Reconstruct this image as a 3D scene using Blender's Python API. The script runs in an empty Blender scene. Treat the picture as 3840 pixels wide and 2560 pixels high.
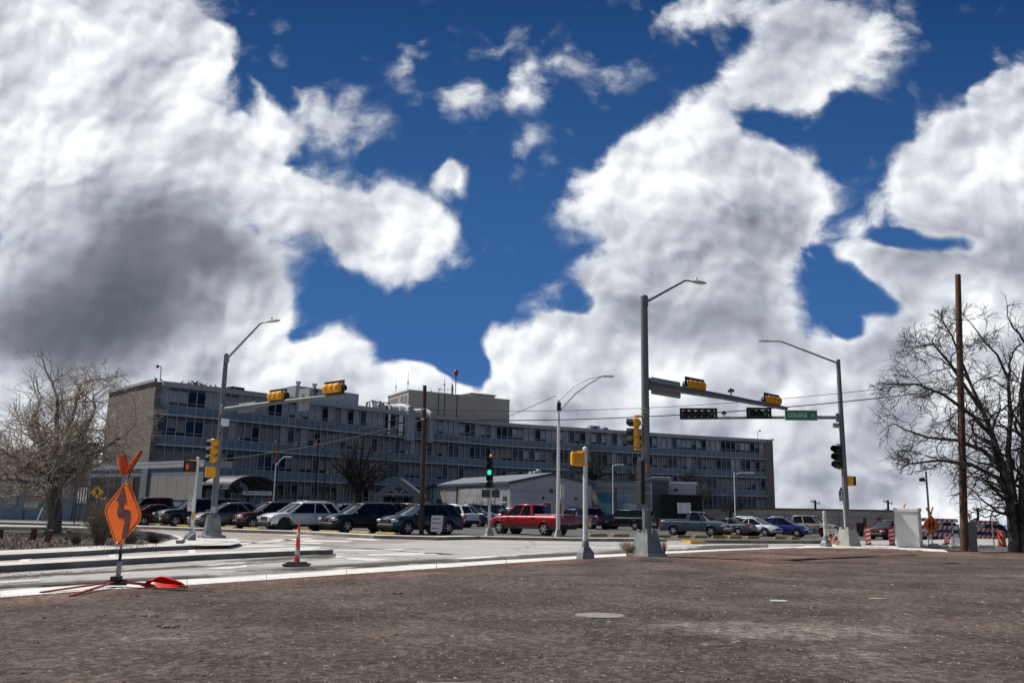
import bpy, bmesh, math, random
from mathutils import Vector, Matrix, Euler, noise as mnoise
random.seed(7)
R = math.radians
scn = bpy.context.scene
col = scn.collection

# ------------------------------------------------------------------ camera
FP = 3250.0                      # focal length in pixels of the 3840 wide photograph
PITCH = math.atan(625/FP); ROLL = 0.017; EYE = 1.65
r0 = Vector((1, 0, 0)); w0 = Vector((0, math.cos(PITCH), math.sin(PITCH))); u0 = r0.cross(w0)
cr = r0*math.cos(ROLL)+u0*math.sin(ROLL); cu = u0*math.cos(ROLL)-r0*math.sin(ROLL)
cam = bpy.data.cameras.new('camera'); camo = bpy.data.objects.new('camera', cam); col.objects.link(camo)
cam.sensor_width = 36; cam.lens = 36*FP/3840; cam.clip_start = .1; cam.clip_end = 20000
camo.matrix_world = Matrix(((cr.x, cu.x, -w0.x, 0), (cr.y, cu.y, -w0.y, 0), (cr.z, cu.z, -w0.z, EYE), (0, 0, 0, 1)))
scn.camera = camo

def ray(px, py):                 # direction seen at a spot of the photograph, scaled to y = 1
    d = w0+cr*((px-1920)/FP)+cu*((1280-py)/FP)
    return d/d.y
def P(px, py, D):                # world point at depth D
    d = ray(px, py); return Vector((d.x*D, D, EYE+d.z*D))
def G(px, py, z=0.0):            # where the sight line meets the level z
    d = ray(px, py); D = (z-EYE)/d.z; return Vector((d.x*D, D, z))
def gz(x, y):                    # the land falls gently to the right behind the crossing
    s = max(0, min(1, (y-46)/18)); s = s*s*(3-2*s)
    return -.018*max(0, min(x+2, 62))*s
def LOT(px, py):                 # where the sight line meets the parking lot
    z = 0.
    for _ in range(12): p = G(px, py, z); z = gz(p.x, p.y)+.05
    return Vector((p.x, p.y, z))
def GX(px, D, z=0.0):            # ground point at depth D below column px (horizon level)
    return Vector((ray(px, 1905).x*D, D, z))

# ------------------------------------------------------------------ sun and sky
SUN_EL = R(52); SUN_DIR = Vector((-.93*math.cos(SUN_EL), .37*math.cos(SUN_EL), math.sin(SUN_EL))).normalized()
sl = bpy.data.lights.new('sun', 'SUN'); sl.energy = 4.8; sl.angle = R(.5); sl.color = (1, .955, .89)
so = bpy.data.objects.new('sun', sl); col.objects.link(so)
so.rotation_euler = (-SUN_DIR).to_track_quat('-Z', 'Y').to_euler()
scn.view_settings.view_transform = 'Standard'; scn.view_settings.look = 'None'
scn.view_settings.exposure = .12; scn.view_settings.gamma = 1
scn.cycles.max_bounces = 6; scn.cycles.use_denoising = True

class NT:                        # little node-tree builder
    def __init__(s, t): s.t = t; s.n = t.nodes; s.l = t.links
    def new(s, typ, **k):
        n = s.n.new(typ)
        for a, b in k.items(): setattr(n, a, b)
        return n
    def put(s, sock, v):
        if isinstance(v, bpy.types.NodeSocket): s.l.new(v, sock)
        elif v is not None: sock.default_value = v
    def m(s, op, a, b=None, c=None, clamp=False):
        n = s.new('ShaderNodeMath', operation=op, use_clamp=clamp)
        for i, v in enumerate((a, b, c)):
            if v is not None: s.put(n.inputs[i], v)
        return n.outputs[0]
    def v(s, op, a, b=None, sc=None):
        n = s.new('ShaderNodeVectorMath', operation=op)
        s.put(n.inputs[0], a)
        if b is not None: s.put(n.inputs[1], b)
        if sc is not None: s.put(n.inputs['Scale'], sc)
        return n.outputs[0]
    def noise(s, vec, scale, detail=4, rough=.5, lac=2, typ=None, dist=0, out='Fac'):
        n = s.new('ShaderNodeTexNoise')
        if typ: n.noise_type = typ
        if vec is not None: s.put(n.inputs['Vector'], vec)
        s.put(n.inputs['Scale'], scale); s.put(n.inputs['Detail'], detail); s.put(n.inputs['Roughness'], rough)
        s.put(n.inputs['Lacunarity'], lac); s.put(n.inputs['Distortion'], dist)
        return n.outputs[out]
    def ramp(s, x, a, b, c=0., d=1., typ='SMOOTHSTEP'):
        n = s.new('ShaderNodeMapRange', interpolation_type=typ)
        for i, v in enumerate((x, a, b, c, d)): s.put(n.inputs[i], v)
        return n.outputs[0]
    def mix(s, f, a, b, typ='MIX'):
        n = s.new('ShaderNodeMix', data_type='RGBA', blend_type=typ)
        s.put(n.inputs[0], f); s.put(n.inputs[6], a if isinstance(a, bpy.types.NodeSocket) else (*a[:3], 1))
        s.put(n.inputs[7], b if isinstance(b, bpy.types.NodeSocket) else (*b[:3], 1))
        return n.outputs[2]

def build_sky():
    w = bpy.data.worlds.new('World'); scn.world = w; w.use_nodes = True
    t = NT(w.node_tree); t.n.clear()
    sky = t.new('ShaderNodeTexSky', sky_type='NISHITA', sun_disc=False)
    sky.sun_elevation = SUN_EL; sky.sun_rotation = math.atan2(SUN_DIR.x, SUN_DIR.y); sky.altitude = 2000
    sky.air_density = 1.0; sky.dust_density = .3; sky.ozone_density = 3.0
    tc = t.new('ShaderNodeTexCoord'); sep = t.new('ShaderNodeSeparateXYZ'); t.l.new(tc.outputs['Generated'], sep.inputs[0])
    x, y, z = sep.outputs
    ay = t.m('MAXIMUM', t.m('ABSOLUTE', y), .12)
    u = t.m('DIVIDE', x, ay); v = t.m('DIVIDE', z, ay)
    cb = t.new('ShaderNodeCombineXYZ'); t.put(cb.inputs[0], u); t.put(cb.inputs[1], v); vec = cb.outputs[0]
    # warped coordinates
    def warp(vv, sc, amt, det=2):
        n = t.noise(vv, sc, det, .5, out='Color')
        return t.v('MULTIPLY_ADD', n, (amt, amt, 0)) if False else t.v('ADD', vv, t.v('MULTIPLY', t.v('SUBTRACT', n, (.5, .5, .5)), (amt, amt, 0)))
    w1 = warp(vec, 5, .075, 4)
    w2 = warp(w1, 15, .022, 2)
    def blobs(lst, vv):
        acc = None
        for (cx, cy, rx, ry, rot, wt) in lst:
            d = ray(cx*3840/2352, cy*3840/2352)
            mp = t.new('ShaderNodeMapping', vector_type='TEXTURE')
            k = 3840/2352/FP*1.04
            t.put(mp.inputs['Vector'], vv)
            mp.inputs['Location'].default_value = (d.x, d.z, 0)
            mp.inputs['Rotation'].default_value = (0, 0, R(-rot))
            mp.inputs['Scale'].default_value = (rx*k, ry*k, 1)
            g = t.new('ShaderNodeTexGradient', gradient_type='SPHERICAL'); t.l.new(mp.outputs[0], g.inputs[0])
            acc = t.m('MULTIPLY_ADD', g.outputs['Fac'], wt, acc if acc is not None else 0.0)
        return acc
    cloud = [(100,180,500,400,0,2),(390,110,250,210,0,1.2),(310,480,400,330,0,2),(620,260,110,200,0,.85),(600,380,160,150,0,.8),(780,270,150,150,0,.82),
             (830,530,285,160,20,1.75),(1035,412,62,56,0,1.35),(955,490,120,85,25,1.0),(480,700,270,190,0,1.6),(100,760,430,230,0,2),
             (760,825,150,75,0,1.7),(480,850,280,110,0,1.6),(950,885,130,50,0,1.2),(600,740,75,130,0,.8),
             (945,118,88,135,15,.66),(1080,230,240,95,-6,.57),(1350,150,240,125,-12,.60),(1210,345,90,90,0,.52),(1300,440,80,180,0,.45),(1200,210,70,100,0,.45),(1150,90,110,90,0,.38),
             (1620,510,345,305,0,2.1),(1630,260,120,110,0,1.2),(1470,420,170,190,30,1.0),(1520,700,340,150,0,1.7),(1800,440,170,180,0,1.2),
             (1300,770,120,60,0,1.3),(1140,790,85,60,-15,1.35),(1210,860,115,100,0,1.4),(1330,860,150,110,0,1.2),
             (1790,70,290,210,35,.92),(1970,70,190,190,0,.72),(1560,25,180,90,0,.66),(1820,190,210,110,25,.66),(1710,190,120,110,0,.5),
             (2310,430,280,300,0,2),(2345,210,130,190,20,1.15),(2120,450,130,150,20,1.15),(2300,720,360,270,0,1.9),(2090,300,70,80,0,.5),(1985,520,70,110,0,.6),
             (2040,608,140,62,15,1.2),(1176,1040,2600,205,0,2.4),(1780,860,480,150,0,1.7),(2250,870,400,230,0,1.5)]
    holes = [(1960,625,120,34,50,-.75),(2140,556,140,34,0,-1.3),(2025,700,105,40,18,-1.35),(1945,745,70,34,20,-1.0),(650,215,80,45,50,-.7),(1330,690,80,45,0,-.7),(1370,870,60,40,0,-.6),
             (1700,60,130,75,0,-.45),(1950,290,90,110,0,-.7),(560,110,60,120,0,-.4),(1000,790,170,70,5,-1.0),(700,775,40,30,0,-.3),(1075,850,50,60,0,-.8),(1870,640,90,70,30,-.35),(720,350,110,60,0,-.3),(1560,160,80,70,0,-.3)]
    shade = [(330,610,430,300,-8,1.6),(60,760,480,220,0,1.2),(420,520,260,150,20,.35),(300,740,280,130,0,.3),(640,640,230,110,25,.5),(300,120,260,130,0,.55),(150,250,260,90,-15,.35),(760,290,140,140,0,.45),(720,430,120,60,0,.4),
             (1780,540,280,220,0,.95),(1700,750,460,150,0,1.3),(1480,760,280,90,0,.45),(1600,600,200,120,0,.3),(2290,620,360,170,0,.95),(1820,100,240,190,0,.85),(2080,850,330,110,0,.6),
             (2250,470,270,200,0,.45),(1176,1090,2600,230,0,.75),(1500,950,320,90,0,.4),(2100,1020,360,80,0,.4),(560,900,500,80,0,.4),(1360,150,220,110,0,.5),(1090,235,230,85,0,.4),(1150,830,90,40,0,.3),(800,850,150,40,0,.25)]
    C = t.m('ADD', t.m('MINIMUM', blobs(cloud, w2), 1.25), blobs(holes, w2))
    def vor(vv, sc):
        n = t.new('ShaderNodeTexVoronoi', feature='SMOOTH_F1', voronoi_dimensions='2D'); t.put(n.inputs['Vector'], vv); n.inputs['Scale'].default_value = sc; n.inputs['Smoothness'].default_value = .35
        return n.outputs['Distance']
    w3 = warp(w2, 70, .005, 2)
    def puff(vv, det):
        a = t.noise(vv, 8, det, .60, 2.1)
        p = t.m('MULTIPLY_ADD', vor(vv, 17), -.42, t.m('MULTIPLY_ADD', vor(vv, 41), -.20, .30))
        return t.m('ADD', a, p)
    n0 = puff(w3, 9)
    n1 = puff(t.v('ADD', w3, (-.007, .010, 0)), 6)
    n0s = puff(w3, 6)
    def big(vv): return t.m('MULTIPLY_ADD', vor(vv, 6.5), -.45, t.noise(vv, 5.5, 5, .5))
    wb_ = warp(w1, 9, .05, 3)
    sm0 = big(wb_); sm1 = big(t.v('ADD', wb_, (-.030, .040, 0)))
    wisp = t.noise(t.v('MULTIPLY', w2, (1, 1.3, 1)), 22, 8, .66)
    dens = t.m('ADD', t.m('MULTIPLY_ADD', n0, 1.55, -.68), t.m('ADD', C, t.m('MULTIPLY_ADD', wisp, .85, -.43)))
    alpha = t.ramp(dens, .30, t.m('MULTIPLY_ADD', t.ramp(C, .5, 1.2), -.36, .92))
    alpha = t.m('MULTIPLY', alpha, t.ramp(t.m('ADD', C, t.m('MULTIPLY', wisp, 1.0)), .62, 1.30, .18, 1))
    thin = t.ramp(C, .45, 1.25)
    S = t.ramp(t.m('ADD', blobs(shade, w1), t.m('MULTIPLY_ADD', sm0, .5, -.15)), .05, 1.9, 0, 1.22)
    rel = t.m('MULTIPLY', t.m('SUBTRACT', n0s, n1), t.m('MULTIPLY_ADD', S, -.42, .76))
    rel2 = t.m('MULTIPLY', t.m('SUBTRACT', sm0, sm1), t.m('MULTIPLY_ADD', S, -.35, .95))
    L = t.m('ADD', .885, t.m('ADD', rel, rel2))
    L = t.m('SUBTRACT', L, t.m('MULTIPLY', t.m('MULTIPLY', S, t.m('MULTIPLY_ADD', thin, .7, .3)), .50))
    L = t.m('SUBTRACT', L, t.m('MULTIPLY', thin, .05))
    L = t.m('MAXIMUM', t.m('MINIMUM', L, 1.0), .10)
    cr_ = t.new('ShaderNodeValToRGB'); t.l.new(L, cr_.inputs[0]); e = cr_.color_ramp.elements
    e[0].position = .1; e[0].color = (.105, .12, .15, 1); e[1].position = 1; e[1].color = (.92, .94, .95, 1)
    for p_, c_ in ((.35, (.185, .20, .245)), (.55, (.34, .365, .42)), (.75, (.56, .59, .65)), (.9, (.76, .79, .83))):
        k = e.new(p_); k.color = (*c_, 1)
    cl = t.v('SCALE', cr_.outputs[0], sc=10.0)                      # radiance in the sky texture's units
    blue = t.mix(t.ramp(v, .12, .95, 0, 1, 'LINEAR'), (1.15, 1.05, 1.1), (.26, .48, .92))
    skyc = t.mix(1.0, sky.outputs[0], blue, 'MULTIPLY')
    g = t.mix(t.ramp(v, .12, .75, 0, 1, 'LINEAR'), (.044, .140, .37), (.0042, .034, .126))
    skyc = t.mix(.985, skyc, t.v('SCALE', g, sc=10.0))
    up = t.ramp(v, -.06, -.035)
    out = t.mix(t.m('MULTIPLY', alpha, up), skyc, cl)
    bg = t.new('ShaderNodeBackground'); t.l.new(out, bg.inputs[0]); bg.inputs[1].default_value = .1
    o = t.new('ShaderNodeOutputWorld'); t.l.new(bg.outputs[0], o.inputs[0])
    w.cycles.sampling_method = 'MANUAL'; w.cycles.sample_map_resolution = 512
build_sky()

# ------------------------------------------------------------------ materials
MATS = {}
def mat(name, colr, rough=.7, metal=0., var=.0, scale=3., bump=0., bscale=60., emit=0., coat=0., detail=5, col2=None, spec=None, stretch=None, trans=0.):
    if name in MATS: return MATS[name]
    m = bpy.data.materials.new(name); m.use_nodes = True
    t = NT(m.node_tree); b = t.n['Principled BSDF']
    tc = t.new('ShaderNodeTexCoord'); vec = tc.outputs['Object']
    if stretch: vec = t.v('MULTIPLY', vec, stretch)
    b.inputs['Roughness'].default_value = rough; b.inputs['Metallic'].default_value = metal
    b.inputs['Coat Weight'].default_value = coat; b.inputs['Coat Roughness'].default_value = .04
    if spec is not None: b.inputs['Specular IOR Level'].default_value = spec
    if trans: b.inputs['Transmission Weight'].default_value = trans
    if var or col2:
        n = t.noise(vec, scale, detail, .6)
        c2 = col2 or tuple(max(0, c*(1-var)) for c in colr); c1 = colr if col2 else tuple(min(1, c*(1+var*.6)) for c in colr)
        c = t.mix(t.ramp(n, .32, .68), c2, c1); t.l.new(c, b.inputs['Base Color'])
    else: b.inputs['Base Color'].default_value = (*colr, 1)
    if bump:
        bn = t.new('ShaderNodeBump'); t.put(bn.inputs['Height'], t.noise(vec, bscale, 4, .6)); bn.inputs['Strength'].default_value = bump
        bn.inputs['Distance'].default_value = .02; t.l.new(bn.outputs[0], b.inputs['Normal'])
    if emit:
        b.inputs['Emission Color'].default_value = (*colr, 1); b.inputs['Emission Strength'].default_value = emit
    MATS[name] = m; return m
def srgb(r, g, b): return tuple(((c/255)/12.92 if c/255 <= .04045 else ((c/255+.055)/1.055)**2.4) for c in (r, g, b))

# ------------------------------------------------------------------ mesh builder
class MB:
    def __init__(s): s.V = []; s.F = []; s.M = []; s.S = []
    def add(s, V, F, m=0, smooth=False):
        o = len(s.V); s.V += [tuple(v) for v in V]
        for f in F: s.F.append(tuple(i+o for i in f)); s.M.append(m); s.S.append(smooth)
        return s
    def box(s, c, d, m=0, rz=0., rot=None, taper=1.0, bev=0.):
        hx, hy, hz = d[0]/2, d[1]/2, d[2]/2
        rt = rot if rot is not None else Matrix.Rotation(rz, 3, 'Z'); c = Vector(c)
        if bev:
            pts = []
            for sz, zz in ((-1, -hz), (-1, -hz+bev), (1, hz-bev), (1, hz)):
                q = bev if abs(zz) == hz else 0
                x, y = hx-q, hy-q
                r_ = bev
                pts.append([(-x+r_, -y), (x-r_, -y), (x, -y+r_), (x, y-r_), (x-r_, y), (-x+r_, y), (-x, y-r_), (-x, -y+r_)])
            V = []
            for i, ring in enumerate(pts):
                k = 1 if i < 2 else taper
                zz = (-hz, -hz+bev, hz-bev, hz)[i]
                V += [c+rt @ Vector((a*k, b*k, zz)) for a, b in ring]
            F = [tuple(range(7, -1, -1)), tuple(range(24, 32))]
            for i in range(3):
                for j in range(8): F.append((i*8+j, i*8+(j+1) % 8, i*8+8+(j+1) % 8, i*8+8+j))
            return s.add(V, F, m)
        V = []
        for z in (-1, 1):
            k = 1 if z < 0 else taper
            for x, y in ((-1, -1), (1, -1), (1, 1), (-1, 1)): V.append(c+rt @ Vector((x*hx*k, y*hy*k, z*hz)))
        return s.add(V, [(3, 2, 1, 0), (4, 5, 6, 7), (0, 1, 5, 4), (1, 2, 6, 5), (2, 3, 7, 6), (3, 0, 4, 7)], m)
    def bar(s, a, b, w, h, m=0, up=(0, 0, 1)):       # box from a to b, w wide, h high
        a, b = Vector(a), Vector(b); d = b-a; L = d.length
        if L < 1e-6: return s
        z = d/L; x = Vector(up).cross(z)
        if x.length < 1e-3: x = Vector((1, 0, 0)).cross(z)
        x.normalize(); y = z.cross(x)
        rt = Matrix((x, y, z)).transposed()
        return s.box((a+b)/2, (w, h, L), m, rot=rt)
    def tube(s, pts, rad, m=0, n=8, cap=True, smooth=True):
        pts = [Vector(p) for p in pts]; k = len(pts)
        rad = rad if isinstance(rad, (list, tuple)) else [rad]*k
        V = []; prev = None
        for i, p in enumerate(pts):
            d = (pts[min(i+1, k-1)]-pts[max(i-1, 0)]).normalized()
            if prev is None:
                a = Vector((0, 0, 1)) if abs(d.z) < .9 else Vector((1, 0, 0)); x = a.cross(d).normalized()
            else:
                x = (prev-d*prev.dot(d))
                x = x.normalized() if x.length > 1e-6 else d.orthogonal().normalized()
            prev = x; y = d.cross(x)
            for j in range(n):
                an = 2*math.pi*j/n; V.append(p+(x*math.cos(an)+y*math.sin(an))*rad[i])
        F = [(i*n+j, i*n+(j+1) % n, (i+1)*n+(j+1) % n, (i+1)*n+j) for i in range(k-1) for j in range(n)]
        s.add(V, F, m, smooth)
        if cap: s.add(V[:n], [tuple(range(n-1, -1, -1))], m); s.add(V[-n:], [tuple(range(n))], m)
        return s
    def lathe(s, prof, m=0, n=16, c=(0, 0, 0), axis='Z', smooth=True):
        V = []
        for r_, z in prof:
            for j in range(n):
                a = 2*math.pi*j/n; q = (r_*math.cos(a), r_*math.sin(a), z)
                if axis == 'Y': q = (q[0], q[2], q[1])
                if axis == 'X': q = (q[2], q[0], q[1])
                V.append((q[0]+c[0], q[1]+c[1], q[2]+c[2]))
        F = [(i*n+j, i*n+(j+1) % n, (i+1)*n+(j+1) % n, (i+1)*n+j) for i in range(len(prof)-1) for j in range(n)]
        s.add(V, F, m, smooth)
        s.add(V[:n], [tuple(range(n))], m); s.add(V[-n:], [tuple(range(n))], m)
        return s
    def prism(s, poly, z0, z1, m=0, mtop=None):      # outline in x, y raised from z0 to z1
        k = len(poly); z1s = z1 if isinstance(z1, (list, tuple)) else [z1]*k
        V = [(p[0], p[1], z0) for p in poly]+[(p[0], p[1], z1s[i]) for i, p in enumerate(poly)]
        s.add(V, [tuple(range(k-1, -1, -1))]+[(i, (i+1) % k, k+(i+1) % k, k+i) for i in range(k)], m)
        s.add(V, [tuple(range(k, 2*k))], m if mtop is None else mtop); return s
    def plate(s, poly, frame, thick, m=0, off=0.):   # flat outline (u, v) in a frame (origin, U, V), with thickness along the normal
        o, U, Vv = frame; N = U.cross(Vv).normalized(); k = len(poly)
        A = [o+U*a+Vv*b+N*(off+thick/2) for a, b in poly]; B = [p-N*thick for p in A]
        return s.add(A+B, [tuple(range(k)), tuple(range(2*k-1, k-1, -1))]+[(i, k+i, k+(i+1) % k, (i+1) % k) for i in range(k)], m)
    def build(s, name, mats, parent=None, world=True, kind=None, label=None):
        me = bpy.data.meshes.new(name)
        V = s.V
        if parent is not None and world:
            mi = parent_matrix(parent).inverted(); V = [tuple(mi @ Vector(v)) for v in V]
        me.from_pydata(V, [], s.F)
        for mm in (mats if isinstance(mats, (list, tuple)) else [mats]): me.materials.append(mm)
        me.polygons.foreach_set('material_index', s.M); me.polygons.foreach_set('use_smooth', s.S)
        bm = bmesh.new(); bm.from_mesh(me); bmesh.ops.recalc_face_normals(bm, faces=bm.faces); bm.to_mesh(me); bm.free()
        o = bpy.data.objects.new(name, me); col.objects.link(o)
        if parent is not None: o.parent = parent
        if kind: o['kind'] = kind
        if label: o['label'] = label
        return o
def parent_matrix(o):
    m = Matrix.Identity(4); q = o
    while q is not None: m = q.matrix_basis @ m; q = q.parent
    return m
def tag(o, label, cat, group=None, kind=None):
    o['label'] = label; o['category'] = cat
    if group: o['group'] = group
    if kind: o['kind'] = kind
    return o
def thing(name, label, cat, loc=(0, 0, 0), rz=0, group=None):
    o = bpy.data.objects.new(name, None); col.objects.link(o); o.empty_display_size = .2
    o.location = loc; o.rotation_euler = (0, 0, rz)
    return tag(o, label, cat, group)
def kids(o): return [c for c in bpy.data.objects if c.parent == o]
def dup(root, loc, rz, label, group=None):
    def cp(o, par):
        c = o.copy(); col.objects.link(c)
        if par is not None: c.parent = par
        for k in kids(o): cp(k, c)
        return c
    r = cp(root, None); r.location = loc; r.rotation_euler = (0, 0, rz); r['label'] = label
    if group: r['group'] = group
    return r
def text(body, size, frame, m, parent=None, name='lettering', thick=.004, align='CENTER', bold=0., sx=1.):
    """raised lettering in the frame (origin, U, V) - origin is the middle of the line"""
    cu_ = bpy.data.curves.new('lettering', 'FONT'); cu_.body = body; cu_.size = size; cu_.align_x = align; cu_.align_y = 'CENTER'
    cu_.extrude = thick/2; cu_.offset = bold; cu_.resolution_u = 2; cu_.space_line = .9
    tmp = bpy.data.objects.new('tmp', cu_); col.objects.link(tmp)
    dg = bpy.context.evaluated_depsgraph_get(); me = bpy.data.meshes.new_from_object(tmp.evaluated_get(dg))
    bpy.data.objects.remove(tmp)
    o, U, V = frame; N = U.cross(V).normalized()
    M = Matrix(((U.x, V.x, N.x, o.x), (U.y, V.y, N.y, o.y), (U.z, V.z, N.z, o.z), (0, 0, 0, 1)))
    for v in me.vertices: v.co = M @ Vector((v.co.x*sx, v.co.y, v.co.z))
    if parent is not None:
        mi = parent_matrix(parent).inverted()
        for v in me.vertices: v.co = mi @ v.co
    me.materials.clear(); me.materials.append(m); me.name = name
    ob = bpy.data.objects.new(name, me); col.objects.link(ob)
    if parent is not None: ob.parent = parent
    return ob
Z = Vector((0, 0, 1))
def face_frame(o, yaw):            # upright plane at o whose outward normal has this yaw (0 = towards +x, -90 = towards the camera)
    N = Vector((math.cos(R(yaw)), math.sin(R(yaw)), 0)); return (Vector(o), Z.cross(N), Z)

# shared materials
M_conc = mat('concrete', (.42, .40, .36), .85, var=.18, scale=1.5, bump=.3, bscale=40)
M_galv = mat('galvanised_steel', (.26, .28, .28), .5, .35, var=.15, scale=5, stretch=(1, 1, .2))
M_galvd = mat('weathered_pole_paint', (.17, .19, .19), .55, .2, var=.2, scale=4, stretch=(1, 1, .3))
M_alu = mat('bare_aluminium', (.50, .50, .48), .45, .3, var=.1, scale=6)
M_yel = mat('signal_yellow', (.88, .40, .012), .5, var=.12, scale=8)
M_blk = mat('matt_black', (.009, .009, .010), .65, var=.3, scale=9)
M_dark = mat('dark_rubber', (.02, .02, .02), .8)
M_white = mat('white_paint', (.78, .78, .76), .5, var=.06, scale=3)
M_green_on = mat('green_lamp', (.02, .75, .45), .3, emit=1.2)
M_lens = mat('unlit_lens', (.012, .006, .006), .35, spec=.2)
M_org = mat('fluorescent_orange', (1.0, .165, .002), .6, var=.05, scale=5)
M_orgfl = mat('orange_flag_cloth', (1.0, .14, .03), .7, var=.15, scale=10)
M_redm = mat('red_reflective', (.62, .03, .015), .45, var=.1)
M_signwhite = mat('sign_white', (.75, .75, .73), .4)
M_lamp = mat('lamp_housing', (.45, .45, .42), .5, var=.1)

# ------------------------------------------------------------------ ground, roads, kerbs
def ground_mat():
    m = bpy.data.materials.new('gravelly_dirt'); m.use_nodes = True; t = NT(m.node_tree); b = t.n['Principled BSDF']
    tc = t.new('ShaderNodeTexCoord'); v = tc.outputs['Object']
    big = t.noise(v, .10, 4, .55); mid = t.noise(v, .55, 5, .6); fine = t.noise(v, 9, 8, .74); spk = t.noise(v, 34, 4, .75); str_ = t.noise(t.v('MULTIPLY', v, (1.2, 1.2, 1)), 1.6, 7, .68)
    at = t.new('ShaderNodeAttribute', attribute_name='red'); red = at.outputs['Fac']
    pa = t.new('ShaderNodeAttribute', attribute_name='pale'); pale = pa.outputs['Fac']
    c = t.mix(t.ramp(mid, .3, .7), (.105, .082, .063), (.180, .148, .118))
    c = t.mix(t.ramp(big, .42, .62), c, t.mix(.5, c, (.105, .090, .080)))
    rd = t.mix(t.ramp(mid, .3, .7), (.165, .098, .076), (.245, .158, .124))
    c = t.mix(t.ramp(t.m('ADD', red, t.m('MULTIPLY', t.m('SUBTRACT', mid, .5), 1.1)), .25, .8), c, rd)
    c = t.mix(t.ramp(t.m('ADD', pale, t.m('MULTIPLY', t.m('SUBTRACT', t.noise(v, 2.2, 6, .7), .5), 1.2)), .35, .9), c, (.30, .275, .225))
    pt = t.noise(v, .33, 5, .62); c = t.mix(t.ramp(pt, .38, .60), t.v('SCALE', c, sc=.74), t.v('SCALE', c, sc=1.08))
    c = t.mix(t.ramp(str_, .36, .66), t.v('SCALE', c, sc=.88), t.v('SCALE', c, sc=1.10)); c = t.mix(t.ramp(fine, .40, .64), t.v('SCALE', c, sc=.50), t.v('SCALE', c, sc=1.36))
    c = t.mix(t.m('MULTIPLY', t.ramp(spk, .66, .74), .5), c, (.34, .31, .26))
    t.l.new(c, b.inputs['Base Color']); b.inputs['Roughness'].default_value = .95; b.inputs['Specular IOR Level'].default_value = .15
    bn = t.new('ShaderNodeBump'); bn.inputs['Strength'].default_value = 1; bn.inputs['Distance'].default_value = .035
    t.put(bn.inputs['Height'], t.m('ADD', fine, t.m('MULTIPLY', spk, .4))); t.l.new(bn.outputs[0], b.inputs['Normal'])
    return m
def asphalt(name, c1, c2, tracks=(1, 0), crack=True):
    m = bpy.data.materials.new(name); m.use_nodes = True; t = NT(m.node_tree); b = t.n['Principled BSDF']
    tc = t.new('ShaderNodeTexCoord'); v = tc.outputs['Object']
    a = t.noise(v, .35, 5, .6); g = t.noise(v, 30, 4, .7)
    c = t.mix(t.ramp(a, .3, .7), c1, c2)
    st = t.noise(t.v('MULTIPLY', v, (.07, .9, 1)), 1.0, 4, .55)
    c = t.mix(t.m('MULTIPLY', t.ramp(st, .48, .66), .6), c, t.v('SCALE', c, sc=.55))
    c = t.mix(t.ramp(g, .3, .7), t.v('SCALE', c, sc=.85), t.v('SCALE', c, sc=1.1))
    if crack:
        vo = t.new('ShaderNodeTexVoronoi', feature='DISTANCE_TO_EDGE'); t.put(vo.inputs['Vector'], t.v('ADD', v, t.v('SCALE', t.noise(v, 1.2, 3, .6, out='Color'), sc=1.4))); vo.inputs['Scale'].default_value = .16
        ck = t.ramp(vo.outputs['Distance'], .0, .012, 1, 0)
        c = t.mix(t.m('MULTIPLY', ck, .75), c, (.02, .02, .022))
    t.l.new(c, b.inputs['Base Color']); b.inputs['Roughness'].default_value = .85
    bn = t.new('ShaderNodeBump'); bn.inputs['Strength'].default_value = .3; bn.inputs['Distance'].default_value = .01
    t.put(bn.inputs['Height'], g); t.l.new(bn.outputs[0], b.inputs['Normal'])
    return m
M_dirt = ground_mat()
M_road = asphalt('worn_pale_asphalt', (.38, .365, .335), (.47, .45, .415))
M_roadred = asphalt('reddish_asphalt', (.30, .245, .215), (.37, .31, .28))
M_lot = asphalt('parking_lot_asphalt', (.085, .082, .078), (.125, .120, .114))
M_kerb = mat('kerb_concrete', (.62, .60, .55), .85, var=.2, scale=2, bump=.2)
M_kerbd = mat('shaded_kerb_concrete', (.20, .19, .17), .9, var=.35, scale=1.2, bump=.3)  # darker kerb concrete: the shade on kerb faces is put into the colour
M_strip = mat('new_gutter_concrete', (.72, .70, .64), .8, var=.12, scale=1.2, bump=.2)
M_mark = mat('worn_white_marking', (.80, .79, .74), .7, col2=(.62, .60, .56), scale=5, detail=8)
M_silt = mat('dark_silt', (.07, .06, .052), .9, var=.4, scale=2)
M_pave = mat('pavement_concrete', (.60, .58, .53), .85, var=.15, scale=.8, bump=.2)
M_far = mat('distant_scrub', (.055, .060, .055), .95, col2=(.10, .092, .075), scale=.02)

def sheet(name, pxs, z, m, kind='structure', n=0, world_pts=None):
    pts = world_pts or [G(a, b, z) for a, b in pxs]
    mb = MB(); mb.add([(p[0], p[1], z) for p in pts], [tuple(range(len(pts)))]); o = mb.build(name, m)
    if kind: o['kind'] = kind
    bm = bmesh.new(); bm.from_mesh(o.data); bmesh.ops.triangulate(bm, faces=bm.faces)
    for f in bm.faces:
        if f.normal.z < 0: f.normal_flip()
    bm.to_mesh(o.data); bm.free()
    return o
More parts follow.
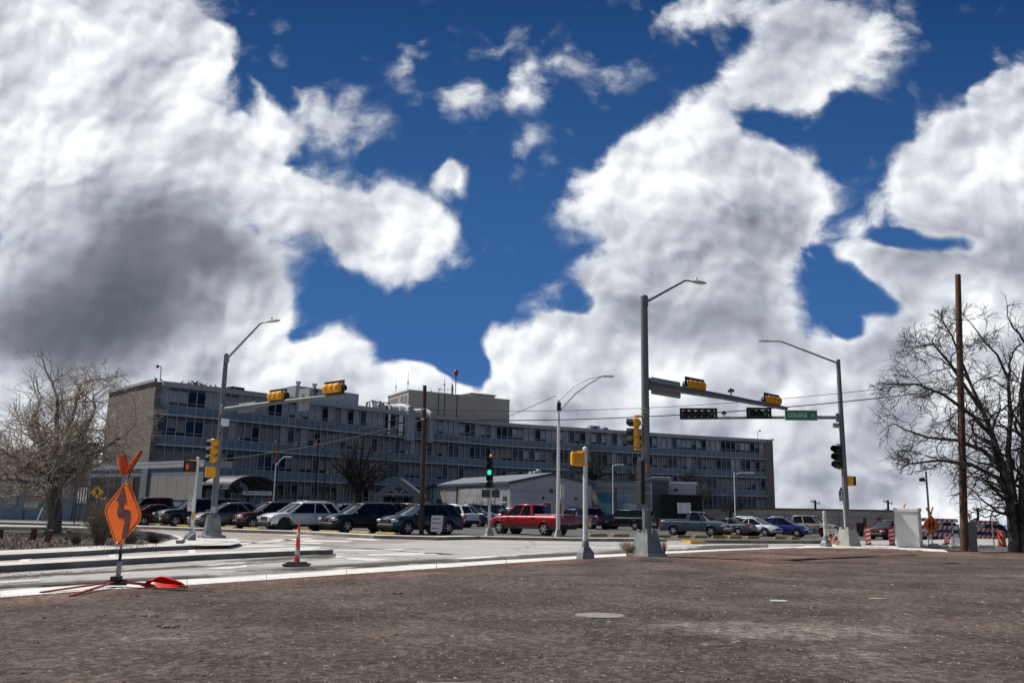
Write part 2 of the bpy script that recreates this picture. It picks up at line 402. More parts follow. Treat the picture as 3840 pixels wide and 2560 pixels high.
# the whole country as one sheet to the horizon, falling away gently far off
mb = MB(); rings = [0]+[6*i for i in range(1, 26)]+[200, 300, 500, 1000, 2500, 6000, 14000]; seg = 72; V = [(0, 60, -.08)]; F = []
for i, rr in enumerate(rings[1:]):
    for j in range(seg):
        a = 2*math.pi*j/seg; x, y = rr*math.cos(a), 60+rr*math.sin(a)
        V.append((x, y, gz(x, y)-.08-max(0, rr-150)*.019))
for j in range(seg): F.append((0, 1+j, 1+(j+1) % seg))
for i in range(len(rings)-2):
    for j in range(seg): F.append((1+i*seg+j, 1+(i+1)*seg+j, 1+(i+1)*seg+(j+1) % seg, 1+i*seg+(j+1) % seg))
mb.add(V, F, 0, True); mb.build('ground', mat('open_country', (.10, .085, .065), .95, var=.4, scale=.05), kind='structure')
# distant ridge across the valley
mb = MB(); N_ = 140; V = []
for i in range(N_):
    a = R(20+140*i/(N_-1)); D = 2600
    h = -37+9*mnoise.noise((i*.09, 0, 0))+3*mnoise.noise((i*.5, 3, 0))
    for (dd, hz) in ((D-700, -75), (D, h), (D+500, h-8), (D+1500, -110)): V.append((dd*math.cos(a), dd*math.sin(a), hz))
F = [(i*4+j, (i+1)*4+j, (i+1)*4+j+1, i*4+j+1) for i in range(N_-1) for j in range(3)]
mb.add(V, F, 0, True); mb.build('hills', M_far, kind='structure')

# image-measured edges of the gutter strip that bounds the vacant lot
NEAR = [(-900, 2330), (-400, 2278), (0, 2243), (387, 2213), (702, 2196), (1000, 2176), (1300, 2155), (1638, 2132), (1900, 2113), (2186, 2095), (2480, 2078), (2700, 2066), (3012, 2053), (3250, 2052), (3400, 2058), (3520, 2066), (3700, 2070), (3900, 2072), (4400, 2080)]
FAR = [(-900, 2290), (-400, 2245), (0, 2213), (387, 2187), (702, 2170), (1000, 2152), (1300, 2133), (1638, 2112), (1900, 2097), (2186, 2081), (2480, 2066), (2700, 2057), (2960, 2050)]
def lot_red(p):
    """distance to the lot's rim, turned into 0..1 for the reddish cinder band"""
    best = 1e9
    for i in range(len(NP)-1):
        a, b = NP[i], NP[i+1]; d = b-a; tt = max(0, min(1, (p-a).dot(d)/d.length_squared)); best = min(best, (p-(a+d*tt)).length)
    return best
NP = [G(a, b, 0).xy for a, b in NEAR]
PALE = [((2950, 2370), 2.3, 1.1, .72), ((3250, 2470), 1.4, .5, .55), ((500, 2400), 1.0, .4, .5), ((650, 2325), 1.3, .5, .45), ((2700, 2430), 1.2, .5, .5), ((3700, 2160), 3.5, 1.2, .6), ((3150, 2395), 1.8, .8, .5)]
PW = [(G(*c, 0), a, b, w) for c, a, b, w in PALE]
def lot_height(x, y, d):
    h = .05*mnoise.noise((x*.25, y*.25, 0))+.03*mnoise.noise((x*.9, y*.9, 5))+.012*mnoise.noise((x*3.1, y*3.1, 9))
    k = min(1, d/1.2); return .012+(h*.8+.02)*k
import numpy as np
def build_lot():
    xs = []; D = 1.2
    ds = []
    while D < 60: ds.append(D); D *= 1.021
    na = 300; V = []; idx = {}; F = []; red = []; pale = []
    # the rim's depth by bearing
    ang = [math.atan2(p.x, p.y) for p in NP]
    def rim(a):
        for i in range(len(ang)-1):
            if ang[i] <= a <= ang[i+1]:
                # intersect ray with segment
                p, q = NP[i], NP[i+1]; dx, dy = math.sin(a), math.cos(a); ex, ey = q.x-p.x, q.y-p.y
                den = dx*ey-dy*ex
                if abs(den) < 1e-9: return p.length
                return (p.x*ey-p.y*ex)/den
        return NP[0].length if a < ang[0] else NP[-1].length
    A0, A1 = R(-50), R(42)
    for i in range(na+1):
        a = A0+(A1-A0)*i/na; rm = rim(a)
        for k in range(len(ds)+1):
            f = k/len(ds); rr_ = 1.0*(rm/1.0)**f
            x, y = rr_*math.sin(a), rr_*math.cos(a); d = lot_red(Vector((x, y)))
            if k == len(ds): d = 0
            V.append((x, y, lot_height(x, y, d)))
            w = 1-min(1, d/(2.6+.9*mnoise.noise((x*.2, y*.2, 2)))) ; w = max(w, .62*min(1, max(0, (y-15)/10))*min(1, max(0, (x-1)/7))*min(1, max(0, (11-d)/6)))
            red.append(w)
            pp = 0
            for c, ra, rb, ww in PW:
                q = ((x-c.x)/ra)**2+((y-c.y)/rb)**2
                if q < 1.6: pp = max(pp, ww*max(0, 1-q/1.6)**.6)
            pale.append(pp)
    n = len(ds)+1
    for i in range(na):
        for k in range(n-1): F.append((i*n+k, i*n+k+1, (i+1)*n+k+1, (i+1)*n+k))
    me = bpy.data.meshes.new('vacant_lot'); me.from_pydata(V, [], F); me.materials.append(M_dirt)
    me.polygons.foreach_set('use_smooth', [True]*len(F))
    for nm, arr in (('red', red), ('pale', pale)):
        at = me.attributes.new(nm, 'FLOAT', 'POINT'); at.data.foreach_set('value', arr)
    o = bpy.data.objects.new('vacant_lot_dirt', me); col.objects.link(o); o['kind'] = 'structure'
    return o
build_lot()
# loose stones and chips scattered over the lot
def build_gravel():
    rg = random.Random(11); mb = MB(); mats = [mat('pebble_dark', (.09, .08, .07), .9), mat('pebble_brown', (.20, .17, .145), .9), mat('pebble_pale', (.34, .31, .255), .9), mat('pebble_red', (.22, .13, .10), .9)]
    n = 0
    while n < 42000:
        D = 2.6*math.exp(rg.random()**.8*2.1); a = R(-36+72*rg.random()); x, y = D*math.tan(a), D
        p = Vector((x, y)); d = lot_red(p)
        inside = True
        # keep to the near side of the rim
        for i in range(len(NP)-1):
            if NP[i].x <= x <= NP[i+1].x:
                yy = NP[i].y+(NP[i+1].y-NP[i].y)*(x-NP[i].x)/(NP[i+1].x-NP[i].x); inside = y < yy-.05; break
        if not inside: n += 1; continue
        s = (.0035+.010*rg.random()**3)*(1+D*.045); z = lot_height(x, y, d)
        sx, sy, sz = s*(.7+rg.random()*2.2), s*(.5+.6*rg.random()), s*(.35+.5*rg.random()); an = rg.random()*6.28
        ca, sa = math.cos(an), math.sin(an)
        q = [(sx, 0, 0), (0, sy, 0), (-sx, 0, 0), (0, -sy, 0), (sx*.2, sy*.1, sz)]
        V = [(x+ca*a_-sa*b_, y+sa*a_+ca*b_, z+c_+(0 if k < 4 else 0)) for k, (a_, b_, c_) in enumerate(q)]
        m_ = rg.choices((0, 1, 2, 3), (4, 6, .9, .6 if d > 3 else 4))[0]
        mb.add(V, [(0, 1, 4), (1, 2, 4), (2, 3, 4), (3, 0, 4)], m_); n += 1
    o = mb.build('gravel', mats); tag(o, 'loose gravel and wood chips scattered over the vacant dirt lot', 'gravel', kind='stuff')
build_gravel()

# roads: everything beyond the strip is paved; the sheets stack a few mm apart
far_road = [(-5200, 2105), (-5200, 1960), (480, 1955), (478, 1973), (1100, 1999), (1600, 2022), (2184, 2026), (2588, 2033), (3060, 2034), (3300, 2025), (4600, 2020), (4600, 2074), (3520, 2066), (3250, 2051)]
sheet('road', FAR[::1]+[(3250, 2050), (3420, 2056), (3700, 2066), (4800, 2076), (4800, 2000), (3060, 2030), (2184, 2020), (1600, 2014), (1100, 1992), (478, 1966), (-600, 1940), (-3500, 1960), (-3500, 2290)], -.012, M_road)
sheet('cross_road', [(-1500, 1951), (478, 1979), (1100, 1999.5), (1600, 2021), (1500, 2035), (1200, 2040), (1000, 2032), (860, 2012), (560, 1992), (250, 1990), (-300, 1992), (-1500, 2010)], -.008, M_roadred)
mb = MB(); KL = [(-1500, 1938), (-600, 1946), (300, 1966), (478, 1975), (1100, 1996), (1600, 2018), (2184, 2021), (2588, 2027), (3060, 2030), (3300, 2046), (3560, 2062), (4800, 2074)]
nc = 90; nr = 40
V = []
for i in range(nc):
    px = -1500+6300*i/(nc-1); py = float(np.interp(px, [a for a, b in KL], [b for a, b in KL])); p = G(px, py, 0); d = Vector((p.x, p.y)).normalized()
    for j in range(nr):
        q = Vector((p.x, p.y))+d*(150*(j/(nr-1))**1.5); V.append((q.x, q.y, gz(q.x, q.y)+(.05 if j else -.01)))
mb.add(V, [(i*nr+j, (i+1)*nr+j, (i+1)*nr+j+1, i*nr+j+1) for i in range(nc-1) for j in range(nr-1)], 0, True); mb.build('parking_lot', M_lot, kind='structure')

def kerb(name, top_px, width, h, mtop, mside, zoff=0, back=True):
    """kerb following image-measured lower edge of its face; it extends `width` away to the left-hand side of travel"""
    pts = [G(a, b, zoff) for a, b in top_px]; mb = MB(); n = len(pts); V = []
    for i, p in enumerate(pts):
        d = (pts[min(i+1, n-1)]-pts[max(i-1, 0)]).xy.normalized(); nn = Vector((-d.y, d.x, 0))
        q = p+nn*width
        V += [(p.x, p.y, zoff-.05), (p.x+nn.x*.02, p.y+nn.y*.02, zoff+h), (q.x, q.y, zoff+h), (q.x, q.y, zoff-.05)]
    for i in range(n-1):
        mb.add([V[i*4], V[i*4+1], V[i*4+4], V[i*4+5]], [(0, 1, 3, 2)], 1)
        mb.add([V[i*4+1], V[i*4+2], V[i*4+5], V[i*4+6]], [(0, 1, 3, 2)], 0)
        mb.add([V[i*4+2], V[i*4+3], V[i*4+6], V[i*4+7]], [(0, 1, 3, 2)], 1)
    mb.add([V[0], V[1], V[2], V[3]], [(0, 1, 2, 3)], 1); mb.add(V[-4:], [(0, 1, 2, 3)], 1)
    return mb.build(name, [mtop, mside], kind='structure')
# white gutter strip along the lot
mb = MB(); n = len(FAR); A = [G(a, b, 0) for a, b in NEAR[:n]]; B = [G(a, b, 0) for a, b in FAR]
for i in range(n-1):
    ln = (A[i+1]-A[i]).length; k = max(1, int(ln/3))
    for j in range(k):
        f0, f1 = j/k, (j+1)/k-.006
        a0, a1, b0, b1 = A[i].lerp(A[i+1], f0), A[i].lerp(A[i+1], f1), B[i].lerp(B[i+1], f0), B[i].lerp(B[i+1], f1)
        c0, c1 = a0.lerp(b0, .34), a1.lerp(b1, .34)
        for (p, q, r_, s_, za, zb) in ((a0, a1, c1, c0, .02, .02), (c0, c1, b1, b0, .018, .0)):
            mb.add([(p.x, p.y, za), (q.x, q.y, za), (r_.x, r_.y, zb), (s_.x, s_.y, zb)], [(0, 1, 2, 3)])
mb.build('gutter_strip', M_strip, kind='structure')
# corner pavement by the tall pole on the right
sheet('corner_pavement', [(2960, 2051.5), (3012, 2055), (3250, 2058), (3420, 2064), (3560, 2070), (3540, 2060), (3420, 2051), (3320, 2045), (3180, 2041), (3040, 2044)], .022, M_strip)
# long raised median on the left
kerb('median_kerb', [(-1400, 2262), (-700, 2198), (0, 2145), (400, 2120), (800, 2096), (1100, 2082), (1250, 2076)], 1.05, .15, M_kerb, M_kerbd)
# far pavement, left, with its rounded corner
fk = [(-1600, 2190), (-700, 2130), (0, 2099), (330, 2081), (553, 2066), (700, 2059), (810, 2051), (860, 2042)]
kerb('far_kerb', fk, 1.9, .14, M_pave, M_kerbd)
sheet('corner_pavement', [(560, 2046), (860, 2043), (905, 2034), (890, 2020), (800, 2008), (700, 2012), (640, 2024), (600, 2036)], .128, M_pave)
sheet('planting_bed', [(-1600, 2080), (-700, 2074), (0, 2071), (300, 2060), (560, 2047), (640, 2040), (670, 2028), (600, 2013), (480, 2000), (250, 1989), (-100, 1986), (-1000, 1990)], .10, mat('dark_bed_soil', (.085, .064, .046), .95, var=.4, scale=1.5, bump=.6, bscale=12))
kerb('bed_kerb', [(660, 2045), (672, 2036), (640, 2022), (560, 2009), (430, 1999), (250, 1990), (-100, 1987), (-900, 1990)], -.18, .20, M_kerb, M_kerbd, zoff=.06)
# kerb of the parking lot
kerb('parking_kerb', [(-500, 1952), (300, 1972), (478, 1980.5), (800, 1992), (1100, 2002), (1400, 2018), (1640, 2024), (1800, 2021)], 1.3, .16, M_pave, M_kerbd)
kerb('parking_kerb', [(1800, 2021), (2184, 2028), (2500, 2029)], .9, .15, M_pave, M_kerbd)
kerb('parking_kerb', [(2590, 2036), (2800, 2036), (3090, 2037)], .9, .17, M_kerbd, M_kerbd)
M_kyel = mat('yellow_kerb_paint', (.60, .38, .08), .7, var=.2)
kerb('kerb_nose', [(2555, 2034), (2590, 2037)], .9, .14, M_kyel, M_kyel)
# painted markings: bars of the crossings and lane lines
marks = [[(1080, 1998+6), (1290, 2004), (1240, 2009), (1050, 2006)],
         [(1150, 2023), (1325, 2027), (1300, 2031), (1080, 2026)], [(1320, 2016), (1430, 2021), (1400, 2025), (1290, 2019)],
         [(830, 2040), (1160, 2015), (1180, 2018), (850, 2044)], [(960, 2033), (1210, 2034), (1200, 2038), (930, 2036)],
         [(1050, 2020), (1210, 2031), (1150, 2031), (1010, 2021)],
         [(1000, 2055), (1205, 2049), (1195, 2054), (960, 2060)], [(1240, 2062), (1520, 2057), (1500, 2062), (1210, 2066)],
         [(1390, 2077), (1650, 2069), (1640, 2074), (1370, 2083)], [(1160, 2078), (1300, 2084), (1270, 2089), (1120, 2083)],
         [(1310, 2090), (1460, 2096), (1400, 2102), (1290, 2095)], [(1420, 2085), (1640, 2078), (1660, 2073), (1640, 2071)],
         [(850, 2047), (1060, 2043), (1070, 2047), (860, 2052)], [(707, 2061), (733, 2060), (731, 2075), (709, 2076)], [(408, 2080), (440, 2076), (428, 2090), (405, 2092)], [(80, 2096), (120, 2094), (100, 2108), (60, 2110)],
         [(770, 2118), (830, 2108), (935, 2108), (915, 2113), (840, 2114), (790, 2121)], [(800, 2127), (900, 2122), (928, 2115), (925, 2124), (860, 2131), (770, 2132)],
         [(0, 2180), (150, 2171), (150, 2175), (0, 2184)],
         [(2550, 2052), (2760, 2046), (2800, 2049), (2560, 2056)], [(2480, 2046), (2640, 2043), (2630, 2046), (2480, 2050)],
         [(2200, 2050), (2380, 2052), (2380, 2054), (2200, 2053)], [(1700, 2092), (2050, 2070), (2100, 2071), (1750, 2095)]]
for mk in marks: sheet('road_marking', mk, -.004, M_mark)
# dark silt washed along the gutter: a thin irregular film lying on the paving
def film_mat():
    m = bpy.data.materials.new('washed_silt'); m.use_nodes = True; t = NT(m.node_tree); b = t.n['Principled BSDF']
    v = t.new('ShaderNodeUVMap').outputs[0]; sp = t.new('ShaderNodeSeparateXYZ'); t.l.new(v, sp.inputs[0])
    a = t.noise(t.v('MULTIPLY', v, (.16, 2.2, 1)), 1.0, 7, .62); f = t.noise(t.v('MULTIPLY', v, (1.2, 6, 1)), 1.5, 5, .7)
    edge = t.m('MULTIPLY', t.ramp(sp.outputs[1], .0, .35), t.ramp(sp.outputs[1], 1.0, .6))
    k = t.m('MULTIPLY', t.ramp(t.m('ADD', a, t.m('MULTIPLY', t.m('SUBTRACT', f, .5), .35)), .43, .53), edge)
    b.inputs['Base Color'].default_value = (.075, .064, .055, 1); b.inputs['Roughness'].default_value = .95
    tr = t.new('ShaderNodeBsdfTransparent'); mx = t.new('ShaderNodeMixShader'); t.l.new(k, mx.inputs[0]); t.l.new(tr.outputs[0], mx.inputs[1]); t.l.new(b.outputs[0], mx.inputs[2])
    t.l.new(mx.outputs[0], t.n['Material Output'].inputs[0]); return m
M_film = film_mat()
def film(name, lo, hi, z, label):
    """film between two image-measured lines (lists of spots with equal length)"""
    V = []; UV = []; s = 0; prev = None
    for (a, b) in zip(lo, hi):
        p, q = G(*a, z), G(*b, z)
        if prev is not None: s += (p-prev).length
        prev = p; V += [tuple(p), tuple(q)]; UV += [(s, 0), (s, 1)]
    F = [(2*i, 2*i+2, 2*i+3, 2*i+1) for i in range(len(lo)-1)]
    me = bpy.data.meshes.new(name); me.from_pydata(V, [], F); me.materials.append(M_film); uv = me.uv_layers.new(name='UVMap')
    for l in me.loops: uv.data[l.index].uv = UV[l.vertex_index]
    o = bpy.data.objects.new(name, me); col.objects.link(o); tag(o, label, 'dirt', kind='stuff')
lo = [(x, float(np.interp(x, [a for a, b in FAR], [b for a, b in FAR]))+3) for x in range(-900, 2900, 60)]
hi = [(x, y-20-16*max(0, min(1, (2300-x)/2000))) for x, y in lo]
film('dirt', lo, hi, .021, 'dark silt and tyre dirt washed along the white gutter')
lo2 = [(x, 2178-.0655*x) for x in range(-600, 1300, 60)]; hi2 = [(x, y-24) for x, y in lo2]
film('dirt', lo2, hi2, -.002, 'dark tyre dirt on the near lane left of the striped marker post')

# ------------------------------------------------------------------ the curved four-storey hospital
M_brick = mat('brown_brick', (.20, .165, .13), .9, col2=(.13, .105, .085), scale=2.5, detail=8, bump=.3, bscale=14)
M_brickr = mat('tan_brick', (.20, .17, .135), .9, var=.25, scale=3)
M_slab = mat('slab_edge_paint', (.44, .45, .44), .7, var=.15, scale=.7)
M_fascia = mat('roof_fascia_paint', (.38, .38, .38), .6, var=.1, scale=.5)
M_span = mat('blue_grey_spandrel', (.165, .225, .245), .5, var=.16, scale=.35)
M_mull = mat('pale_mullion', (.37, .40, .40), .5)
M_head = mat('dark_header_panel', (.085, .10, .105), .35, var=.2, scale=.5)
def glassmat(name, c, rough, spec=.8, var=.3):
    return mat(name, c, rough, var=var, scale=.6, spec=.35, coat=.0)
M_gdark = glassmat('dark_window_glass', (.010, .012, .014), .06)
M_gmid = glassmat('tinted_window_glass', (.06, .075, .08), .1)
M_blind = mat('beige_blind_behind_glass', (.215, .205, .185), .4, var=.15, scale=1.2)
M_blindrefl = mat('pale_curtain_and_sky_reflection', (.38, .41, .40), .3, var=.35, scale=1.0)  # pale colour paints the sky's reflection into the panes, along with curtains
M_ac = mat('air_conditioner_white', (.55, .56, .55), .6)
M_roof = mat('flat_roof', (.30, .30, .29), .9, var=.1)
ROOFZ = 15.7; STO = 3.55
RL = [(604, 1430), (812, 1453), (999, 1477), (1250, 1511), (1452, 1535), (1586, 1553), (1766, 1573), (1946, 1590), (2200, 1606), (2434, 1622), (2640, 1635), (2863, 1647)]
fp = [G(a, b, ROOFZ) for a, b in RL]
def catmull(pts, n=20):
    out = []
    P_ = [pts[0]*2-pts[1]]+pts+[pts[-1]*2-pts[-2]]
    for i in range(1, len(P_)-2):
        for k in range(n):
            t_ = k/n; a, b, c, d = P_[i-1:i+3]
            out.append(.5*((2*b)+(c-a)*t_+(2*a-5*b+4*c-d)*t_**2+(3*b-a-3*c+d)*t_**3))
    out.append(pts[-1]); return out
def smooth(pts, it):
    for _ in range(it): pts = [pts[0]]+[(pts[i-1]+pts[i]*2+pts[i+1])/4 for i in range(1, len(pts)-1)]+[pts[-1]]
    return pts
def resample(pts, step):
    L = [0]
    for i in range(1, len(pts)): L.append(L[-1]+(pts[i]-pts[i-1]).length)
    n = int(round(L[-1]/step)); out = []; j = 0
    for k in range(n+1):
        s = L[-1]*k/n
        while j < len(L)-2 and L[j+1] < s: j += 1
        out.append(pts[j].lerp(pts[j+1], (s-L[j])/(L[j+1]-L[j]) if L[j+1] > L[j] else 0))
    return out
fpath = resample(smooth(catmull([Vector((p.x, p.y, 0)) for p in fp]), 60), 1.12)
NB = len(fpath)-1
def nrm(i):
    d = (fpath[min(i+1, NB)]-fpath[max(i-1, 0)]).normalized(); return Vector((d.y, -d.x, 0))   # outward, towards the street
def off(i, o): return fpath[i]+nrm(i)*o
hosp = thing('hospital_building', 'long curved four storey hospital with ribbons of windows over blue grey panels', 'building', fpath[0])
def ribbon(mb, z0, z1, o0, o1, m=0, i0=0, i1=None, rng=None):
    """band following the facade, from offset o0 (back) to o1 (front)"""
    i1 = NB if i1 is None else i1
    for i in range(i0, i1):
        a0, a1, b0, b1 = off(i, o0), off(i, o1), off(i+1, o0), off(i+1, o1)
        V = [(*p.xy, z) for z in (z0, z1) for p in (a0, a1, b1, b0)]
        mb.add(V, [(1, 2, 6, 5), (4, 5, 6, 7), (0, 3, 2, 1)], m)
        if i == i0: mb.add(V, [(0, 1, 5, 4)], m)
        if i == i1-1: mb.add(V, [(3, 7, 6, 2)], m)
    return mb
mb = MB(); ribbon(mb, ROOFZ-.62, ROOFZ, -.4, .75); mb.build('roof_fascia', M_fascia, hosp)
for k in range(4):
    zs = ROOFZ-.3-STO*(k+1)
    mb = MB(); ribbon(mb, zs-.12, zs+.10, -.3, .55); mb.build('floor_slab', M_slab, hosp)
    mb = MB(); ribbon(mb, zs+.10, zs+1.12, -.25, .0); mb.build('spandrel', M_span, hosp)
    mb = MB()
    for i in range(NB+1):
        p = off(i, .06); d = nrm(i); top = zs+STO-.12 if k else ROOFZ-.62
        rz = math.atan2(d.y, d.x)
        mb.box((p.x, p.y, (zs+.1+top)/2), (.10, .085, top-zs-.1), 0, rz)
        if i < NB and (i*7+k) % 1 == 0:
            q = (off(i, .02)+off(i+1, .02))/2; w = (fpath[i+1]-fpath[i]).length
            mb.box((q.x, q.y, zs+1.12+.03), (.10, w-.1, .07), 0, rz)
    mb.build('mullions', M_mull, hosp)
# window units: header panel, main pane, lower sash; a handful of kinds shared by all the bays
W = 1.0
def window_mesh(kind):
    mb = MB(); H = STO-1.12-.24
    hd = .42 if kind != 6 else .2
    x0, x1 = -W/2, W/2
    def pane(za, zb, m, dep=-.10): mb.add([(x0, dep, za), (x1, dep, za), (x1, dep, zb), (x0, dep, zb)], [(0, 1, 2, 3)], m)
    def bar(z, h=.06, dep=-.06): mb.box((0, dep, z), (W, .07, h), 4)
    lo = .42
    pane(H-hd, H, 5 if kind not in (4,) else 3)
    if kind == 0: pane(0, lo, 0); pane(lo, H-hd, 0); bar(lo)
    if kind == 1: pane(0, lo, 2); pane(lo, H-hd, 2)
    if kind == 2: pane(0, lo, 0); pane(lo, H-hd, 2)
    if kind == 3: pane(0, lo, 1); pane(lo, H-hd, 1); bar(lo, .04)
    if kind == 4: pane(0, lo, 3); pane(lo, H-hd, 3); bar(lo, .04)
    if kind == 5: pane(0, lo, 0); pane(lo, H-hd, 2); mb.box((.02, .12, .22), (.62, .5, .40), 6, bev=.03); mb.box((.02, .385, .22), (.44, .02, .26), 0)
    if kind == 6: pane(0, .9, 0); pane(.9, H-hd, 2); bar(.45, .04)
    if kind == 7: pane(0, lo, 1); pane(lo, H-hd, 3); bar(1.1, .05)
    me = bpy.data.meshes.new('window'); me.from_pydata(mb.V, [], mb.F)
    for m_ in (M_gdark, M_gmid, M_blind, M_blindrefl, M_mull, M_head, M_ac): me.materials.append(m_)
    me.polygons.foreach_set('material_index', mb.M); return me, mb
WM = [window_mesh(k) for k in range(8)]
rw = random.Random(21)
# which kind each bay shows, storey by storey (0 = top), read roughly from the photograph
def pick(k, i):
    px_frac = i/NB
    if k == 0:
        if px_frac < .42:
            if i in (3, 4, 13, 14, 21, 25, 31, 32, 37): return 0
            return rw.choices((4, 7, 1, 3), (5, 2.5, .6, .6))[0]
        if px_frac < .62: return rw.choices((4, 3, 2, 0, 7), (3, 3, 1, 1.5, 2))[0]
        return rw.choices((3, 4, 0, 7, 2, 6), (2.4, 2.6, 2, 2, 1, 1))[0]
    if k == 1:
        if i in (3, 4, 11, 20, 29): return 0
        if px_frac < .42: return rw.choices((1, 2, 6, 4, 5, 3), (4, 2.5, 1.2, 1, .9, .6))[0]
        return rw.choices((1, 2, 3, 0, 4, 5, 7), (2, 2, 3, 2, 1, .6, .7))[0]
    if k == 2: return rw.choices((1, 2, 0, 3, 5, 6), (4.5, 2.2, 1.6, 1.8, .9, 1))[0]
    return rw.choices((3, 1, 0, 2), (4, 2.5, 2, 1))[0]
cand = []
for k in range(4):
    zs = ROOFZ-.3-STO*(k+1)
    for i in range(NB):
        p = (fpath[i]+fpath[i+1])/2; cand.append((p.length*(1+.12*k), k, i, zs+1.12+.02))
cand.sort(); rest = MB()
for c, (dd, k, i, z) in enumerate(cand):
    kd = pick(k, i); p = (off(i, 0)+off(i+1, 0))/2; d = fpath[i+1]-fpath[i]; w = d.length; n_ = Vector((d.y, -d.x, 0)).normalized()
    me, wb = WM[kd]; sx = (w-.07)/W; u = d.normalized()
    if c < 98:
        o = bpy.data.objects.new('window', me); col.objects.link(o); o.parent = hosp
        Mx = Matrix(((u.x*sx, n_.x, 0, p.x), (u.y*sx, n_.y, 0, p.y), (0, 0, 1, z), (0, 0, 0, 1)))
        o.matrix_local = parent_matrix(hosp).inverted() @ Mx
    else:
        o_ = len(rest.V); rest.V += [tuple(p+u*(v[0]*sx)+n_*v[1]+Vector((0, 0, z+v[2]))) for v in wb.V]
        rest.F += [tuple(q+o_ for q in f) for f in wb.F]; rest.M += wb.M; rest.S += [False]*len(wb.F)
rest.build('window', [M_gdark, M_gmid, M_blind, M_blindrefl, M_mull, M_head, M_ac], hosp, kind='stuff')
# masses: end walls, core behind the glass, roof
back = [off(i, -.5) for i in range(0, NB+1, 4)]+[off(NB, -.5)]; deep = [off(i, -15) for i in range(0, NB+1, 4)]+[off(NB, -15)]
mb = MB()
for i in range(len(back)-1):
    V = [(*p.xy, z) for z in (-2, ROOFZ-.35) for p in (back[i], back[i+1], deep[i+1], deep[i])]
    mb.add(V, [(0, 1, 5, 4), (2, 3, 7, 6), (0, 3, 2, 1), (4, 5, 6, 7)]+([(0, 4, 7, 3)] if i == 0 else []), 0)
mb.build('inner_wall', [M_gdark], hosp)
mb = MB(); u0_ = (fpath[1]-fpath[0]).normalized(); ub = (fpath[-1]-fpath[-2]).normalized()
def endwall(a, n_, uu, mb, w0_, w1_, ztop, m=0, deepn=16):
    poly = [a+uu*w0_+n_*.35, a+uu*w1_+n_*.35, a+uu*w1_-n_*deepn, a+uu*w0_-n_*deepn]; mb.prism(poly, -2, ztop, m)
endwall(fpath[0], nrm(0), -u0_, mb, 0, .7, ROOFZ-.1); mb.build('end_wall', M_brick, hosp)
mb = MB(); endwall(fpath[-1], nrm(NB), ub, mb, .02, 1.9, ROOFZ-.05); mb.build('end_wall', M_brickr, hosp)
mb = MB(); rp = [off(i, -.38) for i in range(0, NB+1, 4)]+[off(NB, -.38)]
mb.prism([*rp, *reversed(deep)], ROOFZ-.32, ROOFZ-.05); mb.build('roof', M_roof, hosp)
mb = MB()
for s_ in range(2):
    e = [off(0, .5)-u0_*.75, off(0, -16)-u0_*.75] if s_ == 0 else [off(NB, .5)+ub*1.95, off(NB, -16)+ub*1.95]
    mb.bar((*e[0].xy, ROOFZ+.03), (*e[1].xy, ROOFZ+.03), .3, .34); mb.build('parapet_cap', M_fascia, hosp); mb = MB()
def at_facade(px, py, o=.4):
    """point of the facade seen at a spot of the photograph"""
    d = ray(px, py); best = None
    for i in range(NB):
        a, b = off(i, o), off(i+1, o); ex, ey = b.x-a.x, b.y-a.y; den = d.x*ey-1*ex
        if abs(den) < 1e-9: continue
        s = (a.x*ey-a.y*ex)/den; t_ = (a.x*1-a.y*d.x)/(-(ex*1-ey*d.x)) if abs(ex-ey*d.x) > 1e-9 else -1
        if -.001 <= t_ <= 1.001 and s > 0: best = (Vector((d.x*s, s, EYE+d.z*s)), i)
    return best
# white duct casings and the insulated pipes on the top storey at the bend
M_duct = mat('painted_duct', (.33, .34, .35), .5, var=.08)
for (xa, xb, ya, yb) in ((1512, 1546, 1546, 1665), (1598, 1615, 1556, 1672)):
    q = at_facade((xa+xb)/2, ya+25); 
    if q is None: continue
    p, i = q; w = (xb-xa)/FP*p.y*1.15; zt = ROOFZ+.35; zb = zt-(yb-ya)/FP*p.y
    mb = MB(); n_ = nrm(i); rz = math.atan2(n_.y, n_.x)
    c = p+n_*.45; mb.box((c.x, c.y, (zt+zb)/2), (1.0, w, zt-zb), 0, rz, bev=.12)
    # elbow running back over the roof
    pts = [Vector((c.x, c.y, zt-.1))-n_*(.0+.9*j)+Vector((0, 0, .5*math.sin(min(1, j/2)*1.57))) for j in range(9)]
    mb.tube(pts, [w*.42]*9, 0, 10); mb.build('duct_riser', M_duct, hosp)
for px in (1459, 1499, 1506):
    p, i = at_facade(px, 1600, .5); n_ = nrm(i); mb = MB()
    mb.tube([(p.x, p.y, ROOFZ-.6-3.0), (p.x, p.y, ROOFZ+.5), (p.x-n_.x*1.2, p.y-n_.y*1.2, ROOFZ+.9)], .17, 0, 8)
    for z in (ROOFZ-3.3, ROOFZ-1.9, ROOFZ-.5): mb.lathe([(.2, z), (.2, z+.16)], 1, 8, (p.x, p.y, 0))
    mb.build('pipe', [M_white, M_blk], hosp)
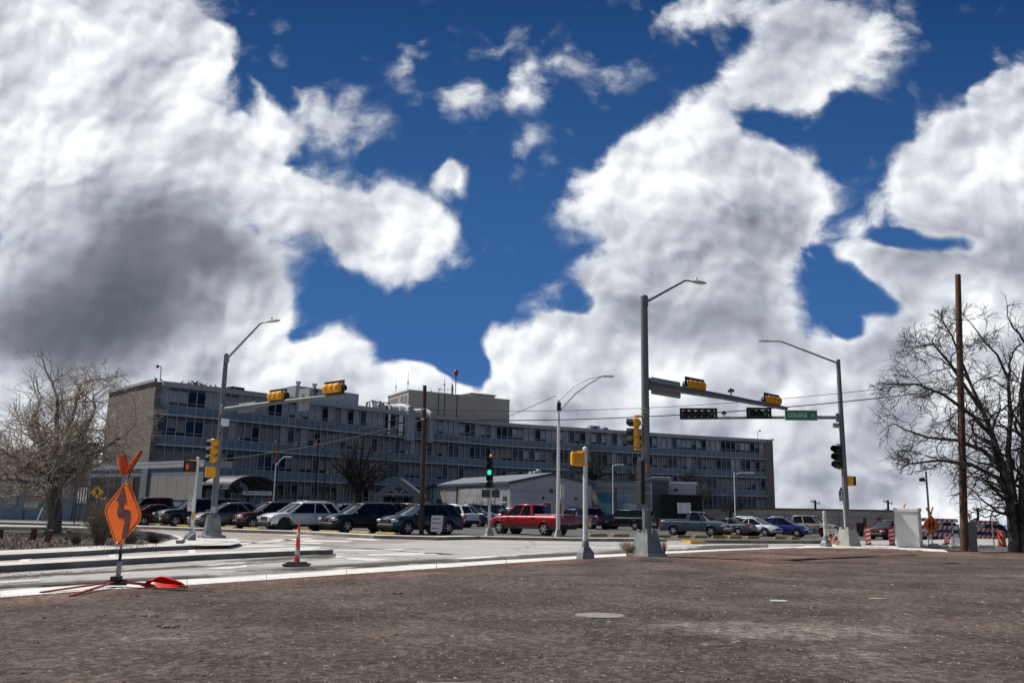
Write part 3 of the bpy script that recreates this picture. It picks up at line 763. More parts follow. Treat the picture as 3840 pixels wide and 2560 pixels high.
# plant on the roof
def rp_(px, py, z, back_): p = at_facade(px, py, 0); n_ = nrm(p[1]); q = p[0]-n_*back_; return Vector((q.x, q.y, z)), math.atan2(n_.y, n_.x)
M_plant = mat('roof_plant_grey', (.36, .38, .39), .5, var=.15)
M_tan = mat('tan_render', (.36, .335, .285), .85, var=.1, scale=.4)
mb = MB(); a, rz = rp_(1190, 1520, ROOFZ, 6); b, _ = rp_(1420, 1545, ROOFZ, 6)
mb.bar((a.x, a.y, ROOFZ+1.3), (b.x, b.y, ROOFZ+1.3), 2.2, 2.4); 
for f in (.1, .35, .55, .8): q = a.lerp(b, f); mb.lathe([(.25, ROOFZ+2.4), (.25, ROOFZ+3.0), (.38, ROOFZ+3.05), (.38, ROOFZ+3.3)], 0, 8, (q.x, q.y, 0))
mb.build('roof_plant', M_plant, hosp)
mb = MB()
for j in range(9):
    f = j/8; q, rz = rp_(1425+90*f, 1545, ROOFZ, 2.5+rw.random()*1.5)
    mb.tube([(q.x, q.y, ROOFZ), (q.x, q.y, ROOFZ+.8+rw.random()*.7), (q.x+.8, q.y+.5, ROOFZ+1.3+rw.random()*.4), (q.x+1.0, q.y+.6, ROOFZ+.3)], .12+.08*rw.random(), j % 2, 6)
mb.build('roof_pipework', [M_plant, M_blk], hosp)
for px, w, h in ((930, 2.0, .8), (2260, 2.2, .9), (2300, 1.2, .7), (2445, 1.6, .9)):
    q, rz = rp_(px, 1560 if px > 2000 else 1500, ROOFZ, 3.0); mb = MB(); mb.box((q.x, q.y, ROOFZ+h/2), (1.2, w, h), 0, rz, bev=.06); mb.box((q.x, q.y, ROOFZ+h*.5), (1.22, w*.4, h*.6), 1, rz); mb.build('roof_vent', [M_blk if px in (930, 2445) else M_plant, M_gmid], hosp)
# penthouse
ph = thing('roof_penthouse', 'windowless tan plant room rising behind the bend of the hospital roof', 'building', P(1533, 1590, 146))
zt = P(1533, 1463, 146).z; A = P(1533, 1463, 146); B = G(1911, 1501, zt); Cc = G(1455, 1487, zt)
Dd = B+(Cc-A)
mb = MB(); mb.prism([A, B, Dd, Cc], ROOFZ-1, zt); mb.build('wall', M_tan, ph)
mb = MB()
for a, b in ((A, B), (B, Dd), (Dd, Cc), (Cc, A)): mb.bar((a.x, a.y, zt+.02), (b.x, b.y, zt+.02), .22, .25)
mb.build('parapet_cap', M_fascia, ph)
for f0, f1 in ((.08, .38), (.52, .95)):
    mb = MB(); nn = (Cc-A); out = Vector((nn.y, -nn.x, 0)).normalized()
    if out.x > 0: out = -out
    for j in range(12):
        z = zt-.8-j*.28; a = A.lerp(Cc, f0); b = A.lerp(Cc, f1); mb.bar((a.x+out.x*.04, a.y+out.y*.04, z), (b.x+out.x*.04, b.y+out.y*.04, z), .08, .12)
    mb.build('louvre', M_fascia, ph)
fr = (B-A); fo = Vector((fr.y, -fr.x, 0)).normalized(); fr = fr.normalized(); fl = (B-A).length
for f, z, w, h in ((.22, -1.8, .9, .9), (.70, -4.2, .5, .7), (.82, -4.2, 1.4, 1.6)):
    c = A+fr*(fl*f); mb = MB(); mb.box((c.x+fo.x*.03, c.y+fo.y*.03, zt+z), (w, .12, h), 0, math.atan2(fr.y, fr.x)); mb.build('hatch', M_fascia if f < .8 else M_tan, ph)
for f in (.28, .34, .46): c = A+fr*(fl*f)+fo*.06; mb = MB(); mb.tube([(c.x, c.y, ROOFZ), (c.x, c.y, zt)], .06, 0, 6); mb.build('conduit', M_blk, ph)
mb = MB(); c = A+fr*(fl*.80)-fo*4; mb.box((c.x, c.y, zt+.5), (5.2, 3, .9), 0, math.atan2(fr.y, fr.x), bev=.1); mb.box((c.x, c.y, zt+1.0), (5.6, 3.4, .16), 0, math.atan2(fr.y, fr.x)); mb.build('roof_hatch', M_tan, ph)
# antennas standing on the penthouse and roof
for (px, ytop, ybot, lab) in ((1484, 1428, 1475, 'short thin whip antenna at the left corner of the tan penthouse'), (1529, 1393, 1462, 'tall thin whip antenna on the near corner of the tan penthouse'), (1617, 1458, 1472, 'stub antenna on the tan penthouse left of the pale mast'), (1645, 1452, 1474, 'short double antenna on the penthouse behind the pole top'), (1666, 1407, 1478, 'tall segmented antenna mast on the tan penthouse left of the dish')):
    p = P(px, ybot+4, 149); q = P(px, ytop, 149); t_ = thing('antenna', lab, 'antenna', (p.x, p.y, zt), group='antennas on the hospital roof')
    mb = MB(); hh = q.z-zt; mb.tube([(0, 0, 0), (0, 0, hh*.45), (0, 0, hh)], [.07, .05, .022], 0, 6); mb.build('mast', M_alu, t_, world=False)
    mb = MB(); mb.lathe([(.10, hh*.40), (.10, hh*.55)], 0, 8); mb.build('bracket', M_blk, t_, world=False)
p = P(1708, 1482, 149); t_ = thing('satellite_dish', 'mesh satellite dish on a mast with a red lamp above the penthouse', 'satellite dish', (p.x, p.y, zt)); hh = P(1708, 1412, 149).z-zt
mb = MB(); mb.tube([(0, 0, 0), (0, 0, hh)], .08, 0, 6); mb.build('mast', M_blk, t_, world=False)
mb = MB(); hm = (P(1700, 1461, 149).z-zt)
prof = [(.05, 0), (.5, .06), (1.0, .25), (1.25, .42)]; V = []; n = 18
for r_, d_ in prof:
    for j in range(n): a = 2*math.pi*j/n; V.append((-.35-d_*.8, r_*.45*math.cos(a)-d_*.4, hm+r_*math.sin(a)))
mb.add(V, [(i*n+j, i*n+(j+1) % n, (i+1)*n+(j+1) % n, (i+1)*n+j) for i in range(3) for j in range(n)], 0, True)
mb.build('reflector', mat('dish_grey', (.25, .27, .27), .6), t_, world=False)
mb = MB(); mb.tube([(-.4, 0, hm), (-2.6, -.3, hm)], .04, 0, 5); mb.box((-2.7, -.3, hm), (.5, .16, .14)); mb.build('feed_arm', M_blk, t_, world=False)
mb = MB(); mb.lathe([(.12, hh), (.3, hh+.4), (.45, hh+.8), (.3, hh+1.1), (.1, hh+1.2)], 0, 10); mb.build('lamp', mat('red_beacon', (.30, .03, .03), .4), t_, world=False)
# cameras on poles at both roof ends
for px, py, h, lab in ((600, 1430, 62/FP*97, 'curved camera pole on the left corner of the hospital roof'), (2842, 1647, 36/FP*155, 'hooked camera pole on the right end of the hospital roof')):
    p = G(px, py, ROOFZ); t_ = thing('camera_pole', lab, 'security camera', (p.x, p.y, ROOFZ)); mb = MB()
    s_ = -1 if px < 1000 else 1
    mb.tube([(0, 0, 0), (0, 0, h*.8), (s_*.1, 0, h*.97), (s_*.5*(1 if s_ > 0 else .6), 0, h)], .06, 0, 6); mb.build('pole', M_alu, t_, world=False)
    mb = MB(); mb.lathe([(.05, .1), (.2, .05), (.2, -.1), (.05, -.25)], 0, 8, (s_*.45, 0, h)); mb.build('camera', M_blk, t_, world=False)

# ------------------------------------------------------------------ lower buildings
def wall_frame(pL, pR): U = (pR-pL); U.z = 0; U.normalize(); return (Vector((pL.x, pL.y, 0)), U, Z)
def block(name, label, pxL, DL, pxR, DR, z0, z1, depth, m, cat='building', cap=None):
    a, b = GX(pxL, DL), GX(pxR, DR); U = (b-a).normalized(); N = Vector((U.y, -U.x, 0)); t_ = thing(name, label, cat, (*a.xy, z0))
    Ra, Rb = Vector((a.x, a.y, 0)).normalized(), Vector((b.x, b.y, 0)).normalized()
    mb = MB(); mb.prism([a, b, b+Rb*depth, a+Ra*depth], z0, z1); mb.build('wall', m, t_)
    if cap:
        mb = MB(); c0, c1 = a-U*.1+N*.1, b+U*.1+N*.1; mb.prism([c0, c1, c1+Rb*(depth+.2), c0+Ra*(depth+.2)], z1+.003, z1+.22); mb.build('roof', cap, t_)
    return t_, a, U, N, (b-a).length
def zat(py, D, px=1920): return EYE+ray(px, py).z*D
def panel(t_, name, a, U, N, u0_, u1, z0, z1, m, th=.06, off_=.0, label=None):
    mb = MB(); c = a+U*((u0_+u1)/2)+N*(off_+th/2); mb.box((c.x, c.y, (z0+z1)/2), (u1-u0_, th, z1-z0), 0, math.atan2(U.y, U.x)); return mb.build(name, m, t_, label=label)
M_pod = mat('podium_blue_grey', (.16, .21, .235), .8, var=.12, scale=.4)
M_podw = mat('pale_lilac_band', (.36, .36, .38), .8, var=.15, scale=.4)
M_panel = mat('beige_infill_panel', (.30, .285, .25), .7, var=.08, scale=.5)
M_seam = mat('panel_seam', (.12, .12, .11), .8)
# podium
D0 = 84; t_, a, U, N, L = block('podium_building', 'low grey blue wing with tall beige panels left of the emergency canopy', 322, 94, 752, 80, -.5, zat(1752, D0, 600), 8, M_pod)
zc = zat(1752, D0, 600)
panel(t_, 'roof_band', a, U, N, -.1, L+.1, zc-.03, zat(1728, D0, 600), M_podw, 3, -2.9)
up_x = lambda px: (lambda d: (a.x*1-a.y*d.x)/(d.x*U.y-U.x))(ray(px, 1830))
ub0, ub1 = up_x(558), up_x(738); n = 5
for j in range(n):
    w = (ub1-ub0)/n; panel(t_, 'infill_panel', a, U, N, ub0+w*j+.03, ub0+w*(j+1)-.03, zat(1872, D0, 600), zat(1786, D0, 600), M_panel, .05, -.0)
panel(t_, 'recess_shade', a, U, N, .3, up_x(530), 0, zat(1783, D0, 600), M_blk, .04, 0.0)  # flat black panel painting the shade of a recess
panel(t_, 'recess_panel', a, U, N, up_x(455), up_x(500), zat(1872, D0, 600), zat(1786, D0, 600), M_seam, .05, .045)
panel(t_, 'pilaster', a, U, N, up_x(531), up_x(555), 0, zc-.06, M_pod, .22, 0)
# left clinic building
zr = zat(1700, 72, 100)
t_, a, U, N, L = block('clinic_building', 'blue and off white clinic wall behind the big bare tree on the left', -420, 76, 330, 72, -.5, zr, 10, mat('offwhite_wall', (.40, .39, .36), .85, var=.12, scale=.3), cap=M_podw)
def uof(px, D): return (GX(px, D)-a).dot(U)
M_pod2 = mat('clinic_blue', (.20, .27, .30), .85, var=.18, scale=.6)
panel(t_, 'dado', a, U, N, 0, L, 0, zat(1866, 73, 100), M_pod2, .05, 0)
for p0, p1 in ((62, 88), (284, 300), (326, 331), (-120, -90)): panel(t_, 'pilaster', a, U, N, uof(p0, 73), uof(p1, 73), 0, zr-.05, M_pod2, .22, 0)
panel(t_, 'fascia', a, U, N, 0, L, zat(1725, 73, 100), zr-.01, M_pod2, .14, 0)
panel(t_, 'notice_board', a, U, N, uof(88, 73), uof(160, 73), zat(1910, 73, 100), zat(1864, 73, 100), mat('tan_board', (.36, .30, .22), .8), .05, .06)
panel(t_, 'window', a, U, N, uof(8, 73), uof(64, 73), zat(1862, 73, 30), zat(1795, 73, 30), M_gmid, .05, .02)
panel(t_, 'wall_air_unit', a, U, N, uof(32, 73), uof(56, 73), zat(1890, 73, 30), zat(1871, 73, 30), M_lamp, .25, .05)
M_txt = mat('sign_dark_red', (.30, .02, .05), .6); M_navy = mat('sign_navy', (.02, .03, .12), .6)
def wsign(name, label, px0, px1, py0, py1, D, lines, sz, mtx, arrow=True, border=M_navy, offN=.12):
    u0_, u1 = uof(px0, D), uof(px1, D); z1_, z0_ = zat(py0, D, px0), zat(py1, D, px0); s = thing(name, label, 'sign', (*(a+U*u0_+N*offN).xy, z0_))
    panel(s, 'frame', a, U, N, u0_, u1, z0_, z1_, border, .04, offN-.02); panel(s, 'panel', a, U, N, u0_+.07, u1-.07, z0_+.07, z1_-.07, M_signwhite, .03, offN+.005)
    for k, (tx, zz) in enumerate(lines): text(tx, sz, (a+U*((u0_+u1)/2)+N*(offN+.045)+Z*(z0_+(z1_-z0_)*zz), U, Z), mtx, s)
    if arrow:
        mb = MB(); c = a+U*((u0_+u1)/2)+N*(offN+.045)+Z*(z0_+(z1_-z0_)*.2); w = (u1-u0_)*.3
        mb.plate([(-w, -.04), (w*.6, -.04), (w*.6, -.12), (w, 0), (w*.6, .12), (w*.6, .04), (-w, .04)], (c, U, Z), .01); mb.build('arrow', mtx, s)
    return s
wsign('wall_sign', 'emergency entrance sign with a red arrow left of the tree, beside a white window', 27, 62, 1810, 1859, 73, (('EMERGENCY', .78), ('ENTRANCE', .52)), .17, M_txt)
wsign('wall_sign', 'larger navy framed entrance sign partly hidden by the tree trunk', 124, 172, 1808, 1860, 73, (('EMERGENCY', .80), ('ENTRANCE', .52)), .22, M_txt)
wsign('wall_sign', 'long white notice with three text lines on the tan board', 88, 148, 1881, 1900, 73, (('PATIENT & VISITOR PARKING', .75), ('FOR ENTRANCE INFORMATION', .48), ('CALL SECURITY', .22)), .085, M_navy, arrow=False, border=M_signwhite, offN=.16)
for px0, px1, py0, py1, D, lab in ((240, 290, 1652, 1700, 76, 'large dark rooftop cooler on the clinic, right of the tree fork'), (296, 340, 1658, 1702, 80, 'louvred dark rooftop unit on the clinic, next to the brick wall'), (58, 78, 1676, 1700, 75, 'small dark vent box on the clinic roof at the left')):
    c = GX((px0+px1)/2, D); w = (px1-px0)/FP*D; z0_, z1_ = zr+.15, zat(py0, D, px0); s = thing('rooftop_unit', lab, 'rooftop unit', (c.x, c.y, z0_)); mb = MB(); mb.box((0, 0, (z1_-z0_)/2), (w, w, z1_-z0_), 0, bev=.05); mb.build('casing', mat('dark_unit', (.05, .055, .055), .6), s, world=False)
    mb = MB()
    for j in range(7): mb.box((-w/2+w*(j+.5)/7, -w/2-.02, (z1_-z0_)*.55), (w/16, .04, (z1_-z0_)*.6))
    mb.build('louvre', M_plant, s, world=False)
# arched emergency canopy
D0 = 86; apx = GX(945, D0); W2 = 2.15; zsp = zat(1834, D0, 950); zap = zat(1785, D0, 950)
can = thing('entrance_canopy', 'barrel vaulted emergency entrance canopy with dark steel frame', 'canopy', (apx.x, apx.y, 0)); ax = Vector((-.78, .62, 0)).normalized(); cx_ = Vector((.93, .37, 0)).normalized()
M_navysteel = mat('navy_steel', (.018, .022, .035), .5); M_poly = mat('canopy_sheet', (.045, .05, .058), .5, var=.1)
def arch(f, s): an = math.pi*(f); return apx+ax*s+cx_*(W2*1.05*math.cos(math.pi-an))+Z*(zsp+(zap-zsp)*math.sin(an))
mb = MB(); n = 12
for s in (0, 1.5, 3.0, 4.6): mb.tube([arch(j/n, s) for j in range(n+1)], .10, 0, 6)
for j in range(0, n+1, 2): mb.tube([arch(j/n, 0), arch(j/n, 4.6)], .06, 0, 5)
mb.build('frame', M_navysteel, can)
mb = MB(); V = [arch(j/n, s)+Z*.08 for s in (0, 4.6) for j in range(n+1)]; mb.add(V, [(j, j+1, n+2+j, n+1+j) for j in range(n)], 0, True)
V2 = [v+Z*.03 for v in V]; mb.add(V2, [(j, j+1, n+2+j, n+1+j) for j in range(n)], 0, True); mb.build('roof', M_poly, can)
for s in (0, 4.6):
    for f in (0, 1):
        p = arch(f, s); mb = MB(); mb.box((p.x, p.y, zsp/2), (.26, .26, zsp)); mb.build('post', M_navysteel, can)
# lower vault towards the left and its flat link roof
mb = MB(); b0 = apx+ax*4.6-cx_*.4
for s in (0, 1.4, 2.8): mb.tube([b0+ax*s+cx_*(2.2*math.cos(math.pi*(1-j/8)))+Z*(zsp-.35+1.0*math.sin(math.pi*j/8)) for j in range(9)], .09, 0, 5)
mb.build('frame', M_navysteel, can)
V = [b0+ax*s+cx_*(2.2*math.cos(math.pi*(1-j/8)))+Z*(zsp-.25+1.0*math.sin(math.pi*j/8)) for s in (0, 3.2) for j in range(9)]
mb = MB(); mb.add(V, [(j, j+1, 10+j, 9+j) for j in range(8)], 0, True); mb.build('roof', M_poly, can)
for dx in (-2.1, 2.1): p = b0+ax*2.8+cx_*dx; mb = MB(); mb.box((p.x, p.y, (zsp-.3)/2), (.22, .22, zsp-.3)); mb.build('post', M_navysteel, can)
es = arch(.5, -.15); zs_ = zat(1848, D0, 950); s = thing('canopy_sign', 'white emergency entrance sign hung under the vaulted canopy', 'sign', (es.x, es.y, zs_))
fe = (Vector((es.x+.35, es.y-.1, zs_)), Vector((.985, .17, 0)), Z); mb = MB(); mb.plate([(-1.36, -.18), (1.36, -.18), (1.36, .18), (-1.36, .18)], fe, .06); mb.build('panel', M_signwhite, s)
text('EMERGENCY ENTRANCE', .27, (fe[0]+fe[1].cross(Z)*.04, fe[1], Z), mat('sign_dark', (.06, .015, .02), .6), s, sx=.8, bold=.006)
# gabled canopy
D0 = 97; g = GX(1493, D0); gc = thing('gabled_canopy', 'grey green gabled entrance canopy with a pale timber truss', 'canopy', (g.x, g.y, 0)); M_gr = mat('grey_green_metal', (.12, .16, .155), .6, var=.1); M_timber = mat('pale_timber', (.42, .40, .34), .7)
hw = 2.65; za = zat(1790, D0, 1493); ze = zat(1856, D0, 1493)
mb = MB()
for s in (-1, 1):
    for y0, y1, dz in ((-.4, 5, 0),):
        V = [(g.x, g.y+y0, za), (g.x+s*hw, g.y+y0, ze), (g.x+s*hw, g.y+y1, ze), (g.x, g.y+y1, za)]; V += [(v[0], v[1], v[2]-.25) for v in V]
        mb.add(V, [(0, 1, 2, 3), (4, 5, 6, 7), (0, 1, 5, 4), (1, 2, 6, 5), (2, 3, 7, 6)])
mb.build('roof', M_gr, gc)
mb = MB()
for s in (-1, 1): mb.bar((g.x, g.y-.47, za-.25), (g.x+s*hw, g.y-.47, ze-.2), .1, .62, up=(0, 1, 0)) if False else mb.add([(g.x, g.y-.45, za+.02), (g.x+s*hw, g.y-.45, ze+.02), (g.x+s*hw, g.y-.45, ze-.75), (g.x, g.y-.45, za-.95)], [(0, 1, 2, 3)])
mb.build('barge_board', M_gr, gc)
mb = MB(); zt_ = ze+.1; mb.bar((g.x-1.75, g.y-.3, zt_), (g.x+1.75, g.y-.3, zt_), .1, .12)
for s in (-1, 1): mb.bar((g.x, g.y-.3, zt_), (g.x+s*.62, g.y-.3, za-1.25), .1, .10)
mb.build('truss', M_timber, gc)
for s in (-1, 1): mb = MB(); mb.box((g.x+s*1.95, g.y, ze/2), (.55, .55, ze)); mb.build('post', M_gr, gc)
mb = MB(); mb.box((g.x, g.y+4.6, 1.3), (5, .2, 2.8)); mb.build('entrance_wall', M_gdark, gc)
mb = MB()
for j in range(5): mb.box((g.x-1.4+.7*j, g.y+4.4, 1.3), (.10, .1, 2.4))
mb.build('door_frame', M_pod, gc)
# long metal hall with the mural
D0 = 103; M_metal = mat('pale_metal_cladding', (.44, .455, .48), .55, var=.08, scale=.5); M_mroof = mat('metal_roof', (.20, .225, .24), .5, var=.08); M_trim = mat('slate_trim', (.05, .07, .09), .5)
c0 = GX(1912, D0); c1 = GX(2219, D0+1.5); c2 = GX(1612, 127); ze = zat(1808, D0, 1912); zap = zat(1776, D0, 2070)
U1 = (c1-c0).normalized(); Lg = (c1-c0).length; U2 = (c2-c0).normalized(); Ls = (c2-c0).length; N1 = Vector((U1.y, -U1.x, 0)); N2 = Vector((-U2.y, U2.x, 0)) if Vector((-U2.y, U2.x, 0)).y < 0 else Vector((U2.y, -U2.x, 0))
hall = thing('metal_hall', 'pale blue grey metal hall with a low gable and a painted mural', 'building', (*c0.xy, 0)); c3 = c1+U2*Ls
mb = MB(); za_ = -1.0; mid = (c0+c1)/2; V = [(*c0.xy, za_), (*c1.xy, za_), (*c3.xy, za_), (*c2.xy, za_), (*c0.xy, ze), (*c1.xy, ze), (*c3.xy, ze), (*c2.xy, ze), (*mid.xy, zap), (*(mid+U2*Ls).xy, zap)]
mb.add(V, [(0, 1, 5, 8, 4), (3, 2, 6, 9, 7), (0, 4, 7, 3), (1, 2, 6, 5)])
for j in range(70):
    p = c0.lerp(c1, (j+.5)/70); f = (j+.5)/70; zt_ = ze+(zap-ze)*(1-abs(2*f-1)); mb.box((*(p+N1*.02).xy, zt_/2-.5), (.05, .05, zt_+1-.1), 0, math.atan2(U1.y, U1.x))
for j in range(110): p = c0.lerp(c2, (j+.5)/110); mb.box((*(p+N2*.02).xy, ze/2-.5), (.06, .05, ze+.9), 0, math.atan2(U2.y, U2.x))
mb.build('wall', M_metal, hall)
mb = MB(); e = .35
for s, cc in ((-1, c0), (1, c1)):
    w = -U1 if s < 0 else U1; a0 = mid-U2*e; a1 = mid+U2*(Ls+e); q0 = cc-U2*e+w*.3; q1 = cc+U2*(Ls+e)+w*.3; dz = (zap-ze)/(Lg/2)*.3
    mb.add([(*a0.xy, zap+.18), (*q0.xy, ze-dz+.18), (*q1.xy, ze-dz+.18), (*a1.xy, zap+.18)], [(0, 1, 2, 3)]); mb.add([(*a0.xy, zap+.02), (*q0.xy, ze-dz+.02), (*q1.xy, ze-dz+.02), (*a1.xy, zap+.02)], [(0, 1, 2, 3)])
    mb.add([(*a0.xy, zap+.18), (*q0.xy, ze-dz+.18), (*q0.xy, ze-dz-.14), (*a0.xy, zap-.14)], [(0, 1, 2, 3)], 1)
    mb.bar((*q0.xy, ze-dz), (*q1.xy, ze-dz), .16, .30, 1)
mb.build('roof', [M_mroof, M_trim], hall)
def hp(f, z, o=.06): p = c0+U1*(Lg*f)+N1*o; return Vector((p.x, p.y, z))
def sp(f, z, o=.06): p = c0+U2*(Ls*f)+N2*o; return Vector((p.x, p.y, z))
aU1 = math.atan2(U1.y, U1.x); aU2 = math.atan2(U2.y, U2.x)
for f in (.455, .60):
    mb = MB(); mb.box(hp(f, 1.25, .08), (.86, .1, 2.2), 0, aU1); mb.build('door', mat('brown_door', (.20, .085, .05), .6), hall)
    mb = MB(); mb.box(hp(f, 1.28, .05), (1.04, .08, 2.34), 0, aU1); mb.build('door_frame', M_white, hall)
for f, z in ((.50, 3.75),): mb = MB(); mb.box(hp(f, z, .08), (.5, .1, .5), 0, aU1); mb.build('vent', M_trim, hall)
mb = MB(); mb.tube([hp(.02, 3.75, .15), hp(.44, 3.62, .15)], .06, 0, 6); mb.build('pipe', M_alu, hall)
for f in (.40, .80): mb = MB(); mb.box(hp(f, 2.9, .12), (.22, .2, .3), 0, aU1, bev=.04); mb.build('wall_lamp', M_blk, hall)
for f in (.23, .61, .96): mb = MB(); mb.box(sp(f, 1.4, .1), (.14, .14, ze*2-2.9), 0, aU2); mb.build('downpipe', M_trim, hall)
mb = MB(); mb.box(sp(.05, 2.35, .08), (.9, .1, 1.4), 0, aU2); mb.build('window', M_gmid, hall); mb = MB(); mb.box(sp(.05, 2.35, .13), (1.1, .04, .08), 0, aU2); mb.build('window_rail', M_white, hall)
mb = MB(); mb.box(sp(.86, 1.9, .08), (1.8, .1, 1.6), 0, aU2); mb.build('window', M_gmid, hall)
# mural: a framed picture of a crowd with two words above
mu = thing('mural', 'grey mural of a standing crowd under the words HEROES WORK HERE', 'mural', sp(.34, 1, .1))
Um = -U2; zt_ = ze-.35; f0, f1 = .155, .57
pm = sp((f0+f1)/2, (zt_+.6)/2, .13); wm = Ls*(f1-f0); fm = (pm, Um, Z); hm2 = (zt_-.6)
M_mur = mat('mural_sheet', (.30, .30, .29), .7, col2=(.17, .17, .17), scale=.35)
mb = MB(); mb.plate([(-wm/2, -hm2/2), (wm/2, -hm2/2), (wm/2, hm2/2), (-wm/2, hm2/2)], fm, .05); mb.build('panel', M_mur, mu)
rc = random.Random(4); cols = [mat('crowd_dark', (.03, .027, .027), .8), mat('crowd_grey', (.16, .15, .15), .8), mat('crowd_pale', (.34, .31, .29), .8), mat('crowd_red', (.22, .05, .05), .8)]
mb = MB()
for row in range(3):
    for j in range(22):
        x = -wm/2+.3+(wm-.6)*(j+rc.random()*.6)/22; h = hm2*(.50-.12*row)*(.85+.25*rc.random()); w = .32; k = rc.choices((0, 1, 2, 3), (4, 4, 2, .7))[0]; z0_ = -hm2/2+.03
        mb.plate([(x-w, z0_), (x+w, z0_), (x+w*.8, z0_+h-.5), (x+w*.25, z0_+h-.38), (x+w*.4, z0_+h-.15), (x, z0_+h), (x-w*.4, z0_+h-.15), (x-w*.25, z0_+h-.38), (x-w*.8, z0_+h-.5)], fm, .004, k, off=.03+.006*row+.0002*j)
mb.build('painted_crowd', cols, mu)
Nm = Um.cross(Z); text('HEROES WORK', .95, (pm+Nm*.04+Z*(hm2*.34), Um, Z), mat('mural_letter', (.42, .42, .41), .7), mu, sx=1.15); text('HERE!', .95, (pm+Nm*.04+Z*(hm2*.06)-Um*(wm*.13), Um, Z), mat('mural_letter', (.42, .42, .41), .7), mu, sx=1.15)
# ventilators on the hall roof
for k, (px, py) in enumerate(((1992, 1778), (2006, 1776), (2020, 1768))):
    p = P(px, py+8, D0+6); s = thing('roof_ventilator', ('left', 'middle', 'right')[k]+' ventilator of the three on the metal hall roof', 'ventilator', p, group='ventilators on the hall roof'); mb = MB(); mb.lathe([(.12, -.5), (.12, .1), (.32, .15), (.36, .4), (.2, .6)], 0, 10); mb.build('cowl', M_plant, s, world=False)
# red steps and rail
M_rust = mat('dark_red_rail', (.16, .02, .03), .6)
rl = thing('stair_rail', 'dark red tubular stair railing at the right of the metal hall', 'railing', (*hp(.82, 0, 1.6).xy, 0)); mb = MB()
for h in (.5, .95, 1.4, 1.9): mb.tube([hp(.68, h, 1.6), hp(1.12, h, 1.6)], .045, 0, 5)
for f in (.68, .79, .90, 1.0, 1.12): mb.tube([hp(f, -.8, 1.6), hp(f, 1.9, 1.6)], .045, 0, 5)
mb.tube([hp(.79, .2, 1.6), hp(.92, 1.5, 1.6)], .05, 0, 5); mb.build('rails', M_rust, rl)
mb = MB(); mb.box(hp(1.25, .5, 2.2), (5.2, .3, 1.4), 0, aU1); mb.build('landing_wall', mat('dark_red_brown', (.06, .03, .03), .8), rl)
sgn = thing('wall_sign', 'small magenta sign low on the near corner of the metal hall', 'sign', hp(-.0, 1, .1)); mb = MB(); mb.box(hp(.06, 1.55, .12), (.55, .05, .45), 0, aU1); mb.build('panel', mat('magenta', (.25, .02, .10), .5), sgn)
# teal workshop
D0 = 106; zt_ = zat(1808, D0, 2300)
t_, a, U, N, L = block('garage_building', 'tan garage with two large teal doors and a blue ribbed fascia', 2221, 107, 2470, 103, -1.5, zt_, 12, M_tan, cap=M_trim)
panel(t_, 'fascia', a, U, N, -.1, L, zat(1828, D0, 2300), zt_-.02, mat('ribbed_blue_fascia', (.12, .17, .22), .5, var=.3, scale=14, stretch=(1, 0, 0)), .25, 0)
M_teal = mat('teal_roller_door', (.06, .21, .25), .5, var=.15, scale=1.0); M_tealp = mat('worn_teal_door', (.10, .25, .29), .5, col2=(.30, .38, .40), scale=.5)
def uo(px): return (GX(px, D0)-a).dot(U)
panel(t_, 'garage_door', a, U, N, uo(2229), uo(2311), -1.0, zat(1846, D0, 2300), M_teal, .08, 0)
panel(t_, 'garage_door', a, U, N, uo(2323), uo(2410), -1.0, zat(1843, D0, 2300), M_tealp, .08, 0, label='paler worn teal door')
panel(t_, 'downpipe', a, U, N, uo(2315), uo(2319), -1.0, zat(1822, D0, 2300), M_trim, .18, 0)
# slate block, white box, black wall
M_slate = mat('slate_cladding', (.05, .06, .075), .5, var=.1, scale=.3)
t_, a, U, N, L = block('clad_block', 'dark slate clad block behind the tall middle pole', 2440, 96, 2507, 96, -1.5, zat(1808, 96, 2470), 8, M_slate, cap=M_trim)
panel(t_, 'corner_trim', a, U, N, 0.02, .18, -1, zat(1810, 96, 2470), M_plant, .08, 0)
s = thing('rooftop_unit', 'long low grey rooftop unit on the slate block', 'rooftop unit', (*(a+U*1).xy, zat(1808, 96, 2470))); 
mb = MB(); c = a+U*1.3-N*2; mb.box((c.x, c.y, zat(1796, 96, 2470)), (2.4, 1.6, .62), 0, bev=.05); mb.build('casing', M_plant, s)
mb = MB(); [mb.box((c.x, c.y-.83, zat(1796, 96, 2470)-.2+.14*j), (2.2, .04, .05)) for j in range(4)]; mb.build('louvre', M_seam, s)
t_, a, U, N, L = block('white_box_building', 'flat white clad upper storey right of the slate block', 2508, 97, 2612, 97, -1.5, zat(1813, 97, 2560), 7, mat('white_clad', (.42, .42, .44), .6, var=.06), cap=M_white)
s = thing('wall_lamp', 'black bracket lamp on the white clad storey', 'lamp', (*(a+U*.6).xy, zat(1836, 97, 2520))); mb = MB(); c = a+U*.6; zz = zat(1836, 97, 2520); mb.tube([(c.x, c.y, zz), (c.x, c.y-.6, zz)], .05, 0, 5); mb.box((c.x+.1, c.y-.7, zz), (.35, .3, .3), 0, bev=.05); mb.build('lantern', M_blk, s)
t_, a, U, N, L = block('black_stone_wall', 'black rough stone wall with a white notice board', 2480, 93, 2634, 93, -1.6, zat(1854, 93, 2560), 3, mat('black_stone', (.008, .008, .009), .85, var=.7, scale=6, bump=.5, bscale=4))
s = thing('notice_board', 'white site plan board standing against the black stone wall', 'sign', (*(a+U*2.3).xy, 0)); u0_ = (GX(2538, 93)-a).dot(U); u1 = (GX(2588, 93)-a).dot(U); zb, zt2 = zat(1924, 93, 2560), zat(1884, 93, 2560)
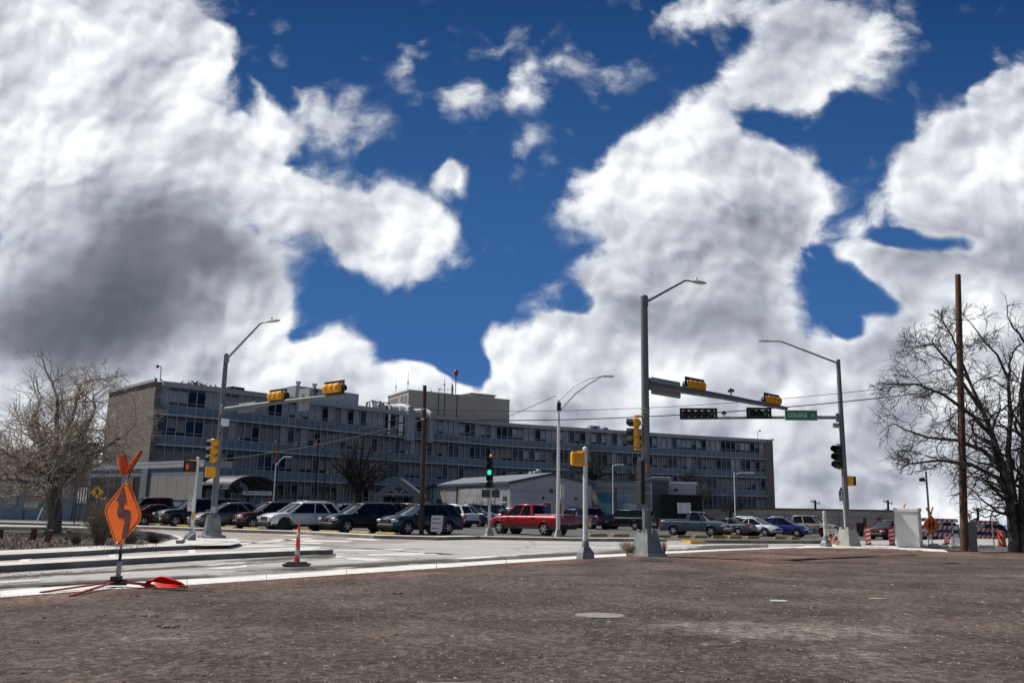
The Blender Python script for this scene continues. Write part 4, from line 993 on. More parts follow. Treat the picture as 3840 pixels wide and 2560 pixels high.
panel(s, 'panel', a, U, N, u0_, u1, zb, zt2, M_signwhite, .05, .3)
mb = MB(); rr = random.Random(2)
for j in range(7):
    q = a+U*(u0_+.12)+N*.36+Z*(zb+.12+.15*j); mb.plate([(0, 0), (.45, 0), (.45, .035), (0, .035)], (q, U, Z), .006)
    q = a+U*(u0_+.75+.3*rr.random())+N*.36+Z*(zb+.12+.15*j); w = .2+.3*rr.random(); mb.plate([(0, 0), (w, 0), (w, .02), (0, .02)], (q, U, Z), .006)
mb.build('plan_lines', M_plant, s)
# low tan building along the right
M_tanb = mat('tan_stucco', (.42, .39, .33), .9, var=.08, scale=.3, bump=.1, bscale=20)
DA, DB = 104, 97
pts = [(2636, 1902), (2880, 1906), (2960, 1910), (3080, 1907), (3355, 1916)]
a = GX(2636, DA); b = GX(3356, DB); U = (b-a).normalized(); N = Vector((U.y, -U.x, 0)); L = (b-a).length
tb = thing('long_low_building', 'long low tan building with slit windows along the right of the car park', 'building', (*a.xy, -1.2))
zt_ = zat(1904, DA, 2636); mb = MB(); mb.prism([a, b, b-N*12, a-N*12], -3, [zt_, zat(1916, DB, 3355), zat(1916, DB, 3355), zt_]); mb.build('wall', M_tanb, tb)
zt2 = zat(1916, DB, 3355)
mb = MB(); mb.bar((*(a+N*.1).xy, zt_+.06), (*(b+N*.1).xy, zt2+.06), .34, .16); mb.build('coping', mat('coping_brown', (.10, .09, .08), .7), tb)
mb = MB(); mb.bar((*(a+N*.03).xy, zt_-.75), (*(b+N*.03).xy, zt2-.75), .08, .07)
for f in (.02, .16, .27, .36, .44, .58, .72, .93): p = a+U*(L*f); mb.box((p.x+N.x*.04, p.y+N.y*.04, .2), (.10, .08, 3.0), 0, math.atan2(U.y, U.x))
mb.build('trim', mat('tan_trim', (.27, .25, .21), .8), tb)
for px, pw, y0, y1 in ((2848, 12, 1932, 1952), (3117, 13, 1938, 1966), (3240, 13, 1940, 1982), (3295, 13, 1941, 1965), (2985, 12, 1934, 1948)):
    f = (px-2636)/720; Dp = DA+(DB-DA)*f; p = GX(px, Dp); w = pw/FP*Dp; z1_, z0_ = zat(y0, Dp, px), zat(y1, Dp, px)
    mb = MB(); mb.box((p.x+N.x*.02, p.y+N.y*.02, (z0_+z1_)/2), (w+.14, .08, z1_-z0_+.14), 0, math.atan2(U.y, U.x)); fr_ = mb.build('window', M_trim, tb)
    mb = MB(); mb.box((p.x+N.x*.05, p.y+N.y*.05, (z0_+z1_)/2), (w-.06, .05, z1_-z0_-.06), 0, math.atan2(U.y, U.x)); mb.build('pane', M_gmid, fr_)
p = GX(3280-7, 98.5); mb = MB(); mb.box((p.x+N.x*.06, p.y+N.y*.06, zat(1948, 98.5, 3273)), (.6, .12, .75), 0, math.atan2(U.y, U.x)); mb.build('meter_box', M_plant, tb)
for px, lab in ((2668, 'small magenta sign low on the tan building behind the white cars'), (3003, 'magenta sign on the tan building above the tan pickup')):
    f = (px-2636)/720; Dp = DA+(DB-DA)*f-.3; s = thing('wall_sign', lab, 'sign', (*GX(px, Dp).xy, 0)); zz = zat(1943, Dp, px)
    mb = MB(); q = GX(px, Dp); mb.box((q.x, q.y, zz), (.55, .04, .22), 0, math.atan2(U.y, U.x)); mb.build('panel', mat('magenta', (.25, .02, .10), .5), s)

# ------------------------------------------------------------------ vehicles
M_cglass = mat('car_glass', (.008, .009, .010), .05, spec=.28)
M_cscreen = mat('windscreen_glass', (.05, .065, .07), .06, spec=.8)
M_tyre = mat('tyre_rubber', (.018, .018, .018), .85)
M_rim = mat('alloy_rim', (.70, .70, .70), .3, .4)
M_rimd = mat('dark_alloy_rim', (.05, .05, .05), .3, .5)
M_chrome = mat('chrome', (.62, .62, .62), .15, 1.0)
M_plast = mat('black_trim_plastic', (.018, .018, .018), .6)
M_headl = mat('headlight_lens', (.55, .55, .53), .1, coat=1)
M_amber = mat('amber_lens', (.45, .16, .04), .15, coat=1)
M_tail = mat('tail_lamp_red', (.42, .015, .015), .15, coat=1)
M_plate = mat('number_plate', (.60, .60, .55), .5); M_platey = mat('number_plate_yellow', (.60, .50, .12), .5)
def paint(nm, c): return mat(nm+'_car_paint', c, .32, .1, coat=.65)
WHEELS = {}
def wheel_mesh(r, dark):
    k = (r, dark)
    if k in WHEELS: return WHEELS[k]
    mb = MB(); w = .24
    mb.lathe([(r*.62, -w/2), (r*.93, -w/2), (r, -w*.32), (r, w*.32), (r*.93, w/2), (r*.62, w/2)], 0, 22, axis='Y')
    ty = bpy.data.meshes.new('wheel'); ty.from_pydata(mb.V, [], mb.F); ty.materials.append(M_tyre); ty.polygons.foreach_set('use_smooth', mb.S)
    mb = MB(); mb.lathe([(r*.66, w*.40), (r*.60, w*.5), (r*.56, w*.36)], 0, 22, axis='Y')
    n = 6
    for j in range(n):
        a = 2*math.pi*j/n
        mb.bar((r*.10*math.cos(a), w*.47, r*.10*math.sin(a)), (r*.62*math.cos(a), w*.42, r*.62*math.sin(a)), .05, r*.20, 0, up=(0, 1, 0))
    mb.lathe([(r*.18, w*.3), (r*.18, w*.5)], 0, 10, axis='Y'); mb.lathe([(r*.60, w*.12), (r*.60, w*.22)], 1, 18, axis='Y')
    ri = bpy.data.meshes.new('rim'); ri.from_pydata(mb.V, [], mb.F); ri.materials.append(M_rimd if dark else M_rim); ri.materials.append(M_blk); ri.polygons.foreach_set('material_index', mb.M)
    WHEELS[k] = (ty, ri); return WHEELS[k]
TYPES = {   # L, W, H, belt, hood front z, hood rear z, deck z, x: windscreen base, roof front, roof rear, rear glass base, wheelbase, wheel r, front overhang
    'suv': dict(L=4.95, W=1.98, H=1.78, belt=1.12, hf=.98, hr=1.10, dk=1.12, xs=1.25, rf=.30, rr=-1.80, rb=-2.36, wb=2.86, r=.385, fo=.93, zb=.30),
    'bigsuv': dict(L=5.3, W=2.02, H=1.90, belt=1.22, hf=1.06, hr=1.18, dk=1.22, xs=1.25, rf=.62, rr=-2.35, rb=-2.55, wb=3.0, r=.40, fo=.98, zb=.36),
    'cross': dict(L=4.5, W=1.84, H=1.67, belt=1.06, hf=.86, hr=1.04, dk=1.08, xs=1.25, rf=.15, rr=-1.35, rb=-2.12, wb=2.65, r=.36, fo=.92, zb=.28),
    'sedan': dict(L=4.7, W=1.82, H=1.45, belt=.95, hf=.72, hr=.92, dk=1.0, xs=1.1, rf=.1, rr=-.8, rb=-1.75, wb=2.75, r=.33, fo=.93, zb=.22),
    'hatch': dict(L=4.2, W=1.78, H=1.5, belt=.98, hf=.76, hr=.95, dk=1.02, xs=1.0, rf=.25, rr=-1.4, rb=-1.95, wb=2.6, r=.33, fo=.85, zb=.24),
    'pickup': dict(L=5.85, W=2.0, H=1.92, belt=1.22, hf=1.06, hr=1.18, dk=1.22, xs=1.55, rf=.75, rr=-.62, rb=-.82, wb=3.68, r=.40, fo=.95, zb=.42, bed=True),
    'regcab': dict(L=5.25, W=2.0, H=1.88, belt=1.20, hf=1.06, hr=1.17, dk=1.20, xs=1.12, rf=.55, rr=-.28, rb=-.42, wb=3.05, r=.40, fo=.98, zb=.40, bed=True),
    'crew': dict(L=5.85, W=2.02, H=1.95, belt=1.24, hf=1.08, hr=1.20, dk=1.24, xs=1.55, rf=.95, rr=-1.0, rb=-1.15, wb=3.68, r=.41, fo=.95, zb=.44, bed=True)}
def lerp_prof(pts, x):
    for i in range(len(pts)-1):
        if pts[i][0] <= x <= pts[i+1][0]:
            f = (x-pts[i][0])/(pts[i+1][0]-pts[i][0]); return pts[i][1]+(pts[i+1][1]-pts[i][1])*f
    return pts[0][1] if x < pts[0][0] else pts[-1][1]
def make_car(name, label, cat, typ, pt, loc, rz, group=None, rails=False, rimdark=False, two=None, platecol=None, grille='dark', sc=1.0):
    q = TYPES[typ]; L, W, H = q['L'], q['W'], q['H']; root = thing(name, label, cat, loc, rz, group); root.scale = (sc, sc, sc)
    xf, xr = L/2, -L/2; wf = xf-q['fo']; wr_ = wf-q['wb']; r = q['r']; zb = q['zb']; Ra = r*1.20
    top = [(xr, q['dk']-.05), (xr+.12, q['dk']), (q['rb'], q['dk'] if not q.get('bed') else q['dk']), (q['xs'], q['hr']), ((q['xs']+xf)/2, (q['hr']+q['hf'])/2+.03), (xf-.25, q['hf']), (xf, q['hf']-.14)]
    xs = sorted(set([round(v, 3) for v in [xr, xr+.05, xr+.15, xr+.4, q['rb'], q['xs'], (q['rb']+q['xs'])/2, xf-.6, xf-.35, xf-.15, xf-.05, xf]+[wf+Ra*math.cos(math.pi*k/8) for k in range(9)]+[wr_+Ra*math.cos(math.pi*k/8) for k in range(9)]+[wf-Ra-.01, wf+Ra+.01, wr_-Ra-.01, wr_+Ra+.01]]))
    xs = [x for x in xs if xr <= x <= xf]
    mb = MB(); V = []; ns = 0
    for x in xs:
        zt = lerp_prof(top, x); e = min(1, (xf-x)/.55) if x > 0 else min(1, (x-xr)/.35); wd = W/2*(.80+.20*math.sqrt(max(0, 1-(1-e)**2)))
        z0 = zb+(.10*(1-e))
        for wx in (wf, wr_):
            if abs(x-wx) < Ra: z0 = max(z0, r+math.sqrt(max(0, Ra*Ra-(x-wx)**2))-.02)
        half = [(wd*.90, z0), (wd*.985, z0+.02), (wd, max(z0+.03, zb+.38)), (wd*.995, zt-.22), (wd*.965, zt-.05), (wd*.88, zt), (0, zt+.035)]
        sec = [(-a, b) for a, b in half]+[(a, b) for a, b in reversed(half[:-1])]
        ns = len(sec); V += [(x, a, b) for a, b in sec]
    n = len(xs); F = [(i*ns+j, i*ns+(j+1) % ns, (i+1)*ns+(j+1) % ns, (i+1)*ns+j) for i in range(n-1) for j in range(ns)]
    mb.add(V, F, 0, True); mb.add(V[:ns], [tuple(range(ns))], 0); mb.add(V[-ns:], [tuple(range(ns))], 0)
    # lower cladding and underbody
    for x0, x1 in ((xr+.1, wr_-Ra), (wr_+Ra, wf-Ra), (wf+Ra, xf-.1)):
        if x1 > x0: mb.box(((x0+x1)/2, 0, zb+.05), (x1-x0, W*1.0, .14), 1)
    mb.box((0, 0, zb+.12), (L*.86, W*.74, .26), 1)
    if two: mb.box((0, 0, zb+.14), (q['wb']-2*Ra+.1, W*1.012, .24), 2)
    for s in (-1, 1):                       # wheel-arch lips, sills, door gaps
        for wx in (wf, wr_):
            mb.tube([(wx+Ra*1.02*math.cos(math.pi*k/8), s*W*.497, r+Ra*1.02*math.sin(math.pi*k/8)) for k in range(9)], .03, 1 if typ in ('suv', 'cross') else 0, 5)
            mb.lathe([(r*1.1, -.16), (r*1.1, .16)], 1, 12, (wx, s*(W/2-.3), r), axis='Y')
        dx = [q['xs']-.25, (q['xs']+q['rb'])/2+.12, q['rb']+.65 if not q.get('bed') else q['rb']-.04]
        if typ == 'regcab': dx = [q['xs']-.25, q['rb']-.04]
        for x in dx: mb.box((x, s*W*.499, (zb+q['belt'])/2+.08), (.018, .012, q['belt']-zb-.16), 1)
        for x in dx[1:]: mb.box((x+.18, s*W*.505, q['belt']-.14), (.18, .03, .035), 3)
    body = mb.build('body', [pt, M_plast, two or pt, M_chrome if grille == 'chrome' else pt], root, world=False)
    # cabin
    wbt, wrf = W*.45, W*.35; lev = [0, .5, .88, 1.0]; V = []
    for f in lev:
        z = q['belt']-.02+(H-.05-q['belt'])*f; xa = q['xs']+(q['rf']-q['xs'])*f; xb = q['rb']+(q['rr']-q['rb'])*f; w_ = wbt+(wrf-wbt)*f
        zz = z if f else z
        V += [(xa, -w_*.93, zz), (xa, w_*.93, zz), (xa-.12, w_, zz), (xb+.12, w_, zz), (xb, w_*.93, zz), (xb, -w_*.93, zz), (xb+.12, -w_, zz), (xa-.12, -w_, zz)]
    mb = MB(); F = []; M_ = []
    for i in range(3):
        for j in range(8): F.append((i*8+j, i*8+(j+1) % 8, i*8+8+(j+1) % 8, i*8+8+j)); M_.append(1 if j == 0 else 0)
    mb.add(V, F); mb.M = M_; mb.S = [True]*len(F); mb.build('windows', [M_cglass, M_cscreen], root, world=False)
    mb = MB(); zr = H-.05
    xa, xb = q['rf'], q['rr']
    rp = lambda k, z, g=0: [(xa+.10-g, -wrf*k*.85, z-.03), (xa+.12-g, 0, z-.025), (xa+.10-g, wrf*k*.85, z-.03), (xa-.1, wrf*k, z-.02), ((xa+xb)/2, wrf*k*1.01, z), (xb+.15, wrf*k, z-.01), (xb-.06+g, wrf*k*.85, z-.02), (xb-.06+g, -wrf*k*.85, z-.02), (xb+.15, -wrf*k, z-.01), ((xa+xb)/2, -wrf*k*1.01, z), (xa-.1, -wrf*k, z-.02)]
    A = rp(1.03, zr-.03); B = rp(1.0, zr+.03, .06); Cc_ = rp(.72, H+.02, .34); nn = len(A)
    mb.add(A+B+Cc_, [tuple(range(nn-1, -1, -1))]+[(i, (i+1) % nn, nn+(i+1) % nn, nn+i) for i in range(nn)]+[(nn+i, nn+(i+1) % nn, 2*nn+(i+1) % nn, 2*nn+i) for i in range(nn)]+[tuple(range(2*nn, 3*nn))], 0, True)
    def pil(f0, xbelt, xroof, wdt):
        for s in (-1, 1): mb.bar((xbelt, s*(wbt+.005), q['belt']-.03), (xroof, s*(wrf+.012), zr-.02), wdt, .05, 0, up=(0, 1, 0))
    pil(0, q['xs']-.04, q['rf']-.02, .08)
    if typ in ('suv', 'bigsuv', 'cross', 'hatch'): pil(0, q['rb']+.10, q['rr']+.06, .16); pil(0, q['rb']+.86, q['rr']+.75, .10); pil(0, (q['xs']+q['rb'])/2+.12, (q['rf']+q['rr'])/2+.2, .07)
    elif typ == 'sedan': pil(0, q['rb']+.10, q['rr']+.05, .20); pil(0, -.35, -.3, .08)
    elif typ == 'regcab': pil(0, q['rb']+.16, q['rr']+.14, .30)
    else: pil(0, q['rb']+.12, q['rr']+.12, .20); pil(0, (q['xs']+q['rb'])/2-.05, (q['rf']+q['rr'])/2, .12)
    mb.build('roof', pt, root, world=False)
    if rails:
        mb = MB()
        for s in (-1, 1): mb.tube([(q['rf']-.25, s*wrf*.9, H-.02), (q['rf']-.35, s*wrf*.9, H+.06), (q['rr']+.45, s*wrf*.9, H+.06), (q['rr']+.35, s*wrf*.9, H-.02)], .028, 0, 5)
        for x in (q['rf']-.7, q['rr']+.8): mb.tube([(x, -wrf*.9, H+.06), (x, wrf*.9, H+.06)], .022, 0, 5)
        mb.build('roof_rails', M_plast if rails == 'dark' else M_rim, root, world=False)
    # front end
    zf = q['hf']; tall = typ in ('suv', 'bigsuv', 'pickup', 'regcab', 'crew')
    gm = M_chrome if grille == 'chrome' else M_plast
    gh = .30 if tall else .16; gw = W*.46; mb = MB(); mb.box((xf+.005, 0, zf-.17-gh/2+.06), (.05, gw, gh), 0, bev=.02); 
    if grille == 'chrome': 
        mb.box((xf+.02, 0, zf-.17-gh/2+.06), (.04, gw*.86, gh*.72), 1)
        mb.box((xf+.035, 0, zf-.17-gh/2+.06), (.03, gw*.86, .03), 0)
    mb.build('grille', [gm, M_plast], root, world=False)
    for s in (-1, 1):
        mb = MB(); mb.box((xf-.07, s*(W*.37), zf-.20), (.22, W*.19, .17 if tall else .13), 0, s*-.35, bev=.03); mb.box((xf-.20, s*(W*.455), zf-.20), (.20, .08, .14), 1, s*-.1, bev=.02)
        mb.build('headlight', [M_headl, M_amber if typ in ('bigsuv', 'pickup', 'regcab', 'crew') else M_headl], root, world=False)
        mb = MB(); zt = q['dk']-.22
        th = .44 if q.get('bed') else (.34 if tall else .2); mb.box((xr+.07, s*W*.445, zt-.05), (.18, .14 if tall else .24, th), 0, bev=.02); mb.build('tail_light', M_tail, root, world=False)
        mb = MB(); mb.box((q['xs']-.22, s*(W*.5+.11), q['belt']+.04), (.10, .20, .15), 0, s*.1, bev=.03); mb.build('mirror', M_plast if tall else pt, root, world=False)
        for wx in (wf, wr_):
            ty, ri = wheel_mesh(r, rimdark); w_ = bpy.data.objects.new('wheel', ty); col.objects.link(w_); w_.parent = root; w_.location = (wx, s*(W/2-.135), r)
            if s < 0: w_.rotation_euler = (0, 0, math.pi)
            ri_ = bpy.data.objects.new('rim', ri); col.objects.link(ri_); ri_.parent = w_
    bm_ = M_chrome if (q.get('bed') or typ == 'bigsuv') and grille == 'chrome' else (M_plast if tall else pt)
    mb = MB(); mb.box((xf-.02, 0, zb+.20), (.20, W*.88, .22), 0, bev=.05); mb.box((xf-.1, 0, zb+.04), (.2, W*.8, .14), 1); mb.build('bumper', [bm_, M_plast], root, world=False)
    mb = MB(); mb.box((xr+.02, 0, zb+.18), (.20, W*.90, .20), 0, bev=.05); mb.build('bumper', bm_, root, world=False)
    mb = MB(); mb.box((xr-.05 if q.get('bed') else xr-.012, 0, q['dk']-.42 if not q.get('bed') else zb+.22), (.02, .31, .16)); mb.build('number_plate', platecol or M_plate, root, world=False)
    if q.get('bed'):
        mb = MB(); x0, x1 = xr+.10, q['rb']-.12; zt = q['dk']+.045
        mb.box(((x0+x1)/2, 0, zt), (x1-x0, W*.70, .012), 0)
        mb.build('bed_liner', M_plast, root, world=False)
        mb = MB()
        for s in (-1, 1): mb.box(((x0+x1)/2, s*W*.41, zt), (x1-x0+.1, W*.11, .07), 0, bev=.02)
        mb.box((xr+.05, 0, zt), (.09, W*.88, .07), 0, bev=.02); mb.box((xr-.004, 0, (zb+.35+q['dk'])/2), (.02, W*.74, q['dk']-zb-.42), 0); mb.box((xr-.02, 0, q['dk']-.16), (.02, .22, .06), 1)
        mb.build('tailgate', [pt, M_plast], root, world=False)
    return root
P_mar = paint('maroon', (.055, .008, .010)); P_red = paint('bright_red', (.30, .006, .012)); P_dred = paint('dark_red', (.10, .006, .010)); P_dgreen = paint('black_green', (.012, .020, .020))
P_grey = paint('slate_grey', (.075, .085, .095)); P_white = paint('white', (.62, .64, .66)); P_blk = paint('black', (.008, .009, .012)); P_teal = paint('dark_teal', (.018, .040, .060))
P_navy = paint('navy', (.008, .014, .038)); P_silver = paint('silver', (.30, .32, .34)); P_blue = paint('royal_blue', (.010, .022, .19)); P_mblue = paint('medium_blue', (.02, .07, .22)); P_tan = paint('khaki', (.23, .215, .17)); P_slate = paint('steel_blue', (.040, .075, .095))
CG = 'vehicles standing in the car park'
CARS = [('parked_pickup', 'near black maroon pickup at the far left end of the front row', 'pickup truck', 'crew', P_mar, 578, 1964, 214, {}),
 ('parked_car', 'dark red sedan seen from behind, left of the dark green truck-like wagon', 'car', 'sedan', P_dred, 600, 1971, 38, {}),
 ('parked_suv', 'black green large suv with chrome grille just left of the thin white signal post', 'suv', 'bigsuv', P_dgreen, 738, 1975, 216, dict(grille='chrome')),
 ('parked_suv', 'slate grey compact suv half hidden by the foot of the left mast pole', 'suv', 'cross', P_grey, 850, 1982, 217, {}),
 ('parked_suv', 'maroon suv with silver lower cladding, between the grey compact suv and the white suv', 'suv', 'suv', P_mar, 1012, 1984, 218, dict(two=M_rim, grille='chrome')),
 ('parked_suv', 'white suv with roof rails and black wheels in the front row', 'suv', 'suv', P_white, 1127, 1989.5, 220, dict(rails='light', rimdark=True)),
 ('parked_suv', 'glossy black suv with chrome grille in the middle of the front row', 'suv', 'suv', P_blk, 1356, 1995, 220, dict(grille='chrome')),
 ('parked_suv', 'dark teal suv in front row behind the thin brown utility pole', 'suv', 'suv', P_teal, 1578, 2002, 220, dict(rails='dark')),
 ('parked_car', 'dark blue hatchback behind the grey compact suv', 'car', 'hatch', P_navy, 940, 1967, 216, {}),
 ('parked_car', 'white hatchback peeping out behind the maroon suv', 'car', 'hatch', P_white, 990, 1960, 214, {}),
 ('parked_suv', 'black suv seen between the white suv and the black suv with chrome grille', 'suv', 'cross', P_blk, 1272, 1969, 220, dict(rails='light')),
 ('parked_car', 'white hatchback behind the windscreen of the glossy black suv', 'car', 'hatch', P_white, 1322, 1962, 140, {}),
 ('parked_suv', 'silver grey large suv behind the glossy black front row suv', 'suv', 'bigsuv', P_grey, 1398, 1966, 216, {}),
 ('parked_suv', 'maroon red suv parked behind, under the gabled canopy', 'suv', 'bigsuv', P_mar, 1503, 1966, 140, {}),
 ('parked_suv', 'white suv seen from behind, right of the dark teal suv', 'suv', 'suv', P_white, 1686, 1975, 142, dict(rails='light')),
 ('parked_suv', 'navy blue large suv facing right beside the green lamp signal post', 'suv', 'bigsuv', P_navy, 1768, 1972, 322, dict(grille='dark')),
 ('parked_pickup', 'black crew cab pickup behind the navy blue suv under the mural', 'pickup truck', 'crew', P_blk, 1842, 1963, 330, {}),
 ('parked_suv', 'white compact suv behind the nose of the bright red pickup', 'suv', 'cross', P_white, 1900, 1958, 145, {}),
 ('parked_car', 'dark green grey sedan low behind the nose of the bright red pickup', 'car', 'sedan', P_dgreen, 1905, 1974, 325, {}),
 ('parked_pickup', 'bright red pickup truck angled away with its tailgate behind the pale lamp post', 'pickup truck', 'pickup', P_red, 1996, 2004, 139.5, dict(platecol=M_platey)),
 ('parked_suv', 'medium blue suv behind the tailgate of the bright red pickup', 'suv', 'suv', P_mblue, 2148, 1976, 145, {}),
 ('parked_pickup', 'dark navy pickup seen from behind, right of the white signal post', 'pickup truck', 'crew', P_navy, 2208, 1981, 118, {}),
 ('parked_car', 'blue hatchback with only its roof showing behind the dark navy pickup', 'car', 'hatch', P_mblue, 2222, 1962, 145, {}),
 ('parked_suv', 'bright red suv in the back row in front of the left teal garage door', 'suv', 'suv', P_red, 2262, 1960, 142, {}),
 ('parked_suv', 'long black suv left of the tall middle mast pole', 'suv', 'bigsuv', P_blk, 2350, 1985, 147, dict(grille='chrome')),
 ('parked_suv', 'light grey suv mostly hidden by the tall middle mast pole', 'suv', 'suv', P_silver, 2438, 1980, 325, {}),
 ('parked_suv', 'black suv behind the tailgate of the steel blue pickup', 'suv', 'bigsuv', P_blk, 2500, 1982, 148, {}),
 ('parked_suv', 'white suv in the back row just right of the tall middle mast pole', 'suv', 'suv', P_white, 2478, 1961, 325, dict(rails='light')),
 ('parked_suv', 'silver suv behind the bed of the steel blue pickup', 'suv', 'suv', P_silver, 2556, 1968, 148, {}),
 ('parked_pickup', 'steel blue single cab pickup facing right with chrome wheels', 'pickup truck', 'regcab', P_slate, 2606, 2009, 328, dict(grille='chrome')),
 ('parked_suv', 'black suv in the back row above the bonnet of the steel blue pickup', 'suv', 'suv', P_blk, 2660, 1970, 145, {}),
 ('parked_suv', 'white suv in the back row left of the leafless sapling', 'suv', 'cross', P_white, 2712, 1972, 325, {}),
 ('parked_car', 'dark grey sedan seen from behind at the nose of the steel blue pickup', 'car', 'sedan', P_grey, 2730, 2004, 143, {}),
 ('parked_suv', 'white suv with roof rails seen from behind, right of the dark grey sedan', 'suv', 'cross', P_white, 2775, 2004, 146, dict(rails='dark')),
 ('parked_suv', 'small white suv facing right in front of the royal blue suv', 'suv', 'cross', P_white, 2836, 2008, 318, dict(sc=.93)),
 ('parked_suv', 'royal blue suv facing right with silver roof rails', 'suv', 'cross', P_blue, 2940, 2011, 329, dict(rails='light')),
 ('parked_pickup', 'khaki pickup with dark wheels at the right end of the front row', 'pickup truck', 'crew', P_tan, 3020, 2008, 325, dict(rimdark=True)),
 ('parked_suv', 'black suv behind the thick capped post at the right end of the row', 'suv', 'suv', P_blk, 3110, 1998, 325, dict(rails='light')),
 ('parked_suv', 'dark red suv standing behind the two striped panels on the right', 'suv', 'suv', P_dred, 3330, 2022, 218, dict(rails='dark')),
 ('parked_suv', 'dark silver suv behind the striped barrier boards', 'suv', 'suv', P_grey, 3520, 2028, 215, {}),
 ('parked_suv', 'navy suv partly hidden by the brown pole and the striped barrier on the right', 'suv', 'suv', P_navy, 3690, 2028, 200, {})]
for (nm, lab, cat, typ, pt, px, py, hd, kw) in CARS:
    p = LOT(px, py); make_car(nm, lab, cat, typ, pt, (p.x, p.y, p.z), R(hd), CG, **kw)
# wheel stops
M_stopy = mat('yellow_wheel_stop', (.55, .36, .045), .75, col2=(.36, .27, .10), scale=3)
M_stopg = mat('bare_wheel_stop', (.42, .41, .37), .85, var=.2)
stops = [(505, 556, 1967, 'under the near black maroon pickup'), (583, 637, 1972, 'under the dark red sedan'), (660, 708, 1974, 'under the black green suv'), (738, 755, 1978, 'left of the left mast pole'), (820, 880, 1981, 'under the slate grey suv'), (912, 972, 1984, 'under the maroon suv'), (1098, 1168, 1993, 'under the white suv'), (1201, 1271, 1996, 'between the white suv and the black suv'), (1311, 1386, 1999, 'under the glossy black suv'), (1409, 1484, 2003, 'under the nose of the dark teal suv'),
 (2209, 2275, 2008, 'first right of the white signal post'), (2297, 2357, 2009, 'left of the tall middle mast pole'), (2462, 2512, 2012, 'behind the tall middle mast pole'), (2537, 2587, 2013, 'under the steel blue pickup'), (2602, 2650, 2013, 'between the wheels of the steel blue pickup'), (2670, 2720, 2014, 'under the nose of the steel blue pickup'), (2733, 2780, 2015, 'under the dark grey sedan'), (2800, 2845, 2016, 'under the small white suv'), (2903, 2945, 2018, 'under the royal blue suv'), (2965, 3000, 2019, 'under the nose of the royal blue suv')]
def stop_mesh(a, b, m, lab, grp):
    d = b-a; L = d.length; t_ = thing('wheel_stop', lab, 'wheel stop', ((a+b)/2), math.atan2(d.y, d.x), grp); mb = MB()
    prof = [(-.10, 0), (-.095, .13), (-.06, .19), (.06, .19), (.095, .13), (.10, 0)]; V = []
    for x, k in ((-L/2, .6), (-L/2+.08, 1), (L/2-.08, 1), (L/2, .6)): V += [(x, y*k, z*(.75 if k < 1 else 1)) for y, z in prof]
    mb.add(V, [(i*6+j, i*6+(j+1) % 6, (i+1)*6+(j+1) % 6, (i+1)*6+j) for i in range(3) for j in range(6)]+[(0, 1, 2, 3, 4, 5), (18, 19, 20, 21, 22, 23)])
    mb.build('block', m, t_, world=False)
for x0, x1, y, w in stops:
    yh_ = y+3; a, b = LOT(x0, yh_), LOT(x1, yh_+.04*(x1-x0)*(1 if x0 < 1600 else .2)); stop_mesh(a, b, M_stopy, 'yellow concrete wheel stop '+w, 'yellow wheel stops along the kerb')

# ------------------------------------------------------------------ signals, lamps and poles
M_skirt = mat('cast_base_grey', (.25, .27, .26), .65, .2, var=.25, scale=3, bump=.1)
M_pwhite = mat('white_galvanised_post', (.72, .72, .69), .5, .1, var=.1, scale=6)
M_signback = mat('sign_back_grey', (.40, .39, .36), .55, .2, var=.1)
def V3(x, y, z=0): return Vector((x, y, z))
def signal_head(par, c, face, n, vertical=True, backplate=True, lit=None, housing=M_yel, green_dim=None, sc=1.0, bplen=0):
    """n sections; c = middle of the head, face = direction it shows its lamps to"""
    F_ = Vector((face[0], face[1], 0)).normalized(); S = Z.cross(F_); A = Z if vertical else S; B = S if vertical else Z
    k = .355*sc; Lh = n*k; mb = MB(); rt = Matrix((B, A, F_)).transposed()
    for j in range(n):
        q = c+A*(Lh/2-k*(j+.5)); mb.box(q-F_*.06, (k*.96, k*.97, .20), 0, rot=rt, bev=.03); mb.box(q-F_*.18, (k*.66, k*.6, .10), 0, rot=rt, bev=.04)
    head = mb.build('signal_head', housing, par)
    mb = MB()
    for j in range(n):
        q = c+A*(Lh/2-k*(j+.5)); m = 9; V = []
        for d_, cut in ((.03, 0), (.30*sc, 1)):
            for i in range(m+1):
                a = math.pi*(-.28+1.56*i/m); dd = d_ if not cut else .08+(d_-.08)*(1 if .1 < i/m < .9 else .55)
                V.append(q+F_*dd+S*(k*.46*math.cos(a))+Z*(k*.46*math.sin(a)))
        mb.add(V, [(i, i+1, m+2+i, m+1+i) for i in range(m)])
    mb.build('visor', M_blk, head)
    if backplate:
        mb = MB(); bw, bl = k+.26, Lh+.28+bplen; t = .02
        for sx in (-1, 1):
            mb.box(c+B*(sx*(k/2+.065))+F_*.045, (.13, bl, t), 0, rot=rt); mb.box(c+A*(sx*(Lh/2+.07))+F_*.045, (k, .14, t), 0, rot=rt)
        mb.build('backplate', M_blk, head)
    for j in range(n):
        q = c+A*(Lh/2-k*(j+.5))+F_*.045; mb = MB(); V = [q+F_*.03]+[q+S*(k*.42*math.cos(2*math.pi*i/14))+Z*(k*.42*math.sin(2*math.pi*i/14)) for i in range(14)]
        mb.add(V, [(0, 1+i, 1+(i+1) % 14) for i in range(14)], 0, True)
        mb.build('lens', M_green_on if lit == j else (green_dim if green_dim and j == (n-1 if vertical else 0) else M_lens), head)
    return head
